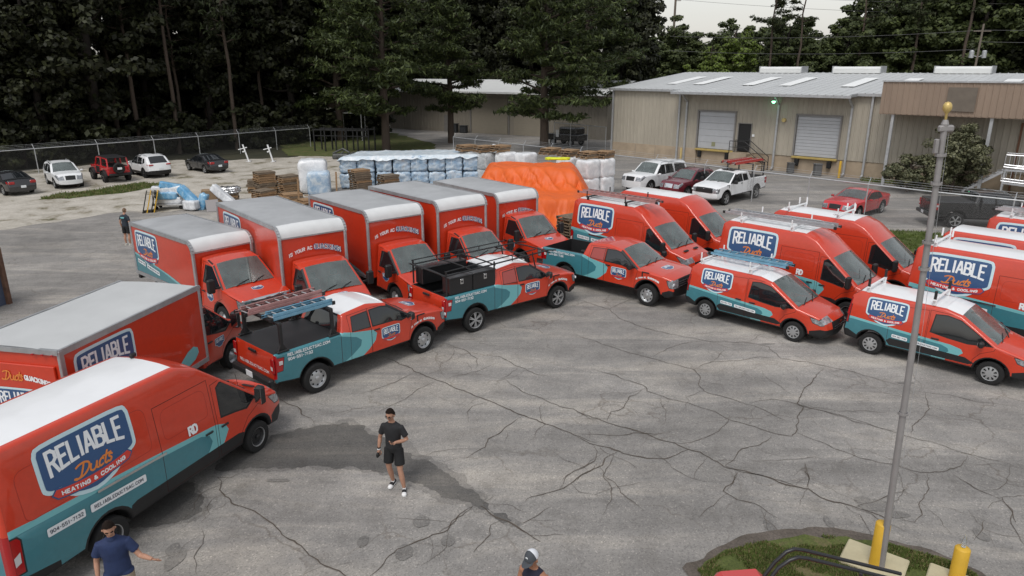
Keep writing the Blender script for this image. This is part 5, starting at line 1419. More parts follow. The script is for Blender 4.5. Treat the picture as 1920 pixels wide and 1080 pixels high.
def make_box_truck(label, pos, ang, kind, L, W, H, wheel='dually', radius_cap=True, big_side=True, front_text=True, livery_tri=True, lift=0.0):
    """local origin: foot of the box front wall, x forward"""
    t = thing('box_truck', label, 'truck', (pos[0], pos[1], 0), R(ang), 'red company box trucks')
    zb = .82; hw2 = W / 2
    c = cab_shape(kind); ax = c['ax']
    hwc = make_hw(c['W'], -.5, c['front'], 0, .16 if kind != 'transit' else .22, 1.3, .18, 2.1, .04, .9)
    pts = [(.04, .50, .02, 'under')] + arch_pts(ax, c['rad'] + .02, c['rad'] + .10, .46) + c['pts']
    low = BLACKP if kind == 'transit' else RED
    bmp = BLACKP if kind != 'eseries' else CHROME
    objs = [('window', c['win'], GLASS, dict(trim=.025, recess=.006)), ('door', c['door'], None, dict(seam=.012)), ('headlight', c['head'], LAMP, dict(trim=.02)), ('bumper', [(c['front'] - .38, 0), (3.2, 0), (3.2, .72), (c['front'] - .28, .74)], bmp, {})]
    strips = {'wind': [(.92, 'windshield', WGLASS)], 'lamp': [(.60, 'grille', CHROME if kind == 'eseries' else BLACKP), (1.0, 'headlight', LAMP)], 'bump': [(1, 'bumper', bmp)], 'grill': [(.72, 'grille', BLACKP)], 'under': [(1, 'body', BLACKP)]}
    if kind == 'transit': strips['lamp'] = [(.70, 'body', RED), (1.0, 'headlight', LAMP)]
    bul = {'wind': .09, 'hood': .05, 'lamp': .08, 'grill': .1, 'bump': .08, 'roof': .04}
    build_body(t, pts, hwc, objs, [], strips, .055, .3, RED, bul)
    (x0, z0), (x1, z1) = c['wind']
    wipers(t, x0, z0 + .01, x1, z1, c['W'] * .85, .09); interior(t, x0 - .04, z0 - .01, x1 - .15, c['W'] * .82)
    if kind == 'eseries':
        mb = MB()
        for i in range(4): mb.box((c['front'] + .10, 0, .86 + i * .09), (.05, 1.15, .03), 0, .008)
        mb.build('grille_bar', BLACKP, t)
    mx = x0 - .18
    for s in (1, -1): mirror(t, mx, hwc(mx, z0 + .1), z0 + .08, s, (.16, .24, .46), .16 if kind != 'transit' else .10)
    handle(t, hwc, .36, 1.14)
    badge(t, lambda u, v, o: (u, -(hwc(u, v) + o), v), .78, 1.0, .40, 0)
    hz = c['pts'][-4 if kind == 'transit' else -4]
    fx = c['front']
    badge(t, top_map(t), (fx + x0) / 2 - .05, 0, .36, 0, pi / 2)
    mb = MB(); mb.box((-L / 2 + .2, 0, .66), (L + .3, .9, .22)); mb.tube([(-L * .68, -.6, .36), (-L * .68, .6, .36)], .1, 8); mb.build('chassis', DARK, t)
    add_wheel(t, ax, -c['W'] + .13, wheel, c['rad'], .24); add_wheel(t, ax, c['W'] - .13, wheel, c['rad'], .24)
    xr = -L * .66
    for s in (-1, 1):
        add_wheel(t, xr, s * (hw2 - .17), wheel, c['rad'], .24); add_wheel(t, xr, s * (hw2 - .45), wheel, c['rad'], .24)
    # the box
    rf = .36 if radius_cap else .05
    mb = MB(); pf = [(-L + .01, zb), (-.012, zb), (-.012, H - rf)] + [(-rf + (rf - .012) * math.cos(a * pi / 12), H - rf + (rf - .02) * math.sin(a * pi / 12)) for a in range(1, 7)] + [(-L + .01, H - .02)]
    nn = len(pf); yb = hw2 - .01
    mb.add([(x, -yb, z) for x, z in pf] + [(x, yb, z) for x, z in pf], [tuple(range(nn)), tuple(range(nn, 2 * nn))[::-1]] + [(i, nn + i, nn + (i + 1) % nn, (i + 1) % nn) for i in range(nn)])
    bx = mb.build('cargo_box', RED, t)
    mb = MB()
    seg = [(-L, H), (-rf, H)] + [(-rf + rf * math.sin(a * pi / 12), H - rf + rf * math.cos(a * pi / 12)) for a in range(1, 7)]
    n = len(seg)
    rib = max(2, int(L / .55)); roofp = [(-L, H)] + [(-L + (L - rf) * k / rib, H + .006 * (k % 2)) for k in range(1, rib)] + [(-rf, H)]
    vs = []
    for x, z in roofp:
        for f in (-1, -.5, 0, .5, 1): vs.append((x, f * (hw2 - .05), z + .035 * (1 - f * f)))
    nr = len(roofp)
    mb.add(vs, [(i * 5 + k, (i + 1) * 5 + k, (i + 1) * 5 + k + 1, i * 5 + k + 1) for i in range(nr - 1) for k in range(4)])
    mb.build('roof', BOXROOF if radius_cap else mat('pale_box_roof', (.50, .51, .51), .5, var=.06, vscale=1.0, var2=.06), bx, smooth=50)
    if radius_cap:
        cp = MB(); vs = []; cs = seg[1:]
        for x, z in cs:
            for f in (-1, -.5, 0, .5, 1): vs.append((x + .012, f * (hw2 - .06), z + .035 * (1 - f * f) * (z - (H - rf)) / rf + .012))
        cp.add(vs, [(i * 5 + k, (i + 1) * 5 + k, (i + 1) * 5 + k + 1, i * 5 + k + 1) for i in range(len(cs) - 1) for k in range(4)])
        cp.build('front_cap', BOXCAP, bx, smooth=50)
    mb = MB()
    for s in (-1, 1):
        mb.bar((-L, s * (hw2 - .01), H - .045), (-rf, s * (hw2 - .01), H - .045), .06, .13)
        for k in range(len(seg) - 2): mb.bar((seg[k + 1][0], s * (hw2 - .025), seg[k + 1][1] - .03), (seg[k + 2][0], s * (hw2 - .025), seg[k + 2][1] - .03), .085, .11)
        mb.box((-.01, s * (hw2 - .035), (zb + H - rf) / 2), (.10, .11, H - rf - zb), 0, .03); mb.bar((-L, s * (hw2 - .005), zb + .02), (0, s * (hw2 - .005), zb + .02), .05, .12)
        mb.box((-L + .04, s * (hw2 - .01), (zb + H) / 2), (.12, .07, H - zb), 0, .01)
    mb.bar((.0, -hw2 + .06, H - rf - .01), (.0, hw2 - .06, H - rf - .01), .03, .05); mb.bar((-L + .01, -hw2, H - .03), (-L + .01, hw2, H - .03), .09, .10)
    mb.build('corner_trim', BOXTRIM, bx)
    mb = MB(); mb.box((-L - .02, 0, (zb + H) / 2 - .12), (.05, W - .28, H - zb - .42), 0, .01); mb.build('rear_door', RED, bx)
    mb = MB()
    for y in (-.9, -.7, -.5, .5, .7, .9): mb.box((-L - .055, y * hw2, H - .08), (.02, .05, .03))
    mb.build('marker_lamp', TAILR, bx)
    mb = MB(); mb.box((-L - .12, 0, .60), (.16, W * .9, .12)); mb.build('rear_bumper', BLACKP, t)
    fs = lambda u, v, o: (u, -(hw2 - .008 + o), v)
    if big_side:
        bw = min(1.75, L * .36)
        badge(t, fs, -L * .74, H - .19 - bw * .36, bw, 2)
    if livery_tri:
        za = zb + (H - zb) * .33
        decal('teal_stripe', [[(-L + .1, zb + .09), (-L + .1, za + .1), (-L * .5, zb + .42), (-L * .18, zb + .09)]], fs, .004, TEAL, t, .5)
        decal('light_teal_stripe', [[(-L + .1, za + .1), (-L + .1, za + .18), (-L * .42, zb + .42), (-L * .08, zb + .09), (-L * .18, zb + .09), (-L * .5, zb + .42)]], fs, .004, LTEAL, t, .5)
        sl = (zb + .42 - za - .1) / (L * .5)
        phone_plate(t, fs, -L + .3, za - .18, .62, .15, '904-551-7132', 'phone_plate', sl)
        phone_plate(t, fs, -L + 1.05, za - .18 + .75 * sl, 1.0, .15, 'RELIABLEDUCTSAC.COM', 'web_plate', sl)
    if front_text:
        ff = lambda u, v, o: (.0 + o, u, v)
        zz = min(H - rf - .50, 2.60 + lift); k = .24
        wp = lambda x, y: (x, y - k * (x + .05) ** 2)
        a = decal('slogan_lettering', text_polys('IS YOUR AC', -hw2 * .76, zz, hw2 * .70, .13, .026, .45, wp), ff, .012, WPRINT, t)
        decal('slogan_outline', text_polys('QUACKING!', -hw2 * .02, zz - .02, hw2 * .84, .20, .052, .42, wp), ff, .010, WPRINT, t)
        decal('slogan_word', text_polys('QUACKING!', -hw2 * .02, zz - .02, hw2 * .84, .20, .024, .42, wp), ff, .014, NAVY, t)
    return t

T0 = make_box_truck('red box truck with pale flat roof, beside the foreground van', (-9.13, 17.46), 78.8, 'transit', 4.5, 2.26, 2.85, 'dually', False, True, False, False)
hwb = 1.13
fs0 = lambda u, v, o: (-4.5 - .05 - o, -u, v)
wp = lambda x, y: (x, y - .16 * x * x)
decal('rear_slogan_lettering', text_polys('IS YOUR', -.86, 2.20, .52, .12, .022, .45, wp) + text_polys('QUACKING?', .26, 2.20, .62, .12, .026, .35, wp), fs0, .006, WPRINT, T0)
ps = []
for ln in DUCTS_SCRIPT:
    ps += stroke_polys(smooth_poly([(-.28 + (x + y * .1) * .48, 2.16 + y * .20) for x, y in ln], 4, False), .026)
decal('rear_script_lettering', ps, fs0, .006, OPRINT, T0)
badge(T0, fs0, .0, 1.62, 1.05, 1)
decal('teal_swoosh', [[(-1.1, .95), (-1.1, 1.12), (-.75, 1.32), (-.52, 1.38), (-.36, 1.30), (-.34, 1.16), (-.5, 1.02), (-.72, .95)]], lambda u, v, o: (u, -(1.13 - .008 + o), v), .004, LTEAL, T0, .5)
make_box_truck('red box truck nearest the foreground, with teal stripe and white plates on its side', (-9.81, 23.25), -41.2, 'eseries', 4.85, 2.15, 2.72, 'dually', True, True, True, True, -.05)
make_box_truck('longest red box truck, second in the row from the left, with grey streaked roof', (-6.68, 23.14), -50.4, 'express', 6.0, 2.40, 3.2)
make_box_truck('red box truck in the middle of the row of five', (-4.28, 25.50), -49.4, 'express', 4.6, 2.40, 3.28)
make_box_truck('red box truck fourth in the row from the left', (-1.94, 27.21), -48.6, 'eseries', 5.0, 2.42, 3.33)
make_box_truck('red box truck nearest the orange tarp, with chrome grille', (.26, 30.42), -50.7, 'eseries', 4.9, 2.30, 3.05, 'dually', True, False, True, False)

# ------------------------------------------------------------------ trees
BARK = mat('bark', (.075, .055, .042), .9, var=.3, vscale=3, stretch=(1, 1, .25), bump=.4, bscale=9)
BARKD = mat('dark_bark', (.028, .022, .018), .95, var=.3, vscale=2, stretch=(1, 1, .25))
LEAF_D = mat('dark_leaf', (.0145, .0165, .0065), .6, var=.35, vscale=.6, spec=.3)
LEAF_D2 = mat('dark_leaf_paler', (.028, .032, .011), .6, var=.35, vscale=.6, spec=.3)  # paler natural leaf tone, scattered through the crown at random
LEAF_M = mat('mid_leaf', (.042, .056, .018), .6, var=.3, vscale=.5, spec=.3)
LEAF_M2 = mat('mid_leaf_paler', (.072, .090, .028), .6, var=.3, vscale=.5, spec=.3)  # second leaf colour, paler, picked at random per leaf
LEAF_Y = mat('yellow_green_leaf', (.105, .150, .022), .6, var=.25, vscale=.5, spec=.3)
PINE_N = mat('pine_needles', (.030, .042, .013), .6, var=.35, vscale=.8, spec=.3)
PINE_L = mat('pine_needles_paler', (.062, .082, .022), .6, var=.3, vscale=.8, spec=.3)  # paler needle colour mixed in at random

def rdir(r):
    z = r.uniform(-1, 1); a = r.uniform(0, 2 * pi); q = math.sqrt(1 - z * z)
    return Vector((q * math.cos(a), q * math.sin(a), z))

def leaf_quad(V, F, Mi, p, nrm, s, r, mi, asp=.7):
    u = nrm.orthogonal().normalized()
    a = r.uniform(0, 2 * pi); w = nrm.cross(u)
    x = u * math.cos(a) + w * math.sin(a); y = nrm.cross(x)
    b = len(V); x = x * s; y = y * (s * asp)
    V += [tuple(p - x), tuple(p + y * .9 - x * .1), tuple(p + x), tuple(p - y)]
    F.append((b, b + 1, b + 2, b + 3)); Mi.append(mi)

def mesh_from(name, V, F, Mi, mats):
    me = bpy.data.meshes.new(name); me.from_pydata(V, [], F)
    for m in mats: me.materials.append(m)
    me.polygons.foreach_set('material_index', Mi); me.update()
    return me

def trunk_mesh(r, h, r0, limbs, m, lean=.03, z_l0=.35, reach=3.0):
    mb = MB(); p = Vector((0, 0, 0)); pts = []
    for i in range(9):
        pts.append(Vector((r.uniform(-1, 1) * lean * i, r.uniform(-1, 1) * lean * i, h * i / 8)))
    mb.tube(pts, r0, 9, r2=r0 * .25)
    tips = []
    for k in range(limbs):
        t = z_l0 + (1 - z_l0) * (k + r.random()) / limbs
        i = min(7, int(t * 8)); b = pts[i] + (pts[i + 1] - pts[i]) * (t * 8 - i)
        a = r.uniform(0, 2 * pi); L = reach * (1.15 - .6 * t) * r.uniform(.6, 1.2)
        d = Vector((math.cos(a), math.sin(a), r.uniform(.0, .5)))
        e = b + d * L; mid = b + d * L * .5 + Vector((0, 0, -.12 * L + .1))
        mb.tube([b, mid, e], r0 * .32 * (1.1 - .6 * t), 5, r2=.02)
        tips.append(e); tips.append(mid.lerp(e, .5))
    return mb.mesh('trunk', m, 60), tips

def broad_tree(seed, h, rad, z0, nclump, per, leaf, mats, bark, gap=.0, top_bias=1.0, droop=0.0):
    """trunk and a crown of leaf clumps; uneven outline with gaps"""
    r = random.Random(seed)
    tm, tips = trunk_mesh(r, h * .92, h * .018 + .08, 12, bark, .05, .25, rad * .8)
    V, F, Mi = [], [], []
    cz = (z0 + h) / 2; hz = (h - z0) / 2
    for k in range(nclump):
        d = rdir(r); q = r.random() ** .45
        wob = 1 + .35 * noise.noise(Vector((d.x * 1.6, d.y * 1.6, d.z * 1.6 + seed)))
        c = Vector((d.x * rad * q * wob, d.y * rad * q * wob, cz + d.z * hz * q * wob))
        fall = 1 - max(0.0, (c.z - cz) / hz) ** 2 * .45
        c.x *= fall; c.y *= fall
        cr = rad * r.uniform(.13, .28)
        for j in range(per):
            e = rdir(r); e.z = e.z * .8 + .12
            p = c + Vector((e.x * cr, e.y * cr, e.z * cr * .72)) * (r.random() ** .35)
            n = (e + rdir(r) * .8 + Vector((0, 0, .35))).normalized()
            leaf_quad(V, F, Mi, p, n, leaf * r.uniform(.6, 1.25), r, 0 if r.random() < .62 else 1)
    return tm, mesh_from('crown', V, F, Mi, mats)

def pine_tree(seed, h, rad, z0, nb, mats, bark, tuft=.42, per=26, thick=.26, flat=.34, lopside=None):
    """tall pine: whorled limbs ending in brushes of needles"""
    r = random.Random(seed)
    mb = MB(); pts = [Vector((r.uniform(-1, 1) * .03 * i, r.uniform(-1, 1) * .03 * i, h * i / 10)) for i in range(11)]
    mb.tube(pts, thick, 10, r2=thick * .2)
    V, F, Mi = [], [], []
    for k in range(nb):
        t = (k + r.random()) / nb
        z = z0 + (h - z0) * t
        i = min(9, int(z / h * 10)); b = pts[i] + (pts[i + 1] - pts[i]) * (z / h * 10 - i)
        a = r.uniform(0, 2 * pi)
        prof = (1 - t) ** .55 * (.55 + .45 * min(1, t * 5))
        L = rad * max(.16, prof) * r.uniform(.55, 1.12)
        if lopside: L *= 1 + lopside * math.cos(a)
        dz = r.uniform(-.12, .25) + .35 * t
        d = Vector((math.cos(a), math.sin(a), dz))
        e = b + d * L; mid = b + d * (L * .5) + Vector((0, 0, L * .06))
        mb.tube([b, mid, e], thick * .30 * (1.1 - .7 * t), 5, r2=.025)
        side = Vector((-d.y, d.x, 0)).normalized()
        nt = max(3, int(L * 2.6))
        for j in range(nt):
            q = .30 + .70 * (j + r.random()) / nt
            c = b + d * (L * q) + side * (r.uniform(-1, 1) * L * flat * (1.15 - q * .55)) + Vector((0, 0, r.uniform(-.15, .35)))
            cr = tuft * r.uniform(.9, 1.7)
            for n_ in range(per):
                e2 = rdir(r); e2.z = abs(e2.z) * .75 - .15
                p = c + e2 * (cr * r.random() ** .5)
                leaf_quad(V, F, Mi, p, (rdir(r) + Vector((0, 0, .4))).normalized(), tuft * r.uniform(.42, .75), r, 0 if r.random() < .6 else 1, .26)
    return mb.mesh('trunk', bark, 60), mesh_from('crown', V, F, Mi, mats)

def plant(name, tm, cm, pos, sc, rz, label, group=None, cat='tree'):
    t = thing(name, label, cat, (pos[0], pos[1], -.03), rz, group)
    t.scale = sc
    link('trunk', tm, t); link('crown', cm, t)
    return t

tr = random.Random(21)
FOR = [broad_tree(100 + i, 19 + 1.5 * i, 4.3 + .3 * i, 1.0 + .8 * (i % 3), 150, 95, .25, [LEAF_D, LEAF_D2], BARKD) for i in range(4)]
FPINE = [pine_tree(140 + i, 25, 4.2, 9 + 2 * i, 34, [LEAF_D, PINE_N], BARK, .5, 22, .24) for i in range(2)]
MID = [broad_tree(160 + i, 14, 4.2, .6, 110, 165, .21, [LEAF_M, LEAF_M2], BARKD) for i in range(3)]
YEL = broad_tree(180, 14, 4.0, 2.0, 90, 160, .21, [LEAF_Y, LEAF_M2], BARK)

# the wood behind the left-hand fence
GF = 'dark trees of the wood behind the left fence'
fa = Vector((-58, 36)); fbv = Vector((-14, 92)); fd = (fbv - fa).normalized(); fn = Vector((-fd.y, fd.x))
for row in range(4):
    nn = 15
    for k in range(nn):
        s = (k + .5 + tr.uniform(-.35, .35)) / nn
        p = fa + (fbv - fa) * s + fn * (5.0 + row * 6.0 + tr.uniform(-1.6, 1.6))
        sc = tr.uniform(.85, 1.2)
        if tr.random() < .27:
            tm, cm = tr.choice(FPINE); plant('pine_tree', tm, cm, p, (sc, sc, sc), tr.uniform(0, 6.28), 'tall dark pine in the wood behind the left fence', 'tall pines in the wood')
        else:
            tm, cm = tr.choice(FOR); plant('forest_tree', tm, cm, p, (sc, sc, sc * tr.uniform(.95, 1.2)), tr.uniform(0, 6.28), 'dark leafy tree in the wood behind the left fence', GF)
# trunks one can make out in the wood
for i, (x, y, lb) in enumerate(((-45.5, 63.5, 'slender bare pine trunk at the far left of the wood'), (-33.5, 72.0, 'pale pine trunk left of the middle of the wood'), (-29.2, 76.0, 'pale slender pine trunk rising above the parked white car'))):
    tm, cm = FPINE[i % 2]; plant('pine_tree', tm, cm, (x, y), (.9, .9, 1.15), i * 1.3, lb)
# undergrowth along the fence
BUSH = [broad_tree(190 + i, 4.2, 2.6, -.2, 46, 70, .27, [LEAF_D, LEAF_D2], BARKD) for i in range(2)]
for k in range(20):
    p = fa + (fbv - fa) * ((k + tr.random()) / 20) + fn * tr.uniform(2.6, 4.2)
    tm, cm = tr.choice(BUSH); sc = tr.uniform(.7, 1.2)
    plant('bush', tm, cm, p, (sc, sc, sc), tr.uniform(0, 6.28), 'low dark bush along the foot of the wood behind the left fence', 'undergrowth behind the left fence', 'bush')
for k in range(26):
    p = fa + (fbv - fa) * ((k + tr.random()) / 26 * 1.15 - .15) + fn * tr.uniform(15, 34)
    tm, cm = tr.choice(BUSH); sc = tr.uniform(1.6, 2.4)
    plant('bush', tm, cm, p, (sc, sc, sc), tr.uniform(0, 6.28), 'big dark bush deep in the wood behind the left fence', 'bushes deep in the wood', 'bush')
# wood behind the far building
for row in range(3):
    for k in range(9):
        p = (-30 + k * 5.6 + tr.uniform(-1.8, 1.8) + row * 2, 118 + row * 7 - k * 1.2 + tr.uniform(-2, 2))
        sc = tr.uniform(.95, 1.3); tm, cm = tr.choice(FOR + MID[:1])
        plant('forest_tree', tm, cm, p, (sc, sc, sc * 1.1), tr.uniform(0, 6.28), 'dark leafy tree in the wood behind the white roofed building', 'dark trees behind the far building')
# tree line behind the warehouse
GR = 'trees of the tree line behind the warehouse'
for k in range(34):
    u = k / 33
    x = 24 + 106 * u; y = 138 - 34 * u + tr.uniform(-5, 5)
    sc = (1.10 + .78 * smoothstep(.28, .50, u)) * tr.uniform(.86, 1.12)
    tm, cm = tr.choice(MID + (FOR[:2] if u > .4 else []))
    if u > .4 and tm in [f[0] for f in FOR]: sc *= .72
    plant('tree', tm, cm, (x, y), (sc * 1.1, sc * 1.1, sc), tr.uniform(0, 6.28), 'leafy tree in the tree line behind the warehouse', GR)
for k in range(22):
    u = k / 21
    x = 26 + 112 * u; y = 152 - 30 * u + tr.uniform(-4, 4)
    sc = (1.12 + .86 * smoothstep(.28, .50, u)) * tr.uniform(.9, 1.15); tm, cm = tr.choice(MID)
    plant('tree', tm, cm, (x, y), (sc * 1.15, sc * 1.15, sc), tr.uniform(0, 6.28), 'leafy tree in the tree line behind the warehouse', GR)
for i, (x, y, s) in enumerate(((36.6, 122, 1.08), (33.6, 125, .92))):
    plant('tree', *YEL, (x, y), (s, s, s), i, ['bright yellow-green tree in the gap behind the warehouse roof', 'smaller yellow-green tree left of the brightest one behind the warehouse'][i])
TP = [pine_tree(200, 26, 4.6, 14, 15, [PINE_N, LEAF_D2], BARK, .55, 22, .27, .30), pine_tree(203, 27, 3.6, 15, 13, [PINE_N, LEAF_D2], BARK, .5, 20, .27, .30)]
plant('pine_tree', *TP[0], (42.5, 122), (1, 1, .92), .5, 'left of two tall thin pines standing against the sky')
plant('pine_tree', *TP[1], (46.8, 121), (1, 1, .88), 2.0, 'right of two tall thin pines standing against the sky')
for i, (x, y, s) in enumerate(((64, 118, 1.0), (70, 115, 1.1), (78, 112, 1.0), (86, 108, 1.1), (93, 104, 1.05), (58, 124, .9))):
    plant('pine_tree', *TP[i % 2], (x, y), (1.2, 1.2, s), i * 1.1, 'tall pine above the tree line behind the brown canopy', 'tall pines above the right tree line')

# the two big pines in the yard
P1 = pine_tree(301, 21, 8.6, 3.0, 92, [PINE_N, PINE_L], BARK, .50, 30, .46, .32, .18)
P2 = pine_tree(302, 21, 7.6, 3.4, 84, [PINE_N, PINE_L], BARK, .50, 30, .46, .32, .1)
plant('pine_tree', *P1, (3.29, 73.35), (1, 1, 1), .3, 'big spreading pine standing behind the orange tarp')
plant('pine_tree', *P2, (-12.9, 73.4), (1, 1, 1), 2.1, 'big dark pine left of the pine behind the orange tarp')
plant('pine_tree', *P2, (9.5, 92), (1.15, 1.15, 1.1), 4.0, 'pine half hidden behind the big pine, by the white roofed building')
plant('pine_tree', *P1, (-20.5, 86), (1.0, 1.0, 1.05), 1.0, 'pine at the corner of the wood left of the white roofed building')
plant('pine_tree', *P2, (-7.0, 82.5), (.85, .85, .95), 3.3, 'pine between the two big pines, in front of the white roofed building')
# bush in front of the warehouse
BUSHL = mat('bush_leaf', (.075, .080, .038), .6, var=.3, vscale=1.0); BUSHL2 = mat('bush_leaf_paler', (.14, .14, .075), .6, var=.3, vscale=1.0)  # two natural leaf tones, the paler one dealt out at random
OAK = broad_tree(401, 4.9, 2.5, .4, 110, 150, .09, [BUSHL, BUSHL2], BARK)
OAK2 = broad_tree(405, 2.5, 1.9, .0, 60, 130, .09, [BUSHL, BUSHL2], BARK)
plant('bush', *OAK, (30.2, 48.4), (.95, .95, .98), 0, 'tall loose bush in front of the warehouse, behind the flagpole', None, 'bush')
plant('bush', *OAK2, (27.4, 48.8), (1, 1, 1), 0, 'low bush left of the tall bush at the warehouse', None, 'bush')

# ------------------------------------------------------------------ fences
def mesh_mat(name, col, cover, pitch=.065):
    m = bpy.data.materials.new(name); m.use_nodes = True; nt = m.node_tree
    b = nt.nodes['Principled BSDF']; b.inputs['Base Color'].default_value = (*col, 1); b.inputs['Roughness'].default_value = .6
    tc = nt.nodes.new('ShaderNodeTexCoord'); sx = nt.nodes.new('ShaderNodeSeparateXYZ'); nt.links.new(tc.outputs['Object'], sx.inputs[0])
    def line(op):
        a = nt.nodes.new('ShaderNodeMath'); a.operation = op; nt.links.new(sx.outputs['X'], a.inputs[0]); nt.links.new(sx.outputs['Z'], a.inputs[1])
        d = nt.nodes.new('ShaderNodeMath'); d.operation = 'PINGPONG'; d.inputs[1].default_value = pitch / 2; nt.links.new(a.outputs[0], d.inputs[0])
        l = nt.nodes.new('ShaderNodeMath'); l.operation = 'LESS_THAN'; l.inputs[1].default_value = pitch / 2 * cover; nt.links.new(d.outputs[0], l.inputs[0])
        return l.outputs[0]
    mx = nt.nodes.new('ShaderNodeMath'); mx.operation = 'MAXIMUM'
    nt.links.new(line('ADD'), mx.inputs[0]); nt.links.new(line('SUBTRACT'), mx.inputs[1])
    nt.links.new(mx.outputs[0], b.inputs['Alpha'])
    return m
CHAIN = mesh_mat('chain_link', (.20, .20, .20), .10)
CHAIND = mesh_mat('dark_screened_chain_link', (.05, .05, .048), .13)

def fence(label, pts, h, m, gap=3.0, arm=(0, 0), rail_r=.04):
    t = thing('chain_link_fence', label, 'fence', (*pts[0], 0))
    o = Vector(pts[0])
    for i in range(len(pts) - 1):
        a = Vector(pts[i]) - o; b = Vector(pts[i + 1]) - o; d = b - a; L = d.length; d.normalize()
        me = MB(); me.add([(0, 0, .05), (L, 0, .05), (L, 0, h), (0, 0, h)], [(0, 1, 2, 3)])
        me.build('wire_mesh', m, t, (a.x, a.y, 0), (0, 0, math.atan2(d.y, d.x)))
        mb = MB(); mb.tube([(a.x, a.y, h), (b.x, b.y, h)], rail_r, 6); mb.build('top_rail', GALV, t)
        k = max(1, round(L / gap))
        for j in range(k + (1 if i == len(pts) - 2 else 0)):
            p = a + d * (L * j / k)
            mb = MB(); mb.tube([(p.x, p.y, 0), (p.x, p.y, h)], .038, 7)
            if arm != (0, 0): mb.tube([(p.x, p.y, h), (p.x + arm[0], p.y + arm[1], h + .34)], .02, 5)
            mb.build('post', GALV, t)
        if arm != (0, 0):
            mb = MB()
            for q in (.35, .68, 1.0): mb.tube([(a.x + arm[0] * q, a.y + arm[1] * q, h + .34 * q), (b.x + arm[0] * q, b.y + arm[1] * q, h + .34 * q)], .006, 4)
            mb.build('barbed_wire', GALV, t)
    return t
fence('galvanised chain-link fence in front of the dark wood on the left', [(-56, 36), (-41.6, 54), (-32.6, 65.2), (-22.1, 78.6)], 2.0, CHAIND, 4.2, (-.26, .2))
fence('chain-link fence running behind the vans to the right edge', [(-5.6, 68.5), (7.55, 54.0), (13.0, 47.8), (17.8, 42.2), (22.3, 37.0), (30, 29.8)], 1.95, CHAIN, 3.4, (.22, .24))
fence('tall chain-link gate fence between the far building and the warehouse', [(4.6, 78.5), (9.4, 72.0)], 2.6, CHAIN, 2.4)
for i, (x, y, z) in enumerate(((-1.6, 64.1, 1.35), (4.9, 77.9, 1.5))):
    mb = MB(); mb.box((0, 0, 0), (.42, .02, .75), 0, .004)
    tag(mb.build('fence_notice', WHITE, None, (x, y - .06, z), (0, 0, R(-46))), ['small white notice hung on the fence above the pallets', 'small white notice hung on the tall gate fence'][i], 'sign')

# flagpole with gold ball, bollards and slabs on the island
POLE = mat('dull_pole_paint', (.30, .285, .28), .5, metal=.3, var=.12, vscale=3)
fp = thing('flagpole', 'tall grey flagpole with a gold ball on the grass island', 'flagpole', (6.22, 9.95, 0))
fp.rotation_euler = (0, R(-1.95), 0)
mb = MB(); mb.tube([(0, 0, 0), (0, 0, 2.5), (0, 0, 5), (0, 0, 7.35)], .056, 14, r2=.040); mb.build('pole', POLE, fp, smooth=60)
for z in (3.0, 5.35, 5.75, 6.6, 7.0):
    mb = MB(); mb.lathe([(.06, -.02), (.075, -.02), (.075, .02), (.06, .02)], 14, 'z', (0, 0, z)); mb.build('band', POLE, fp)
mb = MB(); mb.box((.02, 0, 7.36), (.20, .09, .09), 0, .02); mb.lathe([(.04, -.05), (.05, .06), (.03, .12)], 12, 'z', (0, 0, 7.36)); mb.box((-.08, 0, 7.12), (.05, .07, .2), 0, .01); mb.build('pulley_head', POLE, fp)
mb = MB(); mb.lathe([(.016, 7.42), (.018, 7.56), (.034, 7.58), (.054, 7.61), (.060, 7.645), (.054, 7.68), (.034, 7.71), (0, 7.72)], 16); mb.build('gold_ball', mat('gold', (.60, .44, .16), .4, metal=.3), fp, smooth=60)
mb = MB(); mb.tube([(.09, -.02, .9), (.1, -.02, 4), (.07, 0, 7.3)], .003, 4); mb.build('halyard', GALV, fp)
for i, (x, y, h, lb) in enumerate(((6.18, 10.04, .88, 'yellow bollard standing on the slab beside the flagpole'), (7.33, 9.69, .66, 'yellow bollard with a clear bottle on top at the lower right'), (8.15, 9.15, .8, 'yellow bollard at the lower right corner'))):
    mb = MB(); mb.lathe([(.115, 0), (.115, h - .02), (.10, h), (0, h + .012)], 22)
    tag(mb.build('bollard', YELLOW, None, (x, y, .05), smooth=50), lb, 'bollard', 'yellow bollards on the island')
mb = MB(); mb.box((0, 0, .04), (.98, .72, .08), 0, .02)
tag(mb.build('concrete_slab', CONC, None, (6.22, 10.18, .02), (0, 0, R(-38))), 'pale yellowish concrete slab under the flagpole', 'slab', 'slabs on the island')
mb = MB(); mb.box((0, 0, .04), (.8, .7, .08), 0, .02)
tag(mb.build('concrete_slab', CONC, None, (7.25, 9.60, .02), (0, 0, R(-38))), 'concrete slab under the bollard with the bottle', 'slab', 'slabs on the island')
mb = MB(); mb.lathe([(0, 0), (.035, 0), (.036, .13), (.014, .19), (.014, .22), (0, .22)], 14)
CLEARP = mat('clear_plastic', (.75, .78, .80), .08); CLEARP.node_tree.nodes['Principled BSDF'].inputs['Transmission Weight'].default_value = .85
tag(mb.build('plastic_bottle', CLEARP, None, (7.33, 9.69, .735), smooth=50), 'clear plastic bottle standing on a yellow bollard', 'bottle')

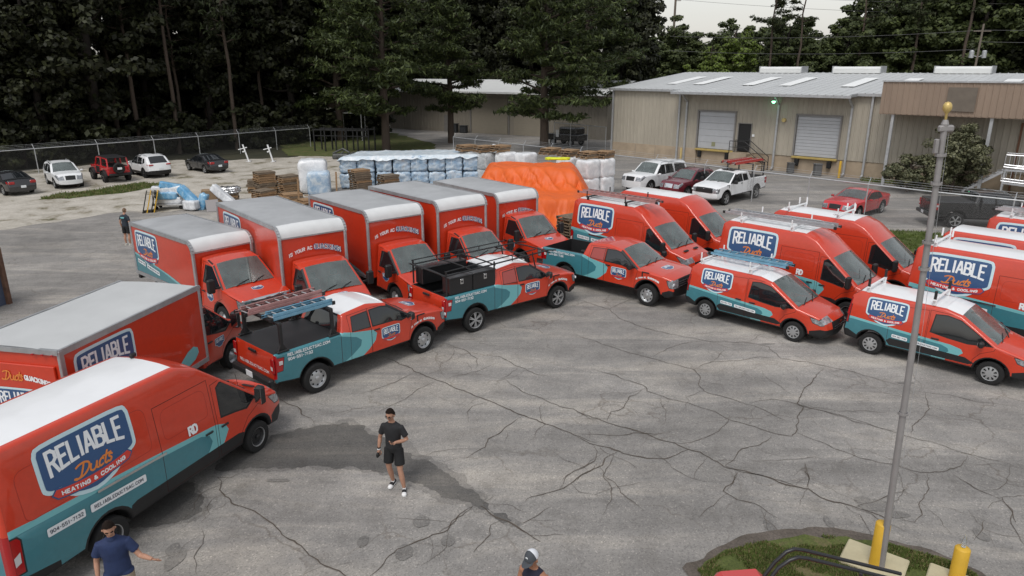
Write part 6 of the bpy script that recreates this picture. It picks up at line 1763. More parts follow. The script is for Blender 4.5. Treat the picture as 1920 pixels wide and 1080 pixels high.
# ------------------------------------------------------------------ private cars
def make_car(name, label, pos, ang, paint, wb, fo, ro, W, H, hood=(.95, 1.02), cowl=(.85, 1.05), wtop=.05, rtop=-1.25, rear='hatch', deck=None, belt=.98,
             rad=.34, wheel='alloy5', pB=-.25, pC=-1.25, quarter=None, low=None, rails=False, seam=SEAMW, grille=BLACKP, nose=.66, tailz=(.82, 1.02), roofglass=None, top=.22, stripe=None, sill=.30):
    t = thing(name, label, 'car'); place(t, pos, ang)
    xf = wb / 2 + fo; xr = -wb / 2 - ro
    hw = make_hw(W / 2, xr, xf, .10, .20, belt, top, H, .05, .9, .7)
    body_low = [(xf - .10, .24, .05, 'chin'), (xf - .01, .36, .06, 'bump'), (xf, nose - .14, .05, 'lamp'), (xf - .08, hood[0] - .12, .08, 'hood'), (xf - .32, hood[0], .2, 'hood'),
                (cowl[0], cowl[1], .04, 'wind'), (wtop, H - .07, .15, 'roof'), ((wtop + rtop) / 2, H, .6, 'roof'), (rtop, H - .07, .15, 'rglass')]
    if rear == 'hatch':
        body_low += [(xr + .12, belt + .10, .05, 'gate'), (xr + .02, .78, .08, 'gate'), (xr, .62, .04, 'rbump'), (xr + .06, .36, .06, 'rbump')]
    else:
        body_low += [(deck[0], deck[1], .06, 'trunk'), (xr + .10, deck[1] - .02, .06, 'gate'), (xr, .62, .06, 'rbump'), (xr + .06, .34, .06, 'rbump')]
    pts = [(xr + .12, sill + .02, .04, 'under')] + arch_pts(-wb / 2, rad, rad + .06, sill) + arch_pts(wb / 2, rad, rad + .06, sill - .02) + body_low
    zt = H - .13
    sl = (cowl[0] - wtop) / (cowl[1] - (H - .07))
    wt = lambda z: wtop + (z - (H - .07)) * sl
    w1 = [(pB, belt), (pB, zt), (wt(zt) - .06, zt), (wt(belt + .04) - .14, belt + .01)]
    w2 = [(pC, belt + .03), (pC + .12, zt - .04), (pB - .08, zt), (pB - .08, belt + .01)]
    objs = [('window', w1, GLASS, dict(trim=.02, recess=.005)), ('window', w2, GLASS, dict(trim=.02, recess=.005)),
            ('door', [(pB - .04, .36), (pB - .04, H - .09), (wt(H - .09) - .02, H - .09), (cowl[0] - .04, belt), (cowl[0] - .06, .36)], None, dict(seam=.008)),
            ('headlight', [(xf - .45, nose + .18), (xf - .30, nose + .22), (xf + .2, nose + .08), (xf + .2, nose - .10), (xf - .16, nose - .06)], LAMP, dict(trim=.01)),
            ('taillight', [(xr - .3, tailz[0]), (xr + .24, tailz[0] + .04), (xr + .34, tailz[1]), (xr - .3, tailz[1])], TAILR, {})]
    if rear == 'hatch' or quarter is None or True:
        objs.append(('door', [(pC - .02, .36), (pC + .06, H - .12), (pB - .06, H - .09), (pB - .06, .36)], None, dict(seam=.008)))
    if quarter: objs.append(('window', quarter, GLASS, dict(trim=.02, recess=.005)))
    mats = []
    if low: mats.append((BLACKP, [(xr - .5, 0), (xf + .5, 0), (xf + .5, low - .06), (xf - .3, low), (wb / 2 + rad + .1, low + .04), (wb / 2, rad * 2 + .15), (wb / 2 - rad - .12, low), (-wb / 2 + rad + .12, low), (-wb / 2, rad * 2 + .15), (-wb / 2 - rad - .1, low + .06), (xr - .5, low + .1)]))
    strips = {'wind': [(.90, 'windshield', WGLASS)], 'rglass': [(.84, 'rear_window', GLASS)], 'lamp': [(.46, 'grille', grille), (.60, 'body', paint), (1.0, 'headlight', LAMP)],
              'gate': [(.58, 'tailgate', paint), (1.0, 'body', paint)], 'chin': [(.6, 'lower_grille', BLACKP), (1, 'bumper', BLACKP if low else paint)], 'bump': [(1, 'bumper', paint)], 'rbump': [(1, 'rear_bumper', BLACKP if low else paint)]}
    if roofglass: strips['roof'] = [(.7, 'sunroof', GLASS), (1, 'body', paint)]
    bul = {'wind': .09, 'hood': .06, 'lamp': .13, 'bump': .13, 'roof': .04, 'rglass': .05, 'gate': .08, 'rbump': .08, 'trunk': .03}
    build_body(t, pts, hw, objs, mats, strips, .06, .3, paint, bul, seam)
    if True:
        for s in (1, -1):
            mb = MB(); mb.box((xr + (.05 if rear == 'hatch' else .02), s * (hw(xr + .1, .95) - .20), (tailz[0] + tailz[1]) / 2), (.10, .36, tailz[1] - tailz[0]), 0, .03); mb.build('taillight', TAILR, t)
    interior(t, cowl[0] - .04, cowl[1] - .02, wtop - .1, W * .40)
    plate(t, xr - .085, 0, .76 if rear == 'hatch' else .62)
    if rails:
        for s in (1, -1):
            mb = MB(); y = s * (hw(-.5, H) - .10); mb.tube([(wtop - .25, y, H - .04), (wtop - .4, y, H + .03), (rtop + .25, y, H + .03), (rtop + .1, y, H - .05)], .02, 6); mb.build('roof_rail', DARK if paint is not WHITE else GALV, t)
    for s in (1, -1): mirror(t, cowl[0] - .22, hw(cowl[0] - .2, belt), belt + .03, s, (.12, .18, .13), .07, paint)
    handle(t, hw, pB + .12, belt - .12, paint); handle(t, hw, pC + .28, belt - .12, paint)
    axle_set(t, wb, W / 2 - .12, wheel, rad, .21)
    return t, hw

def cpos(pt, ang, off):
    return (pt[0] + math.cos(R(ang)) * off, pt[1] + math.sin(R(ang)) * off)
# row along the left fence
make_car('sedan', 'dark grey sedan at the left edge, seen from behind', cpos((-32.9, 47.3), 143, 2.3), 143, DPAINT, 2.70, .95, 1.05, 1.82, 1.46, (.82, .95), (.95, .98), .15, -.95, 'sedan', (-1.60, 1.08), .94, .33, 'alloy5', -.3, -1.2, tailz=(.80, .98))
make_car('crossover', 'white crossover facing the camera beside the red open off-roader', cpos((-31.2, 49.9), -48, -2.35), -48, WHITE, 2.70, .93, 1.05, 1.84, 1.70, (1.02, 1.0), (.92, 1.10), .10, -1.75, 'hatch', None, 1.05, .36, 'alloy5', -.3, -1.25, [(-1.36, 1.10), (-1.30, 1.50), (-1.62, 1.46), (-1.75, 1.22)], .42, True, nose=.78, tailz=(.92, 1.12))
make_car('crossover', 'white crossover with black lower bumper parked with its back to the camera', cpos((-27.4, 55.2), 138, 2.3), 138, WHITE, 2.70, .93, 1.0, 1.86, 1.70, (1.02, 1.0), (.92, 1.10), .10, -1.72, 'hatch', None, 1.05, .36, 'dark5', -.3, -1.25, [(-1.36, 1.10), (-1.30, 1.50), (-1.60, 1.46), (-1.72, 1.22)], .50, True, nose=.78, tailz=(1.0, 1.10))
make_car('sedan', 'dark sedan parked at the right end of the row under the trees', cpos((-23.8, 57.8), 140, 2.3), 140, DPAINT, 2.70, .92, .95, 1.75, 1.43, (.80, .93), (.98, .96), .15, -.9, 'sedan', (-1.58, 1.04), .92, .32, 'alloy5', -.3, -1.15, tailz=(.78, .96))
# behind the fence, in front of the warehouse
make_car('large_suv', 'long white sport utility car left of the maroon car behind the fence', (10.1, 50.3), -137, WHITE, 3.30, 1.0, 1.25, 2.0, 1.90, (1.18, 1.1), (1.15, 1.20), .45, -2.55, 'hatch', None, 1.15, .39, 'alloy5', .0, -1.0, [(-2.45, 1.22), (-2.35, 1.66), (-1.15, 1.72), (-1.15, 1.20)], None, True, nose=.95, tailz=(.95, 1.3))
make_car('crossover', 'maroon crossover with a sunshade between the two white cars', (12.0, 47.95), -137, MAROON, 2.69, .93, .95, 1.84, 1.68, (1.02, 1.0), (.92, 1.10), .10, -1.65, 'hatch', None, 1.05, .35, 'alloy5', -.3, -1.25, [(-1.36, 1.10), (-1.30, 1.50), (-1.55, 1.46), (-1.66, 1.22)], None, True, nose=.80, tailz=(.95, 1.12), grille=CHROME)
make_car('coupe', 'red muscle coupe parked alone behind the fence', (20.1, 40.9), -140, CRED, 2.95, .98, 1.08, 1.92, 1.45, (.95, 1.0), (.80, 1.02), .0, -1.05, 'sedan', (-1.75, 1.10), .98, .36, 'alloy5', -.75, -1.25, None, None, False, SEAM, roofglass=None, nose=.74, tailz=(.84, .98))

# open red off-roader with spare wheel
jp = thing('off_roader', 'red open off-roader with black soft top and rear spare wheel', 'car'); place(jp, cpos((-29.3, 52.9), 137, 2.1), 137)
hwj = make_hw(.78, -2.05, 2.1, .02, .10, 1.2, .06, 1.85, .02, .8)
pj = [(-1.95, .55, .04, 'under')] + arch_pts(-1.22, .42, .52, .55) + arch_pts(1.22, .42, .52, .55) + [(1.85, .55, .03, 'front'), (1.90, 1.10, .06, 'hood'), (.72, 1.20, .03, 'top'), (-1.95, 1.18, .03, 'back')]
build_body(jp, pj, hwj, [('door', [(-.28, .62), (-.28, 1.14), (.55, 1.14), (.55, .62)], BLACKP, {})], [], {'top': [(.9, 'cabin', DARK)], 'front': [(.6, 'grille', BLACKP)]}, .04, .3, CRED, {'hood': .04})
mb = MB()
for s in (-1, 1):
    mb.tube([(.78, s * .72, 1.15), (.42, s * .66, 1.78), (-.45, s * .66, 1.82), (-1.75, s * .68, 1.76), (-1.90, s * .72, 1.15)], .055, 7); mb.tube([(-.45, s * .66, 1.82), (-.45, s * .72, .8)], .055, 7)
mb.build('roll_cage', CRED, jp)
mb = MB(); mb.box((-.72, 0, 1.84), (2.35, 1.40, .07), 0, .03); mb.build('soft_top', BLACKP, jp)
mb = MB(); mb.add([(.80, -.68, 1.20), (.80, .68, 1.20), (.45, .62, 1.76), (.45, -.62, 1.76)], [(0, 1, 2, 3)]); mb.build('windshield', WGLASS, jp)
for s in (-1, 1):
    for x in (-1.22, 1.22):
        mb = MB(); a = arch_pts(x, .42, .54, .52); n = len(a)
        mb.add([(p[0], s * .76, p[1]) for p in a] + [(p[0], s * .97, p[1] - .02) for p in a], [(i, i + 1, n + i + 1, n + i) for i in range(n - 1)]); mb.build('fender_flare', BLACKP, jp)
    mb = MB(); mb.box((-2.0, s * .66, 1.02), (.07, .14, .22), 0, .02); mb.build('taillight', TAILR, jp)
mb = MB(); mb.box((-2.08, 0, .62), (.2, 1.5, .18), 0, .04); mb.build('rear_bumper', BLACKP, jp)
ty, ri = wheel_mesh('dark5', .40, .27); sp_ = link('spare_wheel', ty, jp, (-2.17, .05, 1.08), (0, 0, R(-90))); link('rim', ri, sp_)
mb = MB(); mb.box((-2.33, .05, 1.08), (.012, .32, .17)); mb.build('number_plate', WPRINT, jp)
axle_set(jp, 2.44, .80, 'dark5', .42, .28)
# sunroof of the white pickup and its rack
mb = MB()
for x in (-2.7, -1.25):
    for s in (-1, 1): mb.box((x, s * .9, 1.85), (.07, .07, .9))
    mb.box((x, 0, 2.28), (.08, 1.9, .07))
mb.build('ladder_rack', BLACKP, pW)
mb = MB(); mb.box((-.1, 0, 1.985), (.85, .85, .012)); mb.build('sunroof', GLASS, pW)

# ------------------------------------------------------------------ roof racks and ladders
def local_to_world(o, p):
    a = o.rotation_euler.z; c, s = math.cos(a), math.sin(a)
    return (o.location.x + c * p[0] - s * p[1], o.location.y + s * p[0] + c * p[1], p[2])

PINKF = mat('faded_red_fibreglass', (.40, .21, .20), .5, var=.2, vscale=4)
BLUEF = mat('blue_fibreglass', (.15, .32, .44), .5, var=.2, vscale=4)
REDF = mat('red_fibreglass', (.50, .06, .05), .5)
RUNG = mat('ladder_rung_metal', (.55, .55, .55), .4, metal=.7)
def ladder(label, car, p0, p1, w, rails, nr, rh=.072, group='ladders on the vehicles', double=True):
    """p0, p1: ends of the centre line in the coordinates of the vehicle it rests on"""
    a = Vector(local_to_world(car, p0)); b = Vector(local_to_world(car, p1)); d = b - a; L = d.length
    t = thing('ladder', label, 'ladder', tuple(a), math.atan2(d.y, d.x), group)
    t.rotation_euler = (0, -math.asin(d.z / L), math.atan2(d.y, d.x))
    lay = ((0.0, 0.0, L, w), (rh * 1.05, L * .06, L * .98, w * .84)) if double else ((0.0, 0.0, L, w),)
    for k, (z, x0, x1, ww) in enumerate(lay):
        for s in (-1, 1):
            mb = MB(); mb.box(((x0 + x1) / 2, s * ww / 2, z), (x1 - x0, .03, rh), 0, .004); mb.box(((x0 + x1) / 2, s * (ww / 2 - .02), z + rh / 2 - .006), (x1 - x0, .05, .012)); mb.box(((x0 + x1) / 2, s * (ww / 2 - .02), z - rh / 2 + .006), (x1 - x0, .05, .012)); mb.build('rail', rails, t)
        me = None
        for i in range(nr):
            x = x0 + (x1 - x0) * (i + .5) / nr
            if me is None:
                mb = MB(); mb.box((0, 0, 0), (.035, ww - .02, .03), 0, .008); me = mb.mesh('rung', RUNG)
            link('rung', me, t, (x, 0, z))
    for s in (-1, 1):
        for x in (.03, L - .03):
            mb = MB(); mb.box((x, s * w / 2, 0), (.10, .05, rh + .03), 0, .01); mb.build('foot', BLACKP, t)
    return t

vans = [o for o in bpy.data.objects if o.parent is None and o.name.startswith('cargo_van')]
byl = {o['label']: o for o in vans}
def van(s): return next(o for k, o in byl.items() if s in k)
def rack(car, hw, xs, z, m, tall=True, style='flat'):
    W = hw(0, z) - .02
    for x in xs:
        mb = MB(); mb.box((x, 0, z + .15), (.07, 2 * W + .10, .05), 0, .01)
        for s in (-1, 1):
            mb.box((x, s * W * .93, z + .07), (.10, .07, .18), 0, .015)
            if tall: mb.box((x, s * (W + .02), z + .27), (.045, .045, .26), 0, .01)
        if style == 'arm': mb.bar((x, -W - .05, z + .17), (x, -W - .42, z + .22), .05, .05); mb.box((x + .15, W * .6, z + .28), (.05, .05, .26), 0, .01); mb.box((x - .15, W * .6, z + .28), (.05, .05, .26), 0, .01)
        mb.build('roof_rack', m, car)
V1, V3, V4, V5, V7 = van('pink ladder on top'), van('long aluminium'), van('empty white rack, just'), van('cut by the right'), van('farthest red')
rack(V1, hwH, (-2.3, -.3), 2.74, BLACKP); rack(V3, hwH, (-2.3, -.4), 2.74, WHITE); rack(V4, hwH, (-2.4, -.5), 2.74, WHITE, True, 'arm'); rack(V5, hwH, (-2.5, .1), 2.74, WHITE, True, 'arm'); rack(V7, hwH, (-2.3, -.3), 2.74, WHITE)
TCs = [o for o in bpy.data.objects if o.parent is None and o.name.startswith('compact_van')]
TC1 = next(o for o in TCs if 'blue ladder' in o['label']); TC2 = next(o for o in TCs if 'flagpole' in o['label'])
rack(TC1, hwC, (-1.9, -.15), 1.83, WHITE); rack(TC2, hwC, (-1.85, -.1), 1.83, WHITE, False)
for x in (-1.85, -.1):
    for s in (-1, 1):
        mb = MB(); mb.box((x, s * .70, 2.12), (.07, .06, .26), 0, .012); mb.build('rack_stop', BLACKP, TC2)
mb = MB(); mb.tube([(-2.4, .3, 2.92), (.1, .3, 2.92)], .06, 8); mb.build('conduit_tube', WHITE, V1)
ladder('pink fibreglass extension ladder on the van beside the orange tarp', V1, (-3.1, -.25, 2.99), (1.0, -.25, 2.99), .42, PINKF, 13)
ladder('long aluminium extension ladder on the van behind the blue ladder', V3, (-3.25, -.2, 2.99), (.95, -.2, 2.99), .42, ALU, 13)
ladder('blue fibreglass step ladder on the small van', TC1, (-2.0, .12, 2.09), (.82, .12, 2.09), .45, BLUEF, 9)
ladder('pink ladder lying across the rack of the covered pickup', pA, (-3.10, .32, 2.22), (-.70, .40, 2.22), .46, PINKF, 8)
ladder('blue ladder lying across the rack of the covered pickup', pA, (-2.86, -.52, 2.22), (-.98, -.50, 2.22), .44, BLUEF, 6)
ladder('aluminium ladder on the farthest van at the right edge', V7, (-3.0, -.2, 2.99), (.9, -.2, 2.99), .42, ALU, 12)
ladder('red ladder on top of the other one on the farthest van', V7, (-2.4, .3, 2.99), (1.2, .3, 2.99), .40, REDF, 11)
ladder('red ladder on the near side of the white pickup behind the fence', pW, (-3.3, .35, 2.36), (.4, .35, 2.36), .40, REDF, 11)
ladder('red ladder on the far side of the white pickup behind the fence', pW, (-3.2, -.35, 2.36), (.2, -.35, 2.40), .40, REDF, 11)

# ------------------------------------------------------------------ the machine cut by the lower edge
um = thing('utility_machine', 'red machine with a black tubular frame cut by the lower edge', 'machine', (4.14, 8.65, 0), R(6))
mb = MB(); mb.box((-.75, .0, .86), (.8, .7, .30), 0, .13); mb.box((-.1, 0, .45), (2.0, .8, .30), 0, .08); mb.build('body', mat('machine_red', (.52, .06, .06), .4, coat=.3), um, smooth=50)
mb = MB()
for y, dz in ((.10, 0), (-.02, -.05)):
    mb.tube([(-.55, y, .7), (-.26, y, 1.20), (-.10, y, 1.37 + dz), (.02, y, 1.41 + dz), (.16, y, 1.38 + dz), (.95, y - .05, 1.14 + dz), (1.7, y - .1, .91 + dz)], .028, 10)
mb.tube([(.95, -.15, 1.1), (.95, -.15, .5)], .025, 8); mb.build('tubular_frame', mat('black_tube', (.02, .02, .022), .35), um, smooth=60)
for x in (-.75, .75):
    for s in (-1, 1): add_wheel(um, x, s * .48 - .1, 'steel', .26, .22)

# ------------------------------------------------------------------ pallets, bundles and tarp
WOODP = mat('pallet_wood', (.33, .21, .115), .85, var=.25, vscale=2.5, stretch=(1, 4, 4)); WOODG = mat('grey_pallet_wood', (.20, .155, .11), .9, var=.3, vscale=2.5, stretch=(1, 4, 4))
def pallet_mesh(m):
    mb = MB(); r = random.Random(3)
    for i in range(7): mb.box((0, -.44 + i * .147 + r.uniform(-.01, .01), .135), (1.2, .098, .02))
    for y in (-.46, 0, .46): mb.box((0, y, .072), (1.2, .04, .09))
    for i in range(7): mb.box((-.55 + i * .183, 0, .1265), (.09, 1.0, .012)) if False else None
    for x in (-.53, 0, .53): mb.box((x, 0, .013), (.1, 1.0, .02))
    return mb.mesh('pallet', m)
PM = [pallet_mesh(WOODP), pallet_mesh(WOODG)]
pr = random.Random(5)
def stack(x, y, n, rz, label, group, gy=0, z0=0, mix=.5):
    for k in range(n):
        o = link('pallet', PM[0 if pr.random() < mix else 1], None, (x + pr.uniform(-.05, .05), y + pr.uniform(-.05, .05), z0 + k * .147), (pr.uniform(-.01, .01), pr.uniform(-.01, .01), R(rz + pr.uniform(-4, 4))))
        tag(o, label + (', topmost' if k == n - 1 else ''), 'pallet', group + (' top' if k == n - 1 else ''))
stack(-16.6, 47.3, 11, 40, 'wooden pallet in the tall leaning stack left of the white bundle', 'pallets of the tall leaning stack', 0, 0, .6)
stack(-15.2, 47.6, 9, 46, 'wooden pallet in the wide stack beside the tall leaning one', 'pallets of the wide stack', 0, 0, .6)
stack(-14.3, 45.6, 3, 30, 'pale wooden pallet in the low stack in front of the white bundle', 'pallets of the low front stack', 0, 0, .9)
stack(-12.9, 44.3, 2, 40, 'pale wooden pallet lying behind the second box truck', 'pallets lying behind the second box truck', 0, 0, .9)
stack(-10.4, 48.3, 11, 42, 'grey pallet in the stack between the white and blue bundles', 'pallets of the grey stack', 0, 0, .2)
stack(-8.6, 48.9, 8, 42, 'grey pallet in the lower stack in front of the blue bundles', 'pallets of the lower grey stack', 0, 0, .3)
stack(-7.2, 47.9, 5, 42, 'pallet in the small stack behind the third box truck', 'pallets of the small stack', 0, 0, .8)
stack(3.0, 34.6, 8, 38, 'pallet in the stack between the orange tarp and the van', 'pallets of the stack by the tarp', 0, 0, .5)
stack(-17.6, 48.6, 6, 15, 'pallet in the stack behind the tall leaning stack', 'pallets behind the tall leaning stack', 0, 0, .4)
stack(-16.0, 45.2, 5, 55, 'pallet in the low stack in front of the tall leaning stack', 'pallets in front of the tall leaning stack', 0, 0, .7)
stack(-18.2, 45.0, 4, 20, 'pallet in the low stack under the crumpled foil', 'pallets under the foil', 0, 0, .5)
stack(-15.0, 51.2, 5, 10, 'pallet in the stack behind the white bundle', 'pallets behind the white bundle', 0, 0, .3)
stack(-7.0, 60.5, 3, 75, 'pallet in the flat pile behind the blue bundles', 'pallets of the flat pile', 0, 0, .4)

def lump(name, sx, sy, sz, seed, mats, amp=.06, n=9, freq=2.2):
    """rounded, creased bundle"""
    r = random.Random(seed); V = []; F = []; idx = {}
    def vid(p):
        k = tuple(round(c, 4) for c in p)
        if k not in idx:
            idx[k] = len(V)
            q = Vector(p); m = max(abs(q.x), abs(q.y), abs(q.z))
            l = (abs(q.x) ** 8 + abs(q.y) ** 8 + abs(q.z) ** 8) ** .125
            q = q * (m / l)
            e = noise.noise(q * freq + Vector((seed, 0, 0))) + .6 * noise.noise(q * freq * 2.6 + Vector((0, seed, 0))) + .3 * noise.noise(q * freq * 6)
            q = q * (1 + amp * e)
            V.append((q.x * sx / 2, q.y * sy / 2, max(-sz / 2, q.z * sz / 2) + sz / 2))
        return idx[k]
    for ax in range(3):
        for sg in (-1, 1):
            for i in range(n):
                for j in range(n):
                    q = []
                    for di, dj in ((0, 0), (1, 0), (1, 1), (0, 1)):
                        u = -1 + 2 * (i + di) / n; w = -1 + 2 * (j + dj) / n
                        p = [0, 0, 0]; p[ax] = sg; p[(ax + 1) % 3] = u; p[(ax + 2) % 3] = w
                        q.append(vid(p))
                    F.append(tuple(q if sg > 0 else q[::-1]))
    me = bpy.data.meshes.new(name); me.from_pydata(V, [], F)
    for m in (mats if isinstance(mats, list) else [mats]): me.materials.append(m)
    me.polygons.foreach_set('use_smooth', [True] * len(F)); me.update()
    return me
def wrap_mat(name, a, b, rough=.32):
    m, nt, bs, vec = node_mat(name)
    c = ramp(nt, nz(nt, vec, 1.9, 6, .7, 1.2), [(.36, a), (.50, tuple((p + q) / 2 for p, q in zip(a, b))), (.60, b)])
    nt.links.new(c, bs.inputs['Base Color']); bs.inputs['Roughness'].default_value = rough; bs.inputs['Coat Weight'].default_value = .25
    bp = nt.nodes.new('ShaderNodeBump'); bp.inputs['Strength'].default_value = .5; bp.inputs['Distance'].default_value = .03
    nt.links.new(nz(nt, vec, 7, 6, .7, 1.0), bp.inputs['Height']); nt.links.new(bp.outputs[0], bs.inputs['Normal'])
    return m
BLUEW = wrap_mat('blue_white_wrap', (.24, .38, .54), (.56, .64, .70)); CLEARW = wrap_mat('clear_white_wrap', (.46, .48, .50), (.70, .72, .74)); WHITEW = wrap_mat('white_wrap', (.62, .64, .66), (.80, .81, .82)); GREYW = wrap_mat('grey_wrap', (.30, .32, .33), (.55, .57, .58))
BL = [lump('wrapped_bundle', 1.22, 1.18, 1.12, 11 + i, BLUEW, .11, 12, 2.6) for i in range(3)]
CL = [lump('wrapped_bundle', 1.25, 1.15, 1.2, 21 + i, GREYW, .06) for i in range(2)]; WL = [lump('wrapped_bundle', 1.3, 1.2, 1.25, 31 + i, WHITEW, .06) for i in range(2)]
ux, uy = math.cos(R(9)), math.sin(R(9))
for lay in range(2):
    for i in range(8):
        for j in range(3):
            p = Vector((-11.6, 50.4)) + Vector((ux, uy)) * (i * 1.24 + .5 * j) + Vector((-uy, ux)) * (j * 1.2)
            o = link('wrapped_bundle', BL[(i + j * 2 + lay) % 3], None, (p.x, p.y, .05 + lay * 1.08), (0, 0, R(9 + pr.uniform(-4, 4)) + (pi / 2) * pr.randint(0, 3)))
            o.scale = (pr.uniform(.93, 1.06), pr.uniform(.93, 1.06), pr.uniform(.9, 1.04))
            tag(o, 'blue and white plastic wrapped bundle in the ' + ('upper' if lay else 'lower') + ' layer of the long row', 'bundle', 'blue bundles, ' + ('upper' if lay else 'lower') + ' layer')
for i, (x, y, z, ms, lb) in enumerate(((-3.1, 52.4, .05, CL, 'lower grey wrapped bundle right of the blue row'), (-3.1, 52.4, 1.2, CL, 'upper grey wrapped bundle right of the blue row'), (-1.8, 51.4, .05, CL, 'lower grey wrapped bundle left of the orange tarp'), (-1.8, 51.4, 1.2, CL, 'upper grey wrapped bundle left of the orange tarp'),
        (-.4, 50.9, .05, WL, 'lower white bundle behind the orange tarp at left'), (-.4, 50.9, 1.25, WL, 'upper white bundle behind the orange tarp at left'), (1.0, 50.6, .05, WL, 'lower white bundle behind the middle of the tarp'), (1.0, 50.6, 1.25, WL, 'upper white bundle behind the middle of the tarp'),
        (5.0, 46.8, .05, WL, 'lower white bundle right of the orange tarp, nearest it'), (5.0, 46.8, 1.22, WL, 'upper white bundle right of the orange tarp, nearest it'), (6.1, 47.6, .05, WL, 'lower white bundle nearest the fence'), (6.1, 47.6, 1.22, WL, 'upper white bundle nearest the fence'), (3.8, 48.2, .05, WL, 'lower white bundle behind the right end of the tarp'), (3.8, 48.2, 1.22, WL, 'upper white bundle behind the right end of the tarp'))):
    tag(link('wrapped_bundle', ms[i % 2], None, (x, y, z), (0, 0, R(40 + pr.uniform(-5, 5)))), lb, 'bundle', 'white and grey wrapped bundles')
for k, (x, y, z, rz) in enumerate(((-3.4, 52.3, 2.42, 30), (-2.1, 51.7, 2.42, 34), (-.9, 51.2, 2.50, 40), (2.6, 49.4, 2.50, 40), (3.8, 48.5, 2.48, 44), (5.0, 47.4, 2.48, 38), (6.1, 47.7, 2.48, 46))):
    for q in range(3):
        o = link('pallet', PM[q % 2], None, (x + .05 * q, y, z + q * .147), (0, 0, R(rz + 6 * q)))
        tag(o, 'pallet lying on the wrapped bundles ' + ('left of' if k < 3 else 'behind the right end of') + ' the orange tarp', 'pallet', 'pallets on the bundles, ' + ('left' if k < 3 else 'right'))
# clear sheet thrown over the blue row
V = []; NX2, NY2 = 70, 30
for j in range(NY2 + 1):
    for i in range(NX2 + 1):
        a = -.75 + i / NX2 * 10.6; b = -.72 + j / NY2 * 3.9
        p = Vector((-11.6, 50.4)) + Vector((ux, uy)) * (a + .35 * (b + .7)) + Vector((-uy, ux)) * b
        z = 2.27 + .05 * noise.noise(Vector((a * 1.1, b * 1.1, 3))) + .09 * (.4 - abs(noise.noise(Vector((a * 2.1, b * 2.6, 8))))) + .03 * noise.noise(Vector((a * 6, b * 6, 2)))
        e = min(j / NY2 * 3.9, 3.9 - j / NY2 * 3.9, i / NX2 * 10.6, 10.6 - i / NX2 * 10.6)
        z -= .42 * (1 - smoothstep(0, .22, e)) * (.6 + .6 * noise.noise(Vector((a * 1.6, b * 1.6, 14))))
        V.append((p.x, p.y, z))
me = bpy.data.meshes.new('plastic_sheet'); me.from_pydata(V, [], [(j * (NX2 + 1) + i, j * (NX2 + 1) + i + 1, (j + 1) * (NX2 + 1) + i + 1, (j + 1) * (NX2 + 1) + i) for j in range(NY2) for i in range(NX2)])
me.materials.append(wrap_mat('pale_blue_sheet', (.50, .60, .67), (.72, .76, .79), .3)); me.polygons.foreach_set('use_smooth', [True] * len(me.polygons)); me.update()
tag(link('plastic_sheet', me), 'pale blue plastic sheet spread over the long row of bundles', 'sheet')
big = link('wrapped_bundle', lump('wrapped_bundle', 1.9, 1.6, 2.25, 51, WHITEW, .05), None, (-13.6, 48.4, .05), (0, 0, R(12))); tag(big, 'tall white wrapped bundle behind the second box truck', 'bundle')
tag(link('wrapped_bundle', lump('wrapped_bundle', 1.5, 1.1, 1.6, 53, BLUEW, .05), None, (-12.9, 47.1, .05), (0, 0, R(12))), 'blue bundle standing against the tall white bundle', 'bundle')
for i, (x, y, h) in enumerate(((-13.6, 44.6, 1.5), (-11.6, 46.4, 1.7))):
    mb = MB(); mb.box((0, 0, h / 2), (.10, .05, h)); tag(mb.build('timber_post', WOODP, None, (x, y, 0), (0, R(2), R(30))), ['pale timber post in front of the blue bundle', 'pale timber post right of the blue bundle'][i], 'post')

plm = MB(); plm.box((0, 0, .03), (1.6, .14, .05)); PLK = plm.mesh('timber_plank', WOODP)
for k in range(14):
    tag(link('timber_plank', PLK, None, (-13.7 + pr.uniform(-1.6, 1.8), 44.6 + pr.uniform(-1.2, 1.6), .02 + .055 * (k % 5)), (pr.uniform(-.06, .06), pr.uniform(-.08, .08), pr.uniform(0, 3.1))), 'loose pale plank on the ground behind the first two box trucks', 'plank', 'loose planks')
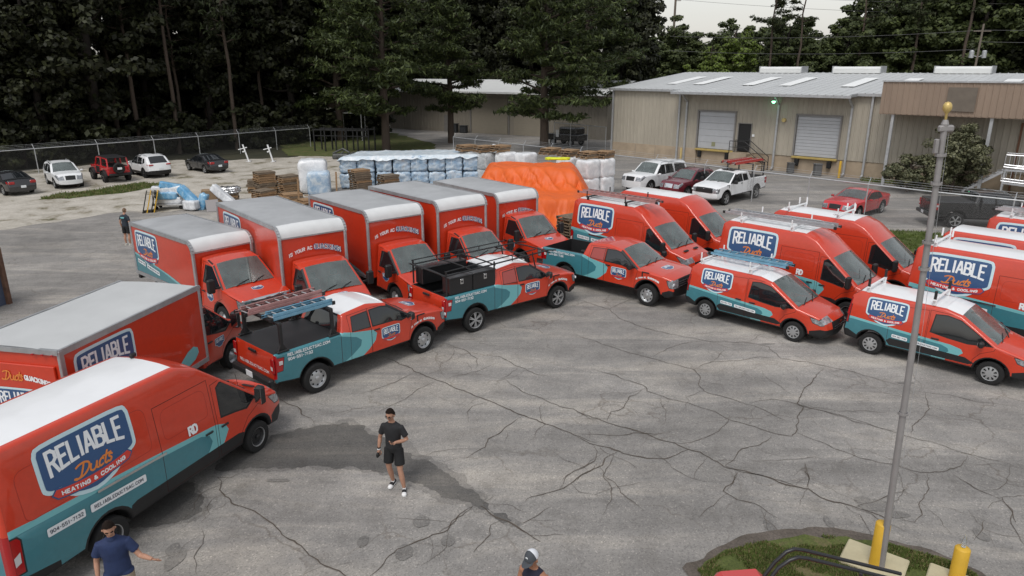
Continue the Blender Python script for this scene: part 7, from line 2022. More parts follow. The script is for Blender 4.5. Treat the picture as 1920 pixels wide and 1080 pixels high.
# orange tarp draped over stacked goods
TARP = mat('orange_tarp', (.66, .110, .010), .55, var=.08, vscale=1.5)
tx0, tx1, ty0, ty1 = -3.4, 6.0, 36.4, 45.4
NX, NY = 150, 150
V = []
for j in range(NY + 1):
    for i in range(NX + 1):
        x = tx0 + (tx1 - tx0) * i / NX; y = ty0 + (ty1 - ty0) * j / NY
        xl = -1.75 + .10 * noise.noise(Vector((y * .6, 0, 3))); xr_ = 4.1 - .06 * (45 - y) + .10 * noise.noise(Vector((y * .6, 5, 3)))
        ex = min(smoothstep(xl - 1.3, xl + .55, x), 1 - smoothstep(xr_ - .5, xr_ + 1.6, x))
        back = 2.55 + .12 * noise.noise(Vector((x * .7, y * .7, 1)))
        step = smoothstep(40.5, 42.3, y + .35 * noise.noise(Vector((x * .6, 0, 7))))
        lowz = 1.45 + .16 * noise.noise(Vector((x * .55, y * .4, 4))) + .10 * math.sin(x * 1.7)
        front = smoothstep(37.3, 38.5, y + .25 * noise.noise(Vector((x * .8, 1, 9))))
        rear = 1 - smoothstep(44.7, 45.3, y)
        h = (lowz + (back - lowz) * step) * ex * front * rear
        slope = 1 - abs(2 * front - 1); sl2 = 1 - abs(2 * step - 1)
        fold = (.5 - abs(noise.noise(Vector((x * 1.5 + .9 * (y - 40), y * .30, 2))))) * .42 - .16 + (.4 - abs(noise.noise(Vector((x * 3.6 - 1.3 * y, y * .6, 6))))) * .16 - .05
        h += fold * (.16 + 1.9 * sl2 + 1.5 * slope) * min(1, h) + .05 * noise.noise(Vector((x * 1.5, y * 3.0, 12))) * min(1, h)
        dx = .22 * noise.noise(Vector((x * 1.6, y * 1.6, 20))) * (slope + sl2); dy = .30 * noise.noise(Vector((x * 1.9, y * .8, 30))) * (slope + sl2)
        V.append((x + dx, y + dy, max(.03, h)))
me = bpy.data.meshes.new('tarp')
me.from_pydata(V, [], [(j * (NX + 1) + i, j * (NX + 1) + i + 1, (j + 1) * (NX + 1) + i + 1, (j + 1) * (NX + 1) + i) for j in range(NY) for i in range(NX)])
me.materials.append(TARP); me.polygons.foreach_set('use_smooth', [True] * len(me.polygons)); me.update()
tag(link('tarp', me), 'big orange tarp draped over stacked goods behind the trucks', 'tarp')
NEON = mat('neon_yellow_fabric', (.66, .72, .03), .7, var=.1)
tag(link('safety_cloth', lump('safety_cloth', 1.5, .6, .14, 61, NEON, .2), None, (2.9, 45.0, 2.66), (0, 0, R(-5))), 'neon yellow cloth lying on top of the orange tarp', 'cloth')
tag(link('safety_cloth', lump('safety_cloth', 1.1, .5, .16, 62, NEON, .2), None, (3.35, 33.4, .02), (0, 0, R(-20))), 'neon yellow cloth on the ground beside the pallet stack', 'cloth')

# cart of duct rolls and the sheets leaning on it
cart = thing('platform_cart', 'low metal platform cart loaded with duct rolls behind the first truck', 'cart', (-20.85, 42.6, 0), R(8))
mb = MB(); mb.box((0, 0, .30), (1.7, .9, .08), 0, .01); mb.build('deck', GALV, cart)
mb = MB()
for s in (-1, 1): mb.tube([(s * .82, -.4, .3), (s * .82, -.4, 1.15), (s * .82, .4, 1.15), (s * .82, .4, .3)], .025, 6)
mb.build('end_frame', GALV, cart)
for x in (-.7, .7):
    for y in (-.35, .35):
        mb = MB(); mb.lathe([(0, -.03), (.11, -.03), (.12, 0), (.11, .03), (0, .03)], 14, 'y', (x, y, .12)); mb.build('caster', RUBBER, cart)
DUCTB = wrap_mat('blue_duct_bag', (.06, .28, .52), (.30, .50, .66), .35); DUCTW = wrap_mat('silver_duct_bag', (.55, .57, .60), (.80, .82, .84), .3)
def roll(lb, pos, rot, L, r, m, seed):
    o = link('duct_roll', lump('duct_roll', L, r * 2, r * 2, seed, m, .08, 8, 2.6), None, pos, rot); tag(o, lb, 'duct roll', 'bagged duct rolls by the cart'); return o
roll('blue bagged duct roll at the top of the cart load', (-20.75, 42.7, 1.12), (0, .25, R(20)), 1.3, .22, DUCTB, 71); roll('white bagged duct roll upper left on the cart', (-21.3, 42.55, .92), (0, .1, R(10)), 1.0, .22, DUCTW, 72)
roll('white bagged duct roll upper right on the cart', (-20.3, 42.6, .88), (0, -.2, R(-10)), 1.0, .24, DUCTW, 73); roll('blue bagged duct roll in the middle of the cart', (-20.9, 42.45, .60), (0, 0, R(4)), 1.3, .22, DUCTB, 74)
roll('silver bagged duct roll at the bottom of the cart load', (-20.8, 42.5, .34), (0, 0, R(2)), 1.5, .20, DUCTW, 75); roll('blue duct roll leaning at the right of the cart', (-19.75, 42.4, .65), (0, .75, R(-15)), 1.4, .25, DUCTB, 76)
roll('white duct bag on the ground right of the cart', (-19.3, 42.0, .05), (0, 0, R(-20)), .9, .28, DUCTW, 77); roll('tall blue and silver duct roll standing by the heap', (-18.6, 42.4, .15), (0, -1.2, R(5)), 1.5, .25, DUCTB, 78)
roll('silver duct bag leaning across the heap', (-17.7, 42.6, .6), (0, .75, R(0)), 1.7, .24, DUCTW, 79); roll('silver duct bag lying at the right of the heap', (-16.9, 42.2, .05), (0, .2, R(-15)), 1.2, .18, DUCTW, 80)
BOARD = mat('black_board', (.018, .016, .014), .7)
for i, (x, y, m, lb) in enumerate(((-22.0, 41.5, BOARD, 'black sheet leaning at the left of the cart'), (-21.8, 41.6, YELLOW, 'yellow edged sheet behind the black sheet'), (-21.6, 41.7, BOARD, 'dark sheet between the yellow sheets'), (-21.45, 41.75, YELLOW, 'rear yellow sheet leaning on the cart'))):
    mb = MB(); mb.box((0, 0, .62), (.06, 1.0, 1.25), 0, .008); tag(mb.build('leaning_sheet', m, None, (x, y, 0), (R(0), R(16), R(25))), lb, 'sheet', 'sheets leaning on the cart')
mb = MB(); mb.box((0, 0, .35), (.7, .08, .7)); tag(mb.build('air_filter', mat('grey_panel', (.35, .33, .33), .7), None, (-17.9, 41.7, 0), (R(-18), 0, R(30))), 'square grey panel leaning on the duct heap', 'panel')
tag(link('foil_heap', lump('foil_heap', 1.3, .9, .35, 91, mat('crumpled_foil', (.75, .75, .76), .25, metal=.9, bump=.8, bscale=9), .35, 14, 5), None, (-18.2, 45.0, .58)), 'crumpled silver foil heaped on the low pallets', 'foil')
mb = MB(); mb.box((0, 0, .35), (.9, .8, .7), 0, .02); tag(mb.build('carton', mat('cardboard', (.26, .18, .11), .9, var=.15), None, (-19.6, 45.4, 0), (0, 0, R(20))), 'brown carton left of the foil heap', 'carton')

# blue container at the left edge
ct = thing('skip_container', 'blue steel container with rusty end post at the left edge', 'container', (-19.45, 23.2, -.2), R(-8))
CBLUE = mat('container_blue', (.075, .10, .155), .6, var=.15, vscale=1.5); RUST = mat('rusty_steel', (.13, .07, .045), .85, var=.4, vscale=4)
mb = MB(); ribbed(-2.6, 1.0, .12, 2.2, -1.0, .3, .05, mb); mb.box((-.8, .15, 1.15), (3.55, 2.2, 2.05)); mb.build('side_wall', CBLUE, ct)
for y in (-1.0, 1.25):
    for x in (1.02, -2.6):
        mb = MB(); mb.box((x, y, 1.15), (.16, .16, 2.3), 0, .01); mb.build('frame_post', RUST, ct)
mb = MB(); mb.box((1.02, .12, 2.25), (.14, 2.2, .14)); mb.build('frame_beam', RUST, ct); mb = MB(); mb.box((-.8, -1.0, 2.25), (3.5, .14, .14)); mb.build('frame_beam', RUST, ct)
for k in range(9):
    mb = MB(); mb.box((.9 - k * .16, -1.075, 2.25), (.08, .012, .14)); mb.build('hazard_stripe', YELLOW if k % 2 == 0 else BLACKP, ct)

# far yard: carport, dark steel frame, white stands, scrap
cp = thing('carport', 'small white roofed carport by the dark wood', 'carport', (-19.2, 88, 0), R(-30))
mb = MB(); mb.add([(-3, -2, 3.3), (3, -2, 3.15), (3, 2, 3.3), (-3, 2, 3.45)], [(0, 1, 2, 3)]); mb.box((0, -2, 3.2), (6, .08, .14)); mb.build('roof', WROOF, cp)
for x in (-2.8, 0, 2.8):
    for y in (-1.9, 1.9):
        mb = MB(); mb.tube([(x, y, 0), (x, y, 3.25)], .05, 6); mb.build('post', GALV, cp)
fr = thing('steel_frame', 'dark rusty steel frame of posts and beams beside the pine', 'frame', (-17.5, 73.5, 0), R(-12))
mb = MB(); mb.box((0, 0, 2.2), (6.2, .12, .14)); mb.box((0, 1.6, 2.2), (6.2, .12, .14)); mb.box((0, 0, 1.6), (6.2, .08, .08)); mb.build('beam', BLACKP, fr)
for i in range(6):
    for y in (0, 1.6):
        mb = MB(); mb.box((-3 + i * 1.2, y, 1.1), (.12, .12, 2.2 + .5 * (i % 2))); mb.build('post', BLACKP, fr)
for i, (x, y, rz) in enumerate(((-24.2, 65.4, 10), (-21.9, 65.2, -5))):
    st = thing('white_stand', ['left of two leaning white stands with cross arms by the fence', 'right of two leaning white stands with cross arms by the fence'][i], 'stand', (x, y, 0), R(rz), 'white stands')
    st.rotation_euler = (0, R(-14), R(rz)); st.scale = (.85, .85, .95)
    mb = MB(); mb.box((0, 0, .85), (.14, .10, 1.7)); mb.build('upright', WHITE, st); mb = MB(); mb.box((-.15, 0, 1.35), (.95, .06, .08)); mb.box((-.1, -.04, 1.05), (.34, .1, .12)); mb.build('arm', WHITE, st); mb = MB(); mb.box((0, 0, .04), (.5, .4, .08)); mb.build('foot', WHITE, st)
SCRAP = mat('scrap_metal', (.10, .105, .10), .6, metal=.5, var=.3)
for i, (x, y, s) in enumerate(((-16.2, 67.5, 1.0), (-15.0, 67.0, .7), (-9.5, 64.5, .9), (-7.6, 66.0, .8))):
    mb = MB(); r = random.Random(i)
    mb.box((0, 0, .25 * s), (1.5 * s, .9 * s, .5 * s), 0, .1); mb.tube([(-.8 * s, .2, .5 * s), (.2, .1, .95 * s), (.9 * s, -.2, .6 * s)], .09 * s, 7); mb.tube([(-.3 * s, -.5, .2), (.4 * s, .3, .85 * s)], .06, 6)
    tag(mb.build('scrap_pile', SCRAP, None, (x, y, 0), (0, 0, i * .8)), ['large heap of scrap metal beside the dark steel frame', 'small heap of scrap metal at the foot of the big dark pine', 'scrap machine behind the blue bundles', 'low scrap heap near the chain-link fence end'][i], 'scrap')
# utility boxes by the far fence
for i, (x, y) in enumerate(((-6.0, 63.0), (-4.9, 62.2), (-3.9, 61.6))):
    mb = MB(); mb.box((0, 0, .6), (.95, .8, 1.2), 0, .03); mb.box((0, -.41, .65), (.8, .02, .9)); tag(mb.build('air_conditioner', mat('unit_grey', (.22, .23, .23), .6, var=.1), None, (x, y, 0), (0, 0, R(-40))), ['left', 'middle', 'right'][i] + ' grey unit of the three behind the blue bundles', 'unit', 'grey units')
# dark trailer and parked machinery between the buildings
tl = thing('trailer', 'dark low trailer parked beside the warehouse corner', 'trailer', (6.2, 80.5, 0), R(-40))
mb = MB(); mb.box((0, 0, .9), (4.2, 2.0, .7), 0, .06); mb.box((.6, 0, 1.6), (2.4, 1.8, .8), 0, .15); mb.build('body', BPAINT, tl)
for x in (-1.2, 1.2):
    for s in (-1, 1): add_wheel(tl, x, s * 1.0, 'steel', .38, .25)

# aluminium ramp with railings by the bush
rp = thing('access_ramp', 'grey aluminium ramp with railings at the right edge', 'ramp', (33.6, 47.0, 0), R(-36))
mb = MB(); mb.box((2.5, 0, 1.75), (6.5, 1.4, .12)); mb.box((2.5, -1.7, .9), (6.5, 1.4, .12), 0, 0, Matrix.Rotation(R(4), 3, 'Y')); mb.build('deck', ALU, rp)
mb = MB()
for y in (-.7, .7): mb.tube([(-.8, y, 2.75), (5.8, y, 2.75)], .03, 6); mb.tube([(-.8, y, 1.95), (5.8, y, 1.95)], .025, 6)
for y in (-2.4, -1.0): mb.tube([(-.8, y, 2.15), (5.8, y, 1.7)], .03, 6); mb.tube([(-.8, y, 1.25), (5.8, y, .85)], .025, 6)
mb.build('handrail', ALU, rp)
bm_ = MB(); bm_.box((0, 0, .4), (.03, .03, .8)); bme = bm_.mesh('baluster', ALU)
for i in range(28):
    x = -.8 + 6.6 * i / 27; link('baluster', bme, rp, (x, -.7, 1.95)); link('baluster', bme, rp, (x, -2.4, 1.22 - .4 * i / 27))
for x in (-.7, 2.2, 5.4):
    for y in (-2.35, -.65, .65):
        mb = MB(); mb.box((x, y, .85), (.08, .08, 1.7)); mb.build('leg', ALU, rp)
mb = MB()
for i in range(7): mb.box((-1.0 - i * .28, 0, 1.62 - i * .24), (.3, 1.3, .05))
for y in (-.66, .66): mb.bar((-.8, y, 1.65), (-2.9, y, .1), .04, .16)
mb.build('stair_tread', ALU, rp)

# power lines
POLEW = mat('pole_wood', (.17, .14, .115), .9, var=.2, vscale=2, stretch=(1, 1, .2))
up = thing('utility_pole', 'wooden utility pole with two transformers behind the brown canopy', 'utility pole', (55.0, 88, 0))
mb = MB(); mb.tube([(0, 0, 0), (.25, 0, 13.2)], .16, 9, r2=.11); mb.build('pole', POLEW, up)
for s in (-1, 1):
    mb = MB(); mb.lathe([(0, 0), (.26, 0), (.26, .75), (.18, .85), (0, .86)], 14, 'z', (.2 + s * .75, 0, 9.4)); mb.bar((.2, 0, 9.5), (.2 + s * .6, 0, 9.7), .06, .08); mb.build('transformer', GALV, up)
mb = MB(); mb.bar((.2 - 1.0, 0, 12.4), (.25 + 1.0, 0, 12.4), .1, .12); mb.build('cross_arm', POLEW, up)
up2 = thing('utility_pole', 'tall grey utility pole rising above the trees at the left of the sky gap', 'utility pole', (30.2, 140, 0))
mb = MB(); mb.tube([(0, 0, 0), (0, 0, 27)], .28, 9, r2=.18); mb.build('pole', POLEW, up2); mb = MB(); mb.box((.5, 0, 20.2), (1.0, .1, .12)); mb.box((.5, 0, 21.8), (.9, .1, .12)); mb.box((.5, 0, 23.4), (.9, .1, .12)); mb.build('cross_arm', POLEW, up2)
WIRE = mat('wire', (.10, .10, .10), .6)
for i, (a, b, sag) in enumerate((((30.6, 140, 22.0), (110, 96, 17.0), 1.6), ((30.6, 140, 20.4), (110, 96, 15.5), 1.6), ((55.2, 88, 12.5), (110, 62, 13.0), .6), ((55.2, 88, 11.2), (110, 62, 11.4), .6), ((55.2, 88, 12.5), (22, 104, 12.5), .5), ((55.2, 88, 10.4), (22, 104, 10.6), .5))):
    A_, B_ = Vector(a), Vector(b); pts = [A_.lerp(B_, k / 16) - Vector((0, 0, sag * 4 * (k / 16) * (1 - k / 16))) for k in range(17)]
    mb = MB(); mb.tube(pts, .022, 4); tag(mb.build('power_line', WIRE), 'thin power line ' + ['highest, crossing the sky gap', 'second highest, crossing the sky gap', 'upper one running right from the transformer pole', 'lower one running right from the transformer pole', 'upper one running left from the transformer pole', 'lower one running left from the transformer pole'][i], 'power line', 'power lines')

# ------------------------------------------------------------------ people
def skin_mesh(name, V, E, Rad, sub=2):
    me = bpy.data.meshes.new(name); me.from_pydata([tuple(v) for v in V], E, []); me.update()
    o = bpy.data.objects.new(name, me); COL.objects.link(o)
    sm = o.modifiers.new('s', 'SKIN'); sm.use_smooth_shade = True; sm.branch_smoothing = .6
    for i, d in enumerate(me.skin_vertices[0].data):
        r = Rad[i]; d.radius = r if isinstance(r, tuple) else (r, r); d.use_root = (i == 0)
    ss = o.modifiers.new('u', 'SUBSURF'); ss.levels = sub; ss.render_levels = sub
    dg = bpy.context.evaluated_depsgraph_get(); dg.update()
    out = bpy.data.meshes.new_from_object(o.evaluated_get(dg))
    bpy.data.objects.remove(o); bpy.data.meshes.remove(me)
    out.polygons.foreach_set('use_smooth', [True] * len(out.polygons))
    return out

SKIN = mat('skin', (.42, .225, .15), .55, var=.08, vscale=14); SKINT = mat('tanned_skin', (.33, .155, .09), .55, var=.08, vscale=14)
HAIRD = mat('dark_brown_hair', (.014, .009, .007), .9, spec=.15, var=.3, vscale=30); HAIRB = mat('fair_hair', (.16, .10, .06), .7)
BLKCL = mat('black_cotton', (.016, .016, .018), .85, var=.2, vscale=9, bump=.4, bscale=14); BLKSH = mat('black_shorts', (.008, .008, .009), .8, var=.2, vscale=8)
NVYCL = mat('navy_polo', (.013, .027, .085), .8, var=.15, vscale=9, bump=.4, bscale=14); KHAKI = mat('khaki', (.30, .245, .175), .85, var=.1); NVYT = mat('navy_tank', (.012, .013, .03), .85)
SHOEW = mat('white_shoe', (.72, .72, .72), .5)

def hand_mesh(m, side=1, curl=.4, spread=.12):
    """hand along +x, palm down (-z), thumb towards +y*side; wrist at the origin"""
    V = [(0, 0, 0), (.045, 0, 0), (.085, 0, -.002)]; E = [(0, 1), (1, 2)]; Rd = [(.024, .018), (.036, .016), (.038, .014)]
    for k, (y, L, b) in enumerate(((.032, .070, 0), (.011, .080, 0), (-.011, .075, 0), (-.031, .058, 0))):
        p = Vector((.088, y * side, 0)); V.append(tuple(p)); E.append((2, len(V) - 1)); Rd.append(.0105); a = -.1
        for s in (.42, .32, .26):
            a -= curl * .9
            d = Vector((math.cos(a), math.sin(spread * (1.5 - k)) * side * math.cos(a), math.sin(a)))
            p = p + d * (L * s); V.append(tuple(p)); E.append((len(V) - 2, len(V) - 1)); Rd.append(.0095 if s > .3 else .0078)
    p = Vector((.02, .03 * side, -.004)); V.append(tuple(p)); E.append((0, len(V) - 1)); Rd.append(.015)
    for d in (Vector((.026, .024 * side, -.008)), Vector((.028, .014 * side, -.010))):
        p = p + d; V.append(tuple(p)); E.append((len(V) - 2, len(V) - 1)); Rd.append(.011)
    me = skin_mesh('hand', V, E, Rd, 1); me.materials.append(m)
    return me

def head_parts(parent, pos, yaw, pitch, skin, hair, beard=None, glasses=False, cap=None, bald=False):
    """head with face; looks along +x"""
    h = link('head', None, parent, pos, (0, pitch, yaw))
    V, F = [], []; nu, nv = 28, 20
    for j in range(nv + 1):
        ph = pi * j / nv
        for i in range(nu):
            th = 2 * pi * i / nu; d = Vector((math.sin(ph) * math.cos(th), math.sin(ph) * math.sin(th), math.cos(ph)))
            x, y, z = d.x * .098, d.y * .077, d.z * .122
            if z < 0: y *= 1 - .28 * (-z / .122); x = x * (1 - .10 * (-z / .122)) + .010 * (-z / .122)
            f = max(0, d.x)
            nose = math.exp(-((d.y / .16) ** 2)) * math.exp(-(((z + .022) / .022) ** 2)) * f * .026
            eye = sum(math.exp(-(((d.y - e) / .16) ** 2)) for e in (-.40, .40)) * math.exp(-(((z - .012) / .014) ** 2)) * f * .008
            mouth = math.exp(-((d.y / .3) ** 2)) * math.exp(-(((z + .062) / .007) ** 2)) * f * .005; chin = math.exp(-((d.y / .3) ** 2)) * math.exp(-(((z + .098) / .02) ** 2)) * f * .012
            lip = math.exp(-((d.y / .3) ** 2)) * (math.exp(-(((z + .054) / .006) ** 2)) + math.exp(-(((z + .071) / .006) ** 2))) * f * .005
            x += nose - eye - mouth + chin + lip
            V.append((x, y, z))
    for j in range(nv):
        for i in range(nu): F.append((j * nu + i, (j + 1) * nu + i, (j + 1) * nu + (i + 1) % nu, j * nu + (i + 1) % nu))
    me = bpy.data.meshes.new('face'); me.from_pydata(V, [], F); me.materials.append(skin); me.materials.append(beard or skin); me.materials.append(mat('lips', (.30, .12, .10), .5))
    for p in me.polygons:
        c = p.center; p.use_smooth = True
        if abs(c.z + .062) < .010 and c.x > .06 and abs(c.y) < .028: p.material_index = 2
        elif beard and c.z < -.035 and c.x > -.02: p.material_index = 1
    bpy.data.objects.remove(h)
    h = link('head', me, parent, pos, (0, pitch, yaw))
    for s in (-1, 1):
        mb = MB(); mb.lathe([(0, -.028), (.014, -.02), (.019, 0), (.013, .02), (0, .028)], 8, 'z', (-.005, s * .080, -.008)); mb.build('ear', skin, h, smooth=60)
        mb = MB(); mb.lathe([(0, -.010), (.008, -.006), (.010, 0), (.008, .006), (0, .010)], 8, 'x', (.083, s * .032, .012)); mb.build('eye', DPRINT, h, smooth=60)
        mb = MB(); mb.bar((.094, s * .014, .031), (.082, s * .052, .030), .012, .008); mb.build('eyebrow', hair, h)
    if cap is None:
        V2, F2 = [], []; nu2, nv2 = 26, 10
        for j in range(nv2 + 1):
            for i in range(nu2):
                th = 2 * pi * i / nu2
                lim = 1.10 if math.cos(th) > .55 else (1.55 if abs(math.sin(th)) > .75 else 2.0)
                lim = .78 + 1.22 * smoothstep(-.6, .75, -math.cos(th)) + .15 * abs(math.sin(th))
                ph = lim * j / nv2; k = 1.15 + .06 * noise.noise(Vector((math.cos(th) * 4, math.sin(th) * 4, j * .9)))
                if bald: k = 1.025
                d = Vector((math.sin(ph) * math.cos(th), math.sin(ph) * math.sin(th), math.cos(ph)))
                V2.append((d.x * .098 * k - .002, d.y * .077 * (k + .03), d.z * .122 * k + (.012 if not bald else 0) * math.cos(ph)))
        for j in range(nv2):
            for i in range(nu2): F2.append((j * nu2 + i, (j + 1) * nu2 + i, (j + 1) * nu2 + (i + 1) % nu2, j * nu2 + (i + 1) % nu2))
        m2 = bpy.data.meshes.new('hair'); m2.from_pydata(V2, [], F2); m2.materials.append(hair); m2.polygons.foreach_set('use_smooth', [True] * len(F2)); m2.update(); link('hair', m2, h)
    if glasses:
        mb = MB()
        for s in (-1, 1):
            mb.tube([(.101, s * .034 + .024 * math.cos(a * pi / 5), .010 + .018 * math.sin(a * pi / 5)) for a in range(11)], .0035, 5, cap=False); mb.tube([(.099, s * .058, .014), (.02, s * .080, .016)], .003, 4)
        mb.tube([(.103, -.01, .014), (.103, .01, .014)], .003, 4); mb.build('glasses', BLACKP, h)
    return h

def person(label, pos, heading, J, cloth, skin, Rr, shoes=True, head=(0, 0), hair=HAIRD, beard=None, glasses=False, cap=None, bald=False, handcurl=(.4, .5), scale=1.0, sleeve=True, shoe_mats=None, hand_roll=(0, 0)):
    """J: joints in metres, facing +x; cloth(tag) -> material; one continuous body"""
    t = thing('person', label, 'person', (pos[0], pos[1], 0), R(heading)); t.scale = (scale,) * 3
    V = {k: Vector(v) for k, v in J.items() if isinstance(v, tuple)}
    mb = MB(); segs = []
    def limb(pts, rad, tg):
        pts = [Vector(p) for p in pts]; b = len(mb.v)
        mb.tube(pts, 1.0, 12)
        n = 12
        for i, (p, r) in enumerate(zip(pts, rad)):
            for k in range(n):
                q = Vector(mb.v[b + i * n + k]); mb.v[b + i * n + k] = tuple(p + (q - p).normalized() * r)
        for i in range(len(pts) - 1): segs.append((pts[i], pts[i + 1], rad[i], rad[i + 1], tg, i == len(pts) - 2 and tg < 2))
    def torso(rings):
        b = len(mb.v); n = 20
        vs = [(cx + rx * math.cos(2 * pi * k / n), cy + ry * math.sin(2 * pi * k / n), z) for cx, cy, z, rx, ry in rings for k in range(n)]
        m = len(rings)
        mb.add(vs, [(i * n + k, i * n + (k + 1) % n, (i + 1) * n + (k + 1) % n, (i + 1) * n + k) for i in range(m - 1) for k in range(n)] + [tuple(range(n))[::-1], tuple((m - 1) * n + k for k in range(n))])
    pz = V['pelvis'].z; w = Rr
    torso([(0, 0, pz - .13, .095 * w, .145 * w), (0, 0, pz - .04, .120 * w, .172 * w), (.0, 0, pz + .06, .118 * w, .168 * w), (.005, 0, pz + .17, .112 * w, .160 * w), (.015, 0, pz + .32, .122 * w, .178 * w), (.02, 0, pz + .43, .115 * w, .195 * w), (.02, 0, pz + .48, .100 * w, .180 * w), (.025, 0, pz + .535, .070, .095), (.03, 0, pz + .56, .055, .062)])
    limb([V['neck0'] - Vector((0, 0, .05)), V['neck0'], V['neck1'], V['neck1'] + Vector((.015, 0, .07))], (.062, .058, .054, .054), 2)
    for sd in 'LR':
        sh, sl, el, wr = (V[k + sd] for k in ('sh', 'sl', 'el', 'wr'))
        limb([sh, sh.lerp(sl, .5), el, el.lerp(wr, .35), wr], (.050, .049, .042, .043, .028), 2)
        if sleeve: limb([sh + Vector((0, 0, .005)), sh.lerp(sl, .35), sl], (.064 * w, .066 * w, .066 * w), 0)
        else: limb([sh, sh.lerp(sl, .4)], (.066, .056), 2)
        hp_, th, kn, ca, an = (V[k + sd] for k in ('hip', 'th', 'kn', 'ca', 'an'))
        if cloth.get('shin') == 1: limb([hp_, th, kn, ca, an], (.105 * w, .095, .080, .076, .068), 1)
        else:
            limb([hp_, th, kn, ca, an], (.085, .072, .056, .058, .036), 2); limb([hp_ + Vector((0, 0, .02)), hp_.lerp(th, .5), th], (.102 * w, .104 * w, .106 * w), 1)
    tm = bpy.data.meshes.new('tmp'); tm.from_pydata(mb.v, [], mb.f); tm.update()
    o = bpy.data.objects.new('tmp', tm); COL.objects.link(o)
    rm = o.modifiers.new('r', 'REMESH'); rm.mode = 'VOXEL'; rm.voxel_size = .012; rm.use_smooth_shade = True
    sm = o.modifiers.new('s', 'SMOOTH'); sm.factor = .5; sm.iterations = 8
    dg = bpy.context.evaluated_depsgraph_get(); dg.update()
    me = bpy.data.meshes.new_from_object(o.evaluated_get(dg)); bpy.data.objects.remove(o); bpy.data.meshes.remove(tm)
    me.materials.clear()
    for m in (cloth['shirt'], cloth['pants'], skin): me.materials.append(m)
    hem = pz - cloth.get('hem', .02)
    for p in me.polygons:
        c = p.center; best = (9, 0)
        for A_, B_, ra, rb, tg, last in segs:
            d = B_ - A_
            if last and (c - A_).dot(d) > d.length_squared * 1.04: continue
            q = clampi((c - A_).dot(d) / max(1e-6, d.length_squared), 0, 1)
            e = (c - (A_ + d * q)).length - (ra + (rb - ra) * q)
            if e < best[0]: best = (e, tg)
        k = best[1] if (best[0] < .012 or c.z < pz - .2) else (0 if c.z > hem else 1)
        if k == 1 and c.z > hem: k = 0
        if k == 2 and c.z > pz + .25 and abs(c.y) < .155 and c.z < pz + .545 and not (abs(c.y) > .13 and not sleeve) and abs(c.x) < .14: k = 0
        p.material_index = k; p.use_smooth = True
    me.update(); link('body', me, t)
    hp = Vector(J['neck1']); head_parts(t, tuple(hp + Vector((.03, 0, .12))), head[0], head[1], skin, hair, beard, glasses, cap, bald)
    for i, sd in enumerate('LR'):
        w = V['wr' + sd]; d = (w - V['el' + sd]).normalized()
        me = hand_mesh(skin, 1 if sd == 'R' else -1, handcurl[i])
        q = d.to_track_quat('X', 'Z').to_matrix() @ Matrix.Rotation(hand_roll[i], 3, 'X')
        o = link('hand', me, t, tuple(w - d * .01)); o.rotation_euler = q.to_euler()
    if shoes:
        for sd in 'LR':
            a = V['an' + sd]; yaw = J.get('yaw' + sd, 0)
            mb = MB(); prof = [(-.075, .036), (-.03, .040), (.05, .043), (.12, .050), (.17, .044), (.195, .022)]; ht = [.085, .09, .085, .062, .05, .035]
            for k, (x, w) in enumerate(prof):
                pass
            rings = []; vs = []
            for (x, w), hh in zip(prof, ht):
                for y, z in ((-w, .0), (-w * 1.02, .028), (-w * .8, hh * .85), (0, hh), (w * .8, hh * .85), (w * 1.02, .028), (w, .0)): vs.append((x, y, z))
            n = len(prof); fs = [(i * 7 + k, (i + 1) * 7 + k, (i + 1) * 7 + k + 1, i * 7 + k + 1) for i in range(n - 1) for k in range(6)] + [tuple(range(7)), tuple(range((n - 1) * 7, n * 7))[::-1]]
            sm = shoe_mats or (BLKCL, SHOEW)
            b = len(mb.v); mb.add(vs, fs, 0)
            for fi, f in enumerate(mb.f):
                zz = sum(mb.v[i][2] for i in f) / len(f); xx = sum(mb.v[i][0] for i in f) / len(f)
                if zz < .02 or xx > .11 or (.0 < xx < .08 and zz > .06): mb.m[fi] = 1
            mb.build('shoe', list(sm), t, (a.x, a.y, max(0, a.z - .085)), (0, 0, yaw), smooth=60)
    return t

# walking man with a phone
J1 = dict(pelvis=(0, 0, .97), waist=(0, 0, 1.12), chest=(.02, 0, 1.34), neck0=(.03, 0, 1.50), neck1=(.05, 0, 1.57), shL=(.02, .168, 1.425), slL=(.0, .265, 1.22), elL=(-.01, .285, 1.13), wrL=(.22, .12, 1.17), shR=(.02, -.168, 1.425), slR=(.0, -.255, 1.22), elR=(-.02, -.29, 1.12), wrR=(.04, -.31, .86),
          hipL=(0, .10, .90), thL=(.08, .145, .60), knL=(.10, .155, .50), caL=(.10, .185, .33), anL=(.08, .215, .09), hipR=(0, -.10, .90), thR=(.03, -.115, .60), knR=(.03, -.115, .50), caR=(-.03, -.11, .33), anR=(-.10, -.10, .10), yawL=.35, yawR=-.05)
man = person('man in black t-shirt and shorts looking at his phone', (-2.36, 12.50), -104, J1, dict(shirt=BLKCL, pants=BLKSH, hem=.02), SKIN, 1.0, True, (-.12, .35), HAIRD, None, True, handcurl=(.55, .8), hand_roll=(pi * .9, 0))
def held(o, p): return local_to_world(o, p)
mb = MB(); mb.box((0, 0, 0), (.15, .075, .010), 0, .004); tag(mb.build('phone', BLACKP, None, held(man, (.285, .06, 1.20)), (R(-15), R(-25), R(-50))), 'black phone held by the man in black', 'phone')
mb = MB(); mb.box((0, 0, 0), (.13, .06, .11), 0, .025); mb.tube([(-.05, 0, .04), (-.02, .05, .09), (.04, .04, .05)], .008, 5); tag(mb.build('small_case', BLACKP, None, held(man, (.07, -.315, .76)), (0, 0, R(-104))), 'small black case held low by the man in black', 'case')
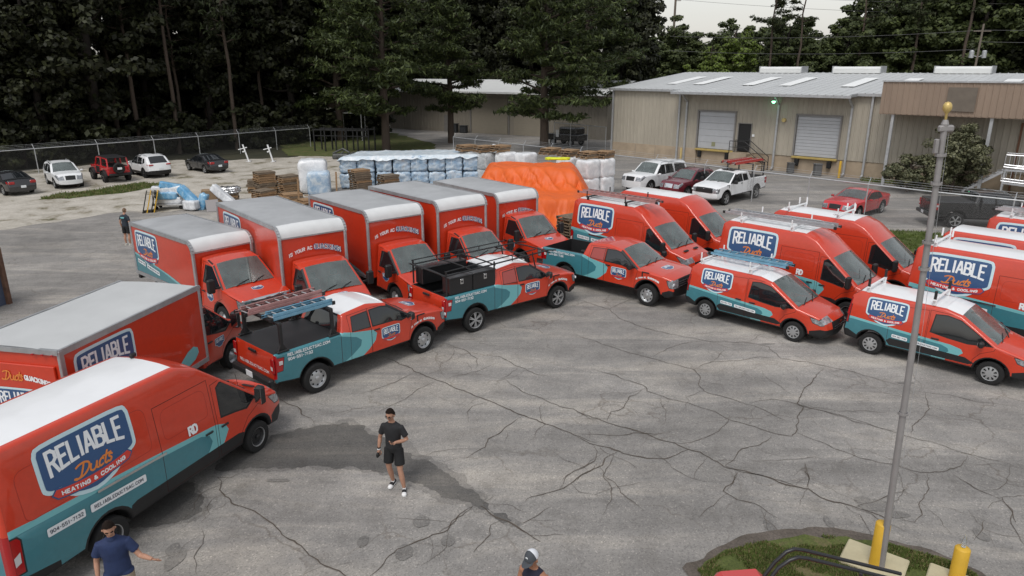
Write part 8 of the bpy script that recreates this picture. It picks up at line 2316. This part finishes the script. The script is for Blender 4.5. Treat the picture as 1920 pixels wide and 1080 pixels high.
mb = MB(); mb.lathe([(.034, -.014), (.037, -.014), (.037, .014), (.034, .014)], 14); mb.build('wristband', BLKCL, man, (.035, -.308, .905)); mb = MB(); mb.lathe([(.034, -.010), (.036, -.010), (.036, .010), (.034, .010)], 14); mb.build('watch', WPRINT, man, (.037, -.309, .875))
# man in the polo shirt, arm held out
J2 = dict(J1); J2.update(wrL=(.28, .54, 1.18), elL=(.08, .34, 1.15), slL=(.04, .285, 1.24), wrR=(.06, -.27, .86), elR=(-.02, -.27, 1.12), anL=(.0, .12, .09), caL=(-.02, .12, .33), knL=(.02, .12, .50), thL=(.02, .12, .60), anR=(0, -.12, .09), knR=(.02, -.12, .5), thR=(.02, -.12, .6), caR=(-.02, -.12, .33), yawL=.2, yawR=-.2)
m2 = person('man in navy polo shirt with one hand held out beside the foreground van', (-5.95, 8.92), -72, J2, dict(shirt=NVYCL, pants=KHAKI, hem=.10, shin=1), SKIN, 1.10, True, (.25, .42), HAIRD, mat('stubble', (.16, .09, .065), .7), handcurl=(.12, .4), hand_roll=(pi * .75, 0))
mb = MB(); mb.lathe([(.058, 0), (.076, -.045), (.082, -.05), (.066, .012)], 18, 'z', (.035, 0, 1.545)); mb.build('collar', NVYCL, m2, smooth=50)
mb = MB(); mb.box((.160, .085, 1.36), (.008, .05, .035), 0, .002); mb.build('chest_logo', WPRINT, m2, rot=(0, R(-6), 0))
# man in the trucker cap at the lower edge, arms folded
J3 = dict(J2); J3.update(wrL=(.21, -.06, 1.20), elL=(.06, .25, 1.12), slL=(.02, .235, 1.30), shL=(.02, .168, 1.43), wrR=(.22, .10, 1.26), elR=(.06, -.25, 1.12), slR=(.02, -.235, 1.30))
m3 = person('man in a grey and white cap and dark sleeveless shirt at the lower edge', (.32, 8.25), -125, J3, dict(shirt=NVYT, pants=KHAKI, hem=.02), SKINT, 1.0, True, (-.1, .30), HAIRD, None, cap=True, sleeve=False)
hd = next(o for o in m3.children if o.name.startswith('head'))
CAPG = mat('grey_cap', (.055, .062, .072), .85); CAPW = mat('white_cap_mesh', (.66, .68, .72), .8)
mb = MB(); vs = []; nu, nv = 24, 9
for j in range(nv + 1):
    ph = 1.52 * j / nv
    for i in range(nu):
        th = 2 * pi * i / nu; vs.append((math.sin(ph) * math.cos(th) * .112 - .002, math.sin(ph) * math.sin(th) * .092, math.cos(ph) * .125 + .028))
mb.add(vs, [(j * nu + i, (j + 1) * nu + i, (j + 1) * nu + (i + 1) % nu, j * nu + (i + 1) % nu) for j in range(nv) for i in range(nu)])
for k, f in enumerate(mb.f):
    if sum(mb.v[i][0] for i in f) / 4 < -.004: mb.m[k] = 1
cpo = mb.build('cap', [CAPG, CAPW], hd, smooth=60)
mb = MB(); vs = []
for i in range(13):
    a = -1.15 + 2.3 * i / 12
    vs += [(math.cos(a) * .108, math.sin(a) * .088, .036 - .01 * math.cos(a)), (math.cos(a) * .125 + .075 * math.cos(a * .9), math.sin(a) * .085, .022 - .012 * abs(a))]
mb.add(vs, [(2 * i, 2 * i + 1, 2 * i + 3, 2 * i + 2) for i in range(12)]); mb.build('visor', CAPG, hd, smooth=60)
mb = MB(); mb.lathe([(0, .004), (.020, .003), (.021, 0)], 14, 'x', (.100, .0, .085)); mb.build('cap_patch', WPRINT, hd, rot=(0, R(-8), 0))
# man walking away behind the first box truck
J4 = dict(J2); J4.update(wrL=(.05, .27, .86), elL=(.0, .28, 1.12), wrR=(.05, -.27, .86))
m4 = person('man in dark shirt and shorts walking behind the nearest box truck', (-18.55, 33.2), 75, J4, dict(shirt=mat('dark_tee', (.02, .028, .04), .85), pants=BLKSH, hem=.02), SKIN, 1.0, True, (0, 0), HAIRB, None, bald=True, shoe_mats=(mat('pale_sock', (.5, .48, .42), .8), SHOEW))
mb = MB(); mb.box((-.118, 0, 1.37), (.01, .20, .07), 0, .003); mb.build('back_print', LTEAL, m4)
